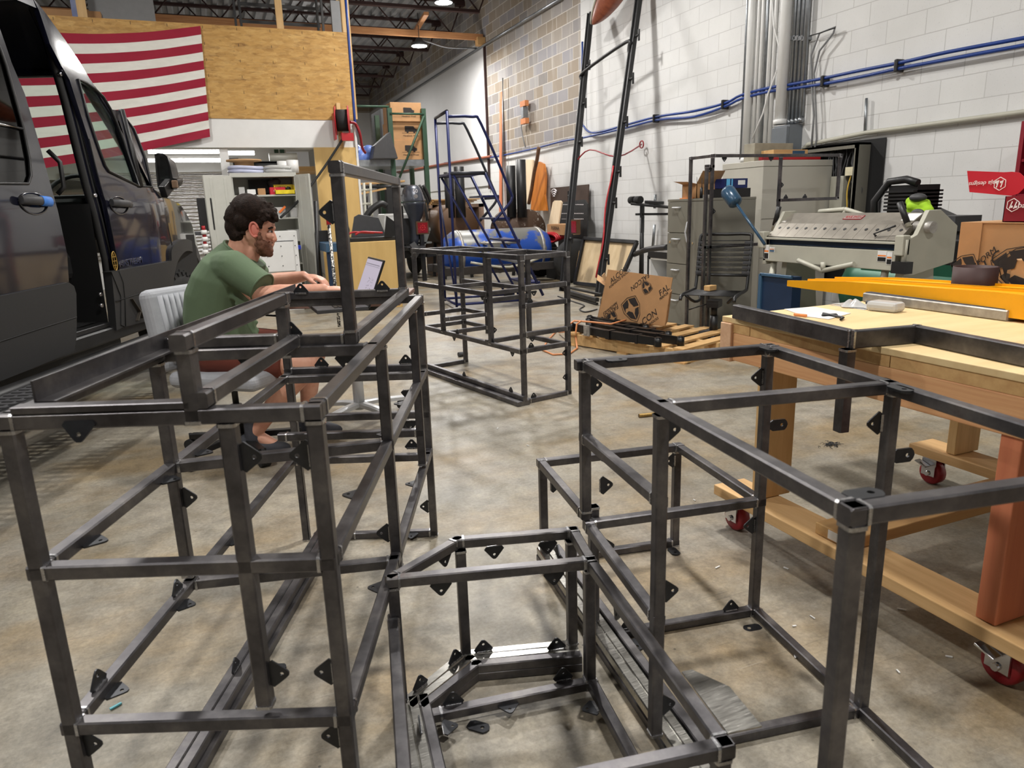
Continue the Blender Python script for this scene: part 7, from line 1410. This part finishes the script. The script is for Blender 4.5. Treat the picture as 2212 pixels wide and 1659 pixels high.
b.bar((tx0, TY-.45, .28), (tx0, TY+.5, .28), .06, .12); b.bar((tx1+.3, TY-.45, .28), (tx1+.3, TY+.5, .28), .06, .12); b.build('trailer_frame', plain('rusty_black', srgb(48, 44, 42), .7, .2, var=.3), tk)
for yy in (TY-.62, TY+.68): b = MB(); b.lathe([(.12, -.09), (.30, -.09), (.34, -.06), (.34, .06), (.30, .09), (.12, .09)], (tx1+.15, yy, .34), (0, 1, 0), 30); b.build('wheel', M['rubber'], tk)
b = MB(); b.rod(smooth([(tx0+.3, TY-.46, .40), (tx0+.9, TY-.52, .30), (tx0+1.5, TY-.46, .42)]), .02, 6); b.build('strap', M['mach'], tk)
# ---- two brown drum stoves with black flues
M['brown'] = plain('brown_drum', srgb(92, 66, 44), .5, .3, var=.12, scale=4); q = NT('peeling_brown'); q.set(.5, .2); q.col(q.mix(q.ramp(q.noise(16, 4, .7), [(.60, (0, 0, 0, 1)), (.66, (1, 1, 1, 1))]), srgb(88, 68, 54), srgb(206, 200, 190))); M['peel'] = q.m
for (u, v, R0, y, mt, lb, ul) in ((990, 488, .36, 11.9, 'brown', 'left brown drum stove with twin black flue pipes behind the ladder', 996), (1140, 497, .36, 11.7, 'peel', 'right drum stove with peeling paint and black flues', 1128)):
    c = ony(u, v, y); t_ = thing('drum_stove', lb, 'stove', (c[0], y+.4, 0), 'drum stoves behind the blue tank'); b = MB(); b.lathe([(0, 0), (R0-.02, 0), (R0, .02), (R0, .9), (0, .9)], c, (0, 1, 0), 40); b.build('drum', M[mt], t_)
    for k, (du, vt, rr_) in enumerate(((0, 345 if u > 1000 else 360, .085), (-22, 358 if u > 1000 else 372, .085))):
        p = ony(ul+du, 470, y-.10+.16*k); top = ony(ul+du, vt, y-.10+.16*k); b = MB(); b.lathe([(rr_-.01, 0), (rr_, 0), (rr_, top[2]-p[2]), (rr_-.01, top[2]-p[2]), (rr_-.01, 0)], p, (0, 0, 1), 20); b.build('flue_pipe', M['black'], t_)
    b = MB(); 
    for s in (-.25, .25):
        for yy in (y+.12, y+.78): b.bar((c[0]+s, yy, 0), (c[0]+s*.8, yy, c[2]-R0*.8), .05, .05, up=(0, 1, 0))
    b.build('stand', M['black'], t_)
# ---- aluminium boat with outboard on a trailer
by = 12.4; bo = thing('aluminium_boat', 'grey aluminium boat hull on a trailer behind the plywood box', 'boat', (ony(870, 560, by)[0], by+1.5, 0)); M['alu'] = plain('boat_grey', srgb(150, 152, 148), .5, .3, var=.06)
xl, xr = ony(800, 560, by)[0], ony(935, 560, by)[0]; zb, zt5 = .58, ony(870, 497, by)[2]
b = MB(); sec = lambda s_: [(xl+.12*s_, by+4.5*s_, zt5+.15*s_), (xl+.12+.3*s_, by+4.5*s_, zb+.25*s_), ((xl+xr)/2, by+4.5*s_, zb-.06+.3*s_), (xr-.12-.3*s_, by+4.5*s_, zb+.25*s_), (xr-.12*s_, by+4.5*s_, zt5+.15*s_)]
V = [p for s_ in np.linspace(0, 1, 8) for p in sec(s_)]; b.add(V, [(j*5+i, j*5+i+1, (j+1)*5+i+1, (j+1)*5+i) for j in range(7) for i in range(4)]); b.add(sec(0), [(0, 1, 2, 3, 4)]); b.box(xl-.03, xr+.03, by-.02, by+.06, zt5-.03, zt5+.02); b.box(xl, xr, by, by+1.2, zt5-.25, zt5-.22); b.build('hull', M['alu'], bo, fix=False)
b = MB(); b.box(xl+.35, xl+.85, by+.3, by+.8, zt5-.1, zt5+.28); b.build('console', M['white'], bo, bevel=.03)
b = MB(); 
for s in (-1, 1): b.rod(smooth([((xl+xr)/2+s*.55, by+.15, zt5), ((xl+xr)/2+s*.5, by+.2, zt5+.55), ((xl+xr)/2+s*.42, by+.5, zt5+.75)]), .025, 8)
b.rod([((xl+xr)/2-.42, by+.5, zt5+.75), ((xl+xr)/2+.42, by+.5, zt5+.75)], .025, 8); b.build('rail', M['black'], bo)
b = MB(); 
for xx in (xl+.15, xr-.15): b.bar((xx, by-.3, .45), (xx, by+4.6, .45), .07, .12)
b.bar((xl+.1, by-.2, .45), (xr-.0, by-.2, .45), .08, .12); b.build('trailer_frame', M['black'], bo)
for xx in (xl+.02, xr-.02): b = MB(); b.lathe([(.1, -.09), (.28, -.09), (.32, -.06), (.32, .06), (.28, .09), (.1, .09)], (xx, by+1.2, .32), (1, 0, 0), 28); b.build('wheel', M['rubber'], bo)
om = thing('outboard_motor', 'dark grey outboard motor marked 50 on the boat stern', 'outboard motor', ony(895, 470, by-.25)); M['cowl'] = plain('cowl_grey', srgb(70, 74, 84), .3, .3, var=.06, coat=.4)
omx = lambda u, v, dy=-.3: ony(u, v, by+dy)
def ovl(b, secs, n=20, mi=0):
    rings = []
    for (u, v, wpx, dep) in secs:
        c = omx(u, v); w_ = wpx*.0083; rings.append([c+A(w_/2*math.copysign(abs(math.cos(t))**.75, math.cos(t)), dep*math.copysign(abs(math.sin(t))**.75, math.sin(t)), 0) for t in np.linspace(0, 2*PI, n+1)[:-1]])
    v_ = [p for r in rings for p in r]; b.add(v_, [(j*n+i, j*n+(i+1) % n, (j+1)*n+(i+1) % n, (j+1)*n+i) for j in range(len(rings)-1) for i in range(n)], mi, True); b.add(rings[0], [tuple(range(n))], mi); b.add(rings[-1], [tuple(range(n))], mi)
b = MB(); ovl(b, [(889, 400, 18, .10), (889, 403, 28, .16), (890, 412, 36, .21), (891, 425, 42, .24), (892, 433, 43, .25), (893, 436, 42, .25)]); cw_ = b.build('cowling', M['cowl'], om)
b = MB(); ovl(b, [(893, 437, 43, .25), (894, 443, 40, .23), (896, 455, 36, .2), (897, 466, 29, .16), (896, 476, 22, .13), (897, 490, 18, .11), (896, 515, 16, .13), (893, 535, 14, .12)]); b.build('midsection', plain('motor_dark', srgb(52, 56, 66), .35, .2, var=.06), om)
b = MB(); c = omx(893, 540); b.ell(c, .07, .22, .07, 14, 8); b.obox(c+A(0, -.02, .06), (1, 0, 0), (0, 1, 0), (0, 0, 1), .16, .2, .012)
for k in range(3): t = 2*PI*k/3; b.obox(c+A(.07*math.cos(t), -.24, .07*math.sin(t)), (math.cos(t), .3, math.sin(t)), (-math.sin(t), 0, math.cos(t)), (0, 1, 0), .08, .05, .008)
b.build('gearcase', M['dgrey'], om); b = MB(); b.obox(omx(876, 500, -.12), (1, 0, 0), (0, 1, 0), (0, 0, 1), .10, .10, .22); b.obox(omx(866, 490, -.05), (1, 0, 0), (0, 1, 0), (0, 0, 1), .05, .04, .35); b.build('clamp_bracket', M['black'], om)
text('50', 'lettering', cw_, omx(897, 413, -.3-.222), (1, 0, 0), (0, 0, 1), .085, M['wprint']); b = MB(); c = omx(898, 424, -.3-.245); b.cone(c, c-A(0, .004, 0), .035, .035, 18); b.build('round_badge', M['chrome'], cw_)
def marker(lb, foot, top, lu, lv):
    t_ = thing('guide_post', lb, 'guide post', foot, 'trailer posts with red lamps'); b = MB(); b.bar(foot, top, .07, .07, up=(0, 1, 0)); b.build('post', M['black'], t_); return t_
gp1 = ony(918, 610, by-.4); t_ = marker('black trailer post carrying a square red lamp beside the outboard', gp1*A(1, 1, 0)+A(0, 0, .0), ony(910, 500, by-.4), 0, 0)
def rlamp(par, c, s=.085):
    b = MB(); b.obox(c+A(0, .03, 0), (1, 0, 0), (0, 1, 0), (0, 0, 1), s+.008, .03, s+.008); b.build('lamp_box', M['brown'], par); b = MB(); b.obox(c-A(0, .002, 0), (1, 0, 0), (0, 1, 0), (0, 0, 1), s*.85, .004, s*.85); l_ = b.build('red_lens', plain('red_lens', srgb(136, 12, 20), .25, 0, var=.1), par)
    b = MB()
    for k in range(8): t = 2*PI*k/8; b.cone(c+A(s*.42*math.cos(t), -.006, s*.42*math.sin(t)), c+A(s*.42*math.cos(t), -.009, s*.42*math.sin(t)), s*.14, s*.10, 10)
    b.cone(c+A(0, -.006, 0), c+A(0, -.009, 0), s*.16, s*.12, 10); b.build('lens_dot', plain('red_lens_bright', srgb(190, 40, 44), .25), l_)
rlamp(t_, ony(913, 492, by-.46), .10)
for du in (0, 9): 
    b = MB(); b.rod(smooth([ony(905+du, 400, 12.9), ony(922+du*.7, 430, 12.9), ony(934+du*.5, 480, 12.9), ony(941, 520, 12.9)]), .03, 8); tag(b.build('bow_rod', M['black']), ('left' if du == 0 else 'right')+' curved black tube right of the outboard motor', 'tube', 'curved tubes by the outboard')
# ---- green pallet rack with cartons
RY = 13.2; rk2 = thing('pallet_rack', 'green steel pallet rack holding printed cartons', 'pallet rack', (ony(880, 400, RY)[0], RY+.5, 0)); M['rgreen'] = plain('rack_green', srgb(44, 72, 54), .5, .1, var=.1)
xa, xb = ony(848, 345, RY)[0], ony(920, 345, RY)[0]; zsf = ony(880, 345, RY)[2]; ztp = ony(920, 235, RY)[2]
for xx in (xa, xb): 
    for yy in (RY, RY+1.05): b = MB(); b.box(xx-.04, xx+.04, yy-.04, yy+.04, 0, ztp); b.build('upright', M['rgreen'], rk2)
for xx in (xa-1.9,):
    for yy in (RY, RY+1.05): b = MB(); b.box(xx-.035, xx+.035, yy-.035, yy+.035, 0, ztp-.45); b.build('upright', M['rgreen'], rk2)
b = MB(); b.box(xa-.6, xb, RY-.02, RY+1.1, zsf-.11, zsf-.0); b.build('deck', M['galv'], rk2); b = MB(); b.box(xa-1.9, xa-.6, RY, RY+1.1, zsf-.18, zsf-.10); b.build('deck', M['pinex'], rk2)
b = MB(); b.rod([(xa, RY-.05, zsf-.5), (xb, RY-.05, zsf+.75)], .022, 6); b.rod([(xa, RY-.04, zsf+.78), (xb, RY-.04, zsf+.78)], .02, 6); b.rod([(xa, RY-.04, zsf-.75), (xb, RY-.04, zsf-.75)], .02, 6); b.rod([(xa-.9, RY, zsf+.9), (xa, RY, zsf+.9)], .02, 6); b.build('brace', M['rgreen'], rk2)
def carton(lb, u0, u1, v0, v1, y, d=.6):
    p, r_ = ony(u0, v1, y), ony(u1, v0, y); t_ = thing('printed_carton', lb, 'cardboard box', ((p[0]+r_[0])/2, y+d/2, p[2]), 'cartons with a van print on the rack'); b = MB(); b.box(p[0], r_[0], y, y+d, p[2], r_[2]); b.build('body', M['card'], t_, bevel=.006)
    cx, cz, s = p[0]*.42+r_[0]*.58, p[2]*.40+r_[2]*.60, (r_[0]-p[0])*.17; b = MB(); b.prism([(-1, -.45), (1.05, -.45), (1.1, -.05), (.75, .05), (.5, .42), (-.9, .45), (-1, .35)], (cx, y-.002, cz), (1, 0, 0), (0, 0, 1), .001) if False else b.add([A(cx+a*s, y-.002, cz+c*s) for a, c in ((-1, -.45), (1.05, -.45), (1.1, -.05), (.75, .05), (.5, .42), (-.9, .45), (-1, .35))], [(0, 1, 2, 3, 4, 5, 6)])
    for a in (-.55, .6): b.cone((cx+a*s, y-.001, cz-.45*s), (cx+a*s, y-.003, cz-.45*s), .2*s, .2*s, 14)
    b.box(cx-1.5*s, cx+1.5*s, y-.0025, y-.001, cz-.70*s, cz-.66*s); b.build('van_print', M['ink'], t_); text('Havelock Wool', 'print', t_, (cx, y-.002, cz-1.1*s), (1, 0, 0), (0, 0, 1), .42*s, M['ink'])
carton('lowest printed carton on the green rack', 846, 917, 303, 345, RY+.08); carton('middle printed carton of the stack on the green rack', 845, 917, 262, 303, RY+.10); carton('topmost printed carton of the stack on the green rack', 845, 909, 222, 262, RY+.06)
b = MB(); p = ony(836, 345, RY); b.prism([(0, 0), (.45, 0), (.34, .45), (.05, .22)], (xa-.42, RY, zsf), (1, 0, 0), (0, 0, 1), .3); tag(b.build('grey_case', M['dgrey'], bevel=.01), 'dark grey wedge case at the left of the printed cartons', 'case')
b = MB(); rr = random.Random(8); p = ony(795, 338, RY+.2)
for k in range(26): b.ell(p+A(rr.uniform(-.28, .28), rr.uniform(-.1, .3), rr.uniform(-.1, .12)), .12, .10, .10, 8, 6)
remesh(tag(b.build('blue_tarp', plain('blue_tarp', srgb(96, 122, 190), .4, 0, var=.3, scale=9)), 'crumpled blue and white plastic bundle on the rack', 'tarp'), .03, 1, .3)
b = MB(); p, r_ = ony(822, 235, 16.5), ony(846, 345, 16.5); b.box(p[0], r_[0], 16.5, 17.5, 0, p[2]); tag(b.build('dark_cabinet', M['vblack']), 'tall dark cabinet far behind the printed cartons', 'cabinet')
b = MB(); p = ony(772, 420, 12.0); 
for i, (u0, v0, u1, v1) in enumerate(((775, 398, 870, 392), (772, 420, 830, 408))): b.bar(ony(u0, v0, 12.2), ony(u1, v1, 12.2), .3, .03)
tag(b.build('stored_boards', M['pinex']), 'pale boards lying under the green rack', 'boards', kind='stuff')
st_ = thing('step_frame', 'pale aluminium step ladder frame under the green rack', 'ladder', ony(795, 520, 11.4)*A(1, 1, 0)); b = MB()
for u in (786, 800): b.rod([ony(u, 395, 11.4), ony(u+2, 500, 11.4)*A(1, 1, 0)], .02, 8)
for v in (410, 440, 470): b.rod([ony(775, v+2, 11.4), ony(803, v, 11.4)], .02, 8)
b.build('frame', M['mach'], st_)
b = MB(); b.rod(smooth([ony(785, 478, 11.2), ony(800, 455, 11.2), ony(822, 440, 11.2), ony(835, 446, 11.2)]), .05, 10); tag(b.build('black_duct', M['black']), 'thick black bent tube behind the tool case', 'tube')
# shelf of boards on the far wall side
sh_ = thing('board_shelf', 'brown shelf stacked with thin boards left of the ladder', 'shelf', ony(945, 480, 12.6)*A(1, 1, 0)); p, r_ = ony(928, 443, 12.8), ony(1050, 437, 12.8); b = MB(); b.box(p[0], r_[0], 12.8, 13.4, p[2]-.06, p[2]); b.box(p[0]+.05, p[0]+.15, 12.8, 13.4, 0, p[2]); b.box(r_[0]-.15, r_[0]-.05, 12.8, 13.4, 0, p[2]); b.box(p[0], r_[0], 13.3, 13.4, .4, p[2]); b.build('frame', plain('brown_crate', srgb(150, 124, 106), .7), sh_)
for k in range(4): b = MB(); b.box(p[0]+.02*k, r_[0]-.3+.05*k, 12.8-.03*k, 13.4, p[2]+.025*k, p[2]+.02+.025*k); tag(b.build('thin_board', M['pinex']), ['lowest', 'second', 'third', 'topmost'][k]+' thin board in the pile on the brown shelf', 'board', 'boards on the brown shelf')
# ---- things leaning on the right wall
def lean(name, lb, cat, pts, x_top, x_bot, mt, th=.02, par=None, bev=0):
    # pts px outline; plane leaning from (x_bot, z=0) to (x_top, z=2)
    n_ = nrm(A(1, 0, -(x_top-x_bot)/2.0)); P0 = A(x_bot, 8, 0); P = [onpl(u, v, P0, n_) for u, v in pts]; k = len(P); b = MB(); b.add(P+[p+n_*th for p in P], [tuple(range(k))[::-1], tuple(range(k, 2*k))]+[(i, (i+1) % k, k+(i+1) % k, k+i) for i in range(k)]); o = b.build(name, mt, par, bevel=bev); 
    return tag(o, lb, cat) if par is None else o
M['rustp'] = plain('rust_brown_plate', srgb(78, 62, 54), .5, .3, var=.25, scale=4); M['blonde'] = wood('blonde_board', srgb(232, 212, 182), srgb(214, 190, 156), 3, (5, 5, .6), .6)
rp = lean('rust_sheet', 'dark rust brown metal panel with arc cutouts leaning on the wall', 'panel', [(1189, 406), (1271, 398), (1268, 480), (1190, 490)], 5.96, 5.80, M['rustp'])
b = MB(); c = onpl(1200, 428, A(5.83, 8, 0), nrm(A(1, 0, -.08))); 
for r in (.04, .08, .12, .16): b.rod([c+A(-.03, -r*math.cos(t), r*math.sin(t)) for t in np.linspace(PI*.25, PI*.75, 12)], .012, 6)
b.build('arc_cutout', M['wprint'], rp)
bp_ = lean('perforated_sheet', 'black perforated panel leaning in front of the brown panel', 'panel', [(1207, 440), (1226, 435), (1262, 431), (1269, 440), (1267, 600), (1205, 604)], 5.90, 5.50, M['black'])
b = MB(); 
for v in (442, 461, 473):
    for u in range(1215, 1262, 3): P = onpl(u, v, A(5.5, 8, 0), nrm(A(1, 0, -.2))); b.obox(P-A(.006, 0, 0), (0, 1, 0), (0, 0, 1), (1, 0, 0), .012, .006, .001)
b.build('slot', M['wprint'], bp_)
lean('blonde_board', 'short blonde board with rounded corners before the black panel', 'board', [(1184, 487), (1194, 437), (1198, 433), (1210, 433), (1213, 437), (1205, 487)], 5.6, 5.3, M['blonde'], .025)
pbx = thing('printed_carton', 'brown pet food carton beside the left trailer post', 'cardboard box', onx(1198, 506, 5.2)); P = onx(1182, 506, 5.2); Q2 = onx(1217, 485, 5.2); b = MB(); b.box(5.2, 5.5, Q2[1], P[1], P[2], Q2[2]); b.build('body', M['card'], pbx); text('PURINA', 'print', pbx, onx(1199, 493, 5.19), (0, -1, 0), (0, 0, 1), .085, M['ink'])
b = MB(); b.box(5.18, 5.5, Q2[1]-.02, P[1]+.02, .0, P[2]-.22); tag(b.build('crate', M['vblack']), 'dark crate under the red cables and carton', 'crate'); b = MB(); c = onx(1198, 514, 5.25)
for k in range(8): b.rod([c+A(.03*k-.1, .28*math.cos(t), .07*math.sin(t)+.01*k) for t in np.linspace(0, 2*PI, 17)[:-1]], .02, 6, closed=True)
tag(b.build('red_cable_coil', M['red']), 'coil of red cables under the pet food carton', 'cable')
fp = thing('framed_panel', 'oak veneer panel in a black frame leaning on the wall', 'panel', onz(1290, 640))
fpts = [(1243, 612), (1263, 516), (1377, 524), (1335, 622)]
lean('veneer', '', '', fpts, 5.75, 4.95, wood('oak_veneer', srgb(206, 184, 148), srgb(186, 162, 124), 3, (4, 4, .5), .5), .02, fp); b = MB(); n_ = nrm(A(1, 0, -.4)); FP = [onpl(u, v, A(4.95, 8, 0), n_)-n_*.01 for u, v in fpts]
for i in range(4): b.bar(FP[i], FP[(i+1) % 4], .05, .05, up=n_)
b.build('frame', M['black'], fp)
fpt = fp['label']; 
lean('pine_strip', 'narrow pine strip left of the framed oak panel', 'board', [(1240, 600), (1251, 541), (1259, 542), (1248, 602)], 5.7, 5.1, M['pine'], .03)
b = MB(); b.bar(onz(1222, 640)+A(0, 0, .07), onz(1290, 660)+A(0, 0, .07), .05, .05); b.bar(onz(1210, 628)+A(0, 0, .07), onz(1300, 648)+A(0, 0, .07), .04, .03); b.bar(onz(1222, 640)+A(0, 0, .02), onz(1290, 660)+A(0, 0, .02), .03, .03); tag(b.build('side_step', M['black']), 'black tubular side step lying on the floor by the leaning panels', 'step bar')
# tall leaning twin mast with arch
ms = thing('mast_rack', 'pair of tall black masts with an arched crossbar leaning on the wall', 'rack', onz(1250, 640)); L0, L1 = onz(1216, 628), onx(1276, 30, 5.75); R0_, R1 = onz(1293, 640), onx(1383, -25, 5.75)
for p, r_ in ((L0, L1), (R0_, R1)):
    b = MB(); d = nrm(r_-p); b.bar(p, r_, .10, .07, up=(1, 0, 0)); b.bar(p-A(.045, 0, 0), r_-A(.045, 0, 0), .022, .03, up=(1, 0, 0)); b.build('mast', M['black'], ms)
    for f in ((.18, .33, .52, .66, .80) if p is L0 else (.12, .30, .40, .56, .70, .84)):
        c = p*(1-f)+r_*f; s = 1 if (int(f*100) % 2 == 0) else -1; b = MB(); b.rod([c, c+A(0, -.13*s, 0)], .018, 8); b.bar(c+A(0, -.13*s, -.07), c+A(0, -.13*s, .07), .03, .02, up=(1, 0, 0)); b.build('peg', M['black'], ms)
f0, f1 = .76, .86
cL = onpl(1262, 155, L0, nrm(A(1, 0, -.3))); cL = L0*(1-.76)+L1*.76; cR = R0_*(1-.80)+R1*.80
b = MB(); b.rod(smooth([cL-A(.05, 0, .35), cL-A(.05, 0, .05), cL-A(.05, .08, -.06), cR-A(.05, -.08, -.10), cR-A(.05, 0, .0), cR-A(.05, 0, .35)], 4), .024, 8); b.build('arch_bar', M['black'], ms)
t_ = ms; c = L0*(1-.155)+L1*.155; c = onpl(1241, 490, L0+A(-.1, 0, 0), nrm(A(1, 0, -.3))); b = MB(); b.obox(c+A(.02, 0, 0), (0, 1, 0), (0, 0, 1), (1, 0, 0), .085, .10, .03); b.build('lamp_box', M['brown'], ms); b = MB(); b.obox(c-A(.012, 0, 0), (0, 1, 0), (0, 0, 1), (1, 0, 0), .07, .08, .004); b.build('red_lens', plain('red_lens', srgb(136, 12, 20), .25, 0, var=.15, scale=30), ms)
b = MB(); b.rod(smooth([L0*.55+L1*.45, L0*.4+R0_*.1+L1*.3+R1*.2+A(0, 0, -.05), R0_*.55+R1*.45, onx(1386, 312, 5.9)]), .010, 6); b.rod([onx(1386, 312, 5.9)+A(0, .05*math.cos(t), .05*math.sin(t)) for t in np.linspace(0, 2*PI, 17)[:-1]], .010, 6, closed=True); tag(b.build('red_tether', M['rwheel']), 'thin dark red strap hooked from the masts to a wall ring', 'strap')
b = MB(); b.rod([R0_*(1-f)+R1*f+A(-.06, .03*math.sin(9*f*3), 0) for f in np.linspace(.06, .42, 14)], .012, 6); b.build('red_wire', M['red'], ms)
# boat bow shape on top of the masts
M['maho'] = wood('mahogany', srgb(150, 84, 58), srgb(116, 58, 40), 3, (1, 6, 6), .35)
tip = onx(1268, 52, 5.55); b = MB(); 
def bow(s, t): 
    w_ = .34*math.sin(min(1, s*1.15)*PI*.5)**.8; base = tip+A(.10, -.95*s, .50*s); return base+A(-w_*math.cos(PI*t)*.55-.02, w_*.15*math.cos(PI*t), -w_*.9*math.sin(PI*t)*(1-.2*s))
b.grid(bow, 18, 14); cb2 = b.build('wooden_canoe', M['maho'], fix=False); tag(cb2, 'mahogany canoe bow hanging at the top of the black masts', 'canoe'); b = MB()
for t in (0., 1.): b.rod([bow(s, t) for s in np.linspace(.02, 1, 14)], .022, 8)
b.build('gunwale', M['mach'], cb2); b = MB(); b.grid(lambda s, t: bow(s, 0)*(1-t)+bow(s, 1)*t+A(0, 0, .02), 14, 3); b.build('deck', M['white'], cb2, fix=False)
# slabs, planks
ws = [(1146, 455), (1152, 380), (1158, 352), (1165, 349), (1174, 354), (1178, 380), (1176, 420), (1180, 455)]
lean('live_edge_slab', 'orange live edge timber slab leaning on the white wall', 'slab', ws, 5.92, 5.70, wood('orange_slab', srgb(206, 128, 48), srgb(170, 92, 30), 3, (4, 4, .6), .4), .04)
lean('pale_plank', 'pale plank left of the orange slab', 'plank', [(1130, 440), (1136, 345), (1151, 345), (1146, 440)], 5.95, 5.75, M['blonde'], .03)
b = MB(); P = [onx(u, v, 5.72) for u, v in ((1164, 318), (1160, 345), (1154, 372), (1148, 410), (1142, 440))]; b.rod(smooth(P), .035, 7); tag(b.build('rough_branch', plain('dark_bark', srgb(96, 66, 44), .8, 0, var=.4, scale=12, bump=.5)), 'rough dark branch leaning beside the orange slab', 'branch')
for i, (u0, u1, v0, v1, lb) in enumerate(((1080, 1084, 165, 440, 'thin reddish wood strip against the grey block wall'), (1078, 1083, 215, 470, 'second thin wood strip beside the first on the block wall'))): lean('wood_strip', lb, 'strip', [(u0, v1), (u0+1, v0), (u1+1, v0), (u1, v1)], 5.93 - .03*i, 5.84 - .03*i, M['fir_red'], .02)
b = MB(); b.rod([onx(1086, 168, 5.9), onx(1086, 450, 5.9)], .012, 6); tag(b.build('grey_rod', M['galv']), 'thin grey rod beside the wood strips on the block wall', 'rod')
# roller stand and mini fridge left of the tower
rs = thing('roller_stand', 'black upright stand with foam rollers left of the tower', 'stand', onz(1385, 628)); p = onz(1385, 628); tz = atd(1383, 470, np.hypot(p[0], p[1]))[2]; b = MB(); b.cone(p, A(p[0], p[1], tz), .035, .028, 14); b.obox(A(p[0], p[1], .03), (1, 0, 0), (0, 1, 0), (0, 0, 1), .2, .2, .02); b.build('column', M['black'], rs)
hz = atd(1383, 440, np.hypot(p[0], p[1]))[2]
for k, dy in enumerate((.08, -.06)): b = MB(); c = A(p[0]-.1, p[1]+dy, hz+.05); b.cone(c-A(.0, .055, 0), c+A(0, .055, 0), .05, .05, 16); b.build('foam_roller', M['rubber'], rs)
b = MB(); b.bar(A(p[0]-.1, p[1]+.05, hz+.0), A(p[0]+.05, p[1]-.65, hz-.06), .12, .03); b.bar(A(p[0], p[1], tz-.2), A(p[0], p[1], hz), .05, .05, up=(1, 0, 0)); b.bar(A(p[0]-.05, p[1]-.2, hz+.02), A(p[0], p[1]-.45, hz-.0), .10, .04); b.bar(A(p[0], p[1]+.15, hz-.14), A(p[0]+.04, p[1]-.7, hz-.14), .03, .03); b.build('arm', M['black'], rs)
FRX = 4.6; p, q2 = onx(1402, 552, FRX), onx(1440, 600, FRX); fr = thing('mini_fridge', 'small open white fridge behind the tower', 'fridge', (FRX+.25, (p[1]+q2[1])/2-.2, 0)); b = MB(); y1_, y0_ = p[1], p[1]-.52; zt6 = p[2]
b.box(FRX, FRX+.5, y1_-.03, y1_, .05, zt6); b.box(FRX, FRX+.5, y0_, y0_+.03, .05, zt6); b.box(FRX, FRX+.5, y0_, y1_, zt6-.04, zt6); b.box(FRX, FRX+.5, y0_, y1_, .05, .09); b.box(FRX+.45, FRX+.5, y0_, y1_, .05, zt6); b.build('cabinet', M['white'], fr); b = MB(); b.box(FRX-.01, FRX, y0_, y1_+.01, zt6-.02, zt6+.05); b.box(FRX-.01, FRX, y1_-.005, y1_+.02, .05, zt6); b.build('seal', M['black'], fr)
b = MB(); b.box(FRX+.1, FRX+.45, y0_+.03, y1_-.2, zt6-.25, zt6-.04); b.build('freezer_box', M['galv'], fr); b = MB(); b.box(FRX+.02, FRX+.45, y0_+.03, y1_-.03, zt6-.30, zt6-.29); b.build('shelf', M['white'], fr)
b = MB(); b.rod(smooth([onx(1370, 550, 5.2), onx(1395, 540, 5.0), onx(1420, 536, 4.9), onx(1442, 534, 4.8)]), .035, 8); tag(b.build('black_tube', M['black']), 'black bent tube lying over the small fridge', 'tube')
for u0, v0, u1, v1, lb in ((1416, 420, 1414, 450, 'short grey strip on the wall left of the tower, upper one'), (1414, 485, 1410, 535, 'long grey strip on the wall left of the tower, lower one')): b = MB(); b.rod([onx(u0, v0, 5.93), onx(u1, v1, 5.93)], .02, 6); tag(b.build('wall_strip', M['galv']), lb, 'wall strip')
# ---- odds and ends on the floor
b = MB(); p, q2 = onz(1380, 898, .012), onz(1612, 873, .012); q = NT('threaded_brass'); q.set(.35, .8); wv = q.node('ShaderNodeTexWave'); wv.inputs['Scale'].default_value = 60; q.l(q.tc.outputs['Object'], wv.inputs[0]); q.col(q.ramp(wv.outputs['Fac'], [(.3, srgb(96, 72, 36)), (.7, srgb(210, 176, 110))])); b.rod([p, q2, onz(1760, 858, .012)], .011, 8); tag(b.build('threaded_rod', q.m), 'brass coloured threaded rod lying on the floor', 'rod')
b = MB(); b.rod(smooth([onz(u, v, .008) for u, v in ((1205, 640), (1240, 652), (1262, 660), (1252, 668), (1265, 674), (1290, 668))]), .008, 6); tag(b.build('floor_cord', M['black']), 'thin black cord on the floor beside the ladder', 'cord')
b = MB(); c = onz(1000, 765, .02); b.rod([c-A(.04, 0, 0), c+A(.04, .01, 0)], .02, 8); tag(b.build('steel_slug', M['dgrey']), 'short dark steel slug on the floor under the middle frame', 'offcut')
rr = random.Random(21); b = MB()
for k in range(60):
    u, v = 1795+rr.gauss(0, 9), 960+rr.gauss(0, 2.5); p = onz(u, v, .004); a = rr.uniform(0, 6.3); b.rod([p, p+A(.012*math.cos(a), .012*math.sin(a), .004), p+A(.02*math.cos(a+1), .02*math.sin(a+1), 0)], .0012, 4)
tag(b.build('metal_shavings', M['black']), 'small heap of dark metal shavings on the concrete', 'shavings', kind='stuff')
b = MB()
for (u, v) in [(1755, 1333), (1716, 1352), (1698, 1227), (1948, 1316), (1717, 1416), (1532, 1480), (1556, 1498), (1320, 1390), (1075, 925), (1275, 1530), (1550, 1225), (2050, 1418), (620, 1560), (1140, 962), (1500, 1080), (1940, 1450)]:
    p = onz(u, v, .003); a = rr.uniform(0, 3.1); b.obox(p, (math.cos(a), math.sin(a), 0), (-math.sin(a), math.cos(a), 0), (0, 0, 1), rr.uniform(.005, .012), .002, .0015)
tag(b.build('plastic_scraps', M['white']), 'tiny white scraps scattered over the concrete floor', 'scraps', kind='stuff')
b = MB(); p = onz(250, 1525, .004); b.obox(p, (1, .6, 0), (-.6, 1, 0), (0, 0, 1), .014, .003, .002); tag(b.build('cyan_scrap', plain('cyan_plastic', srgb(110, 190, 204), .5)), 'small cyan scrap on the floor inside the left frame', 'scrap')
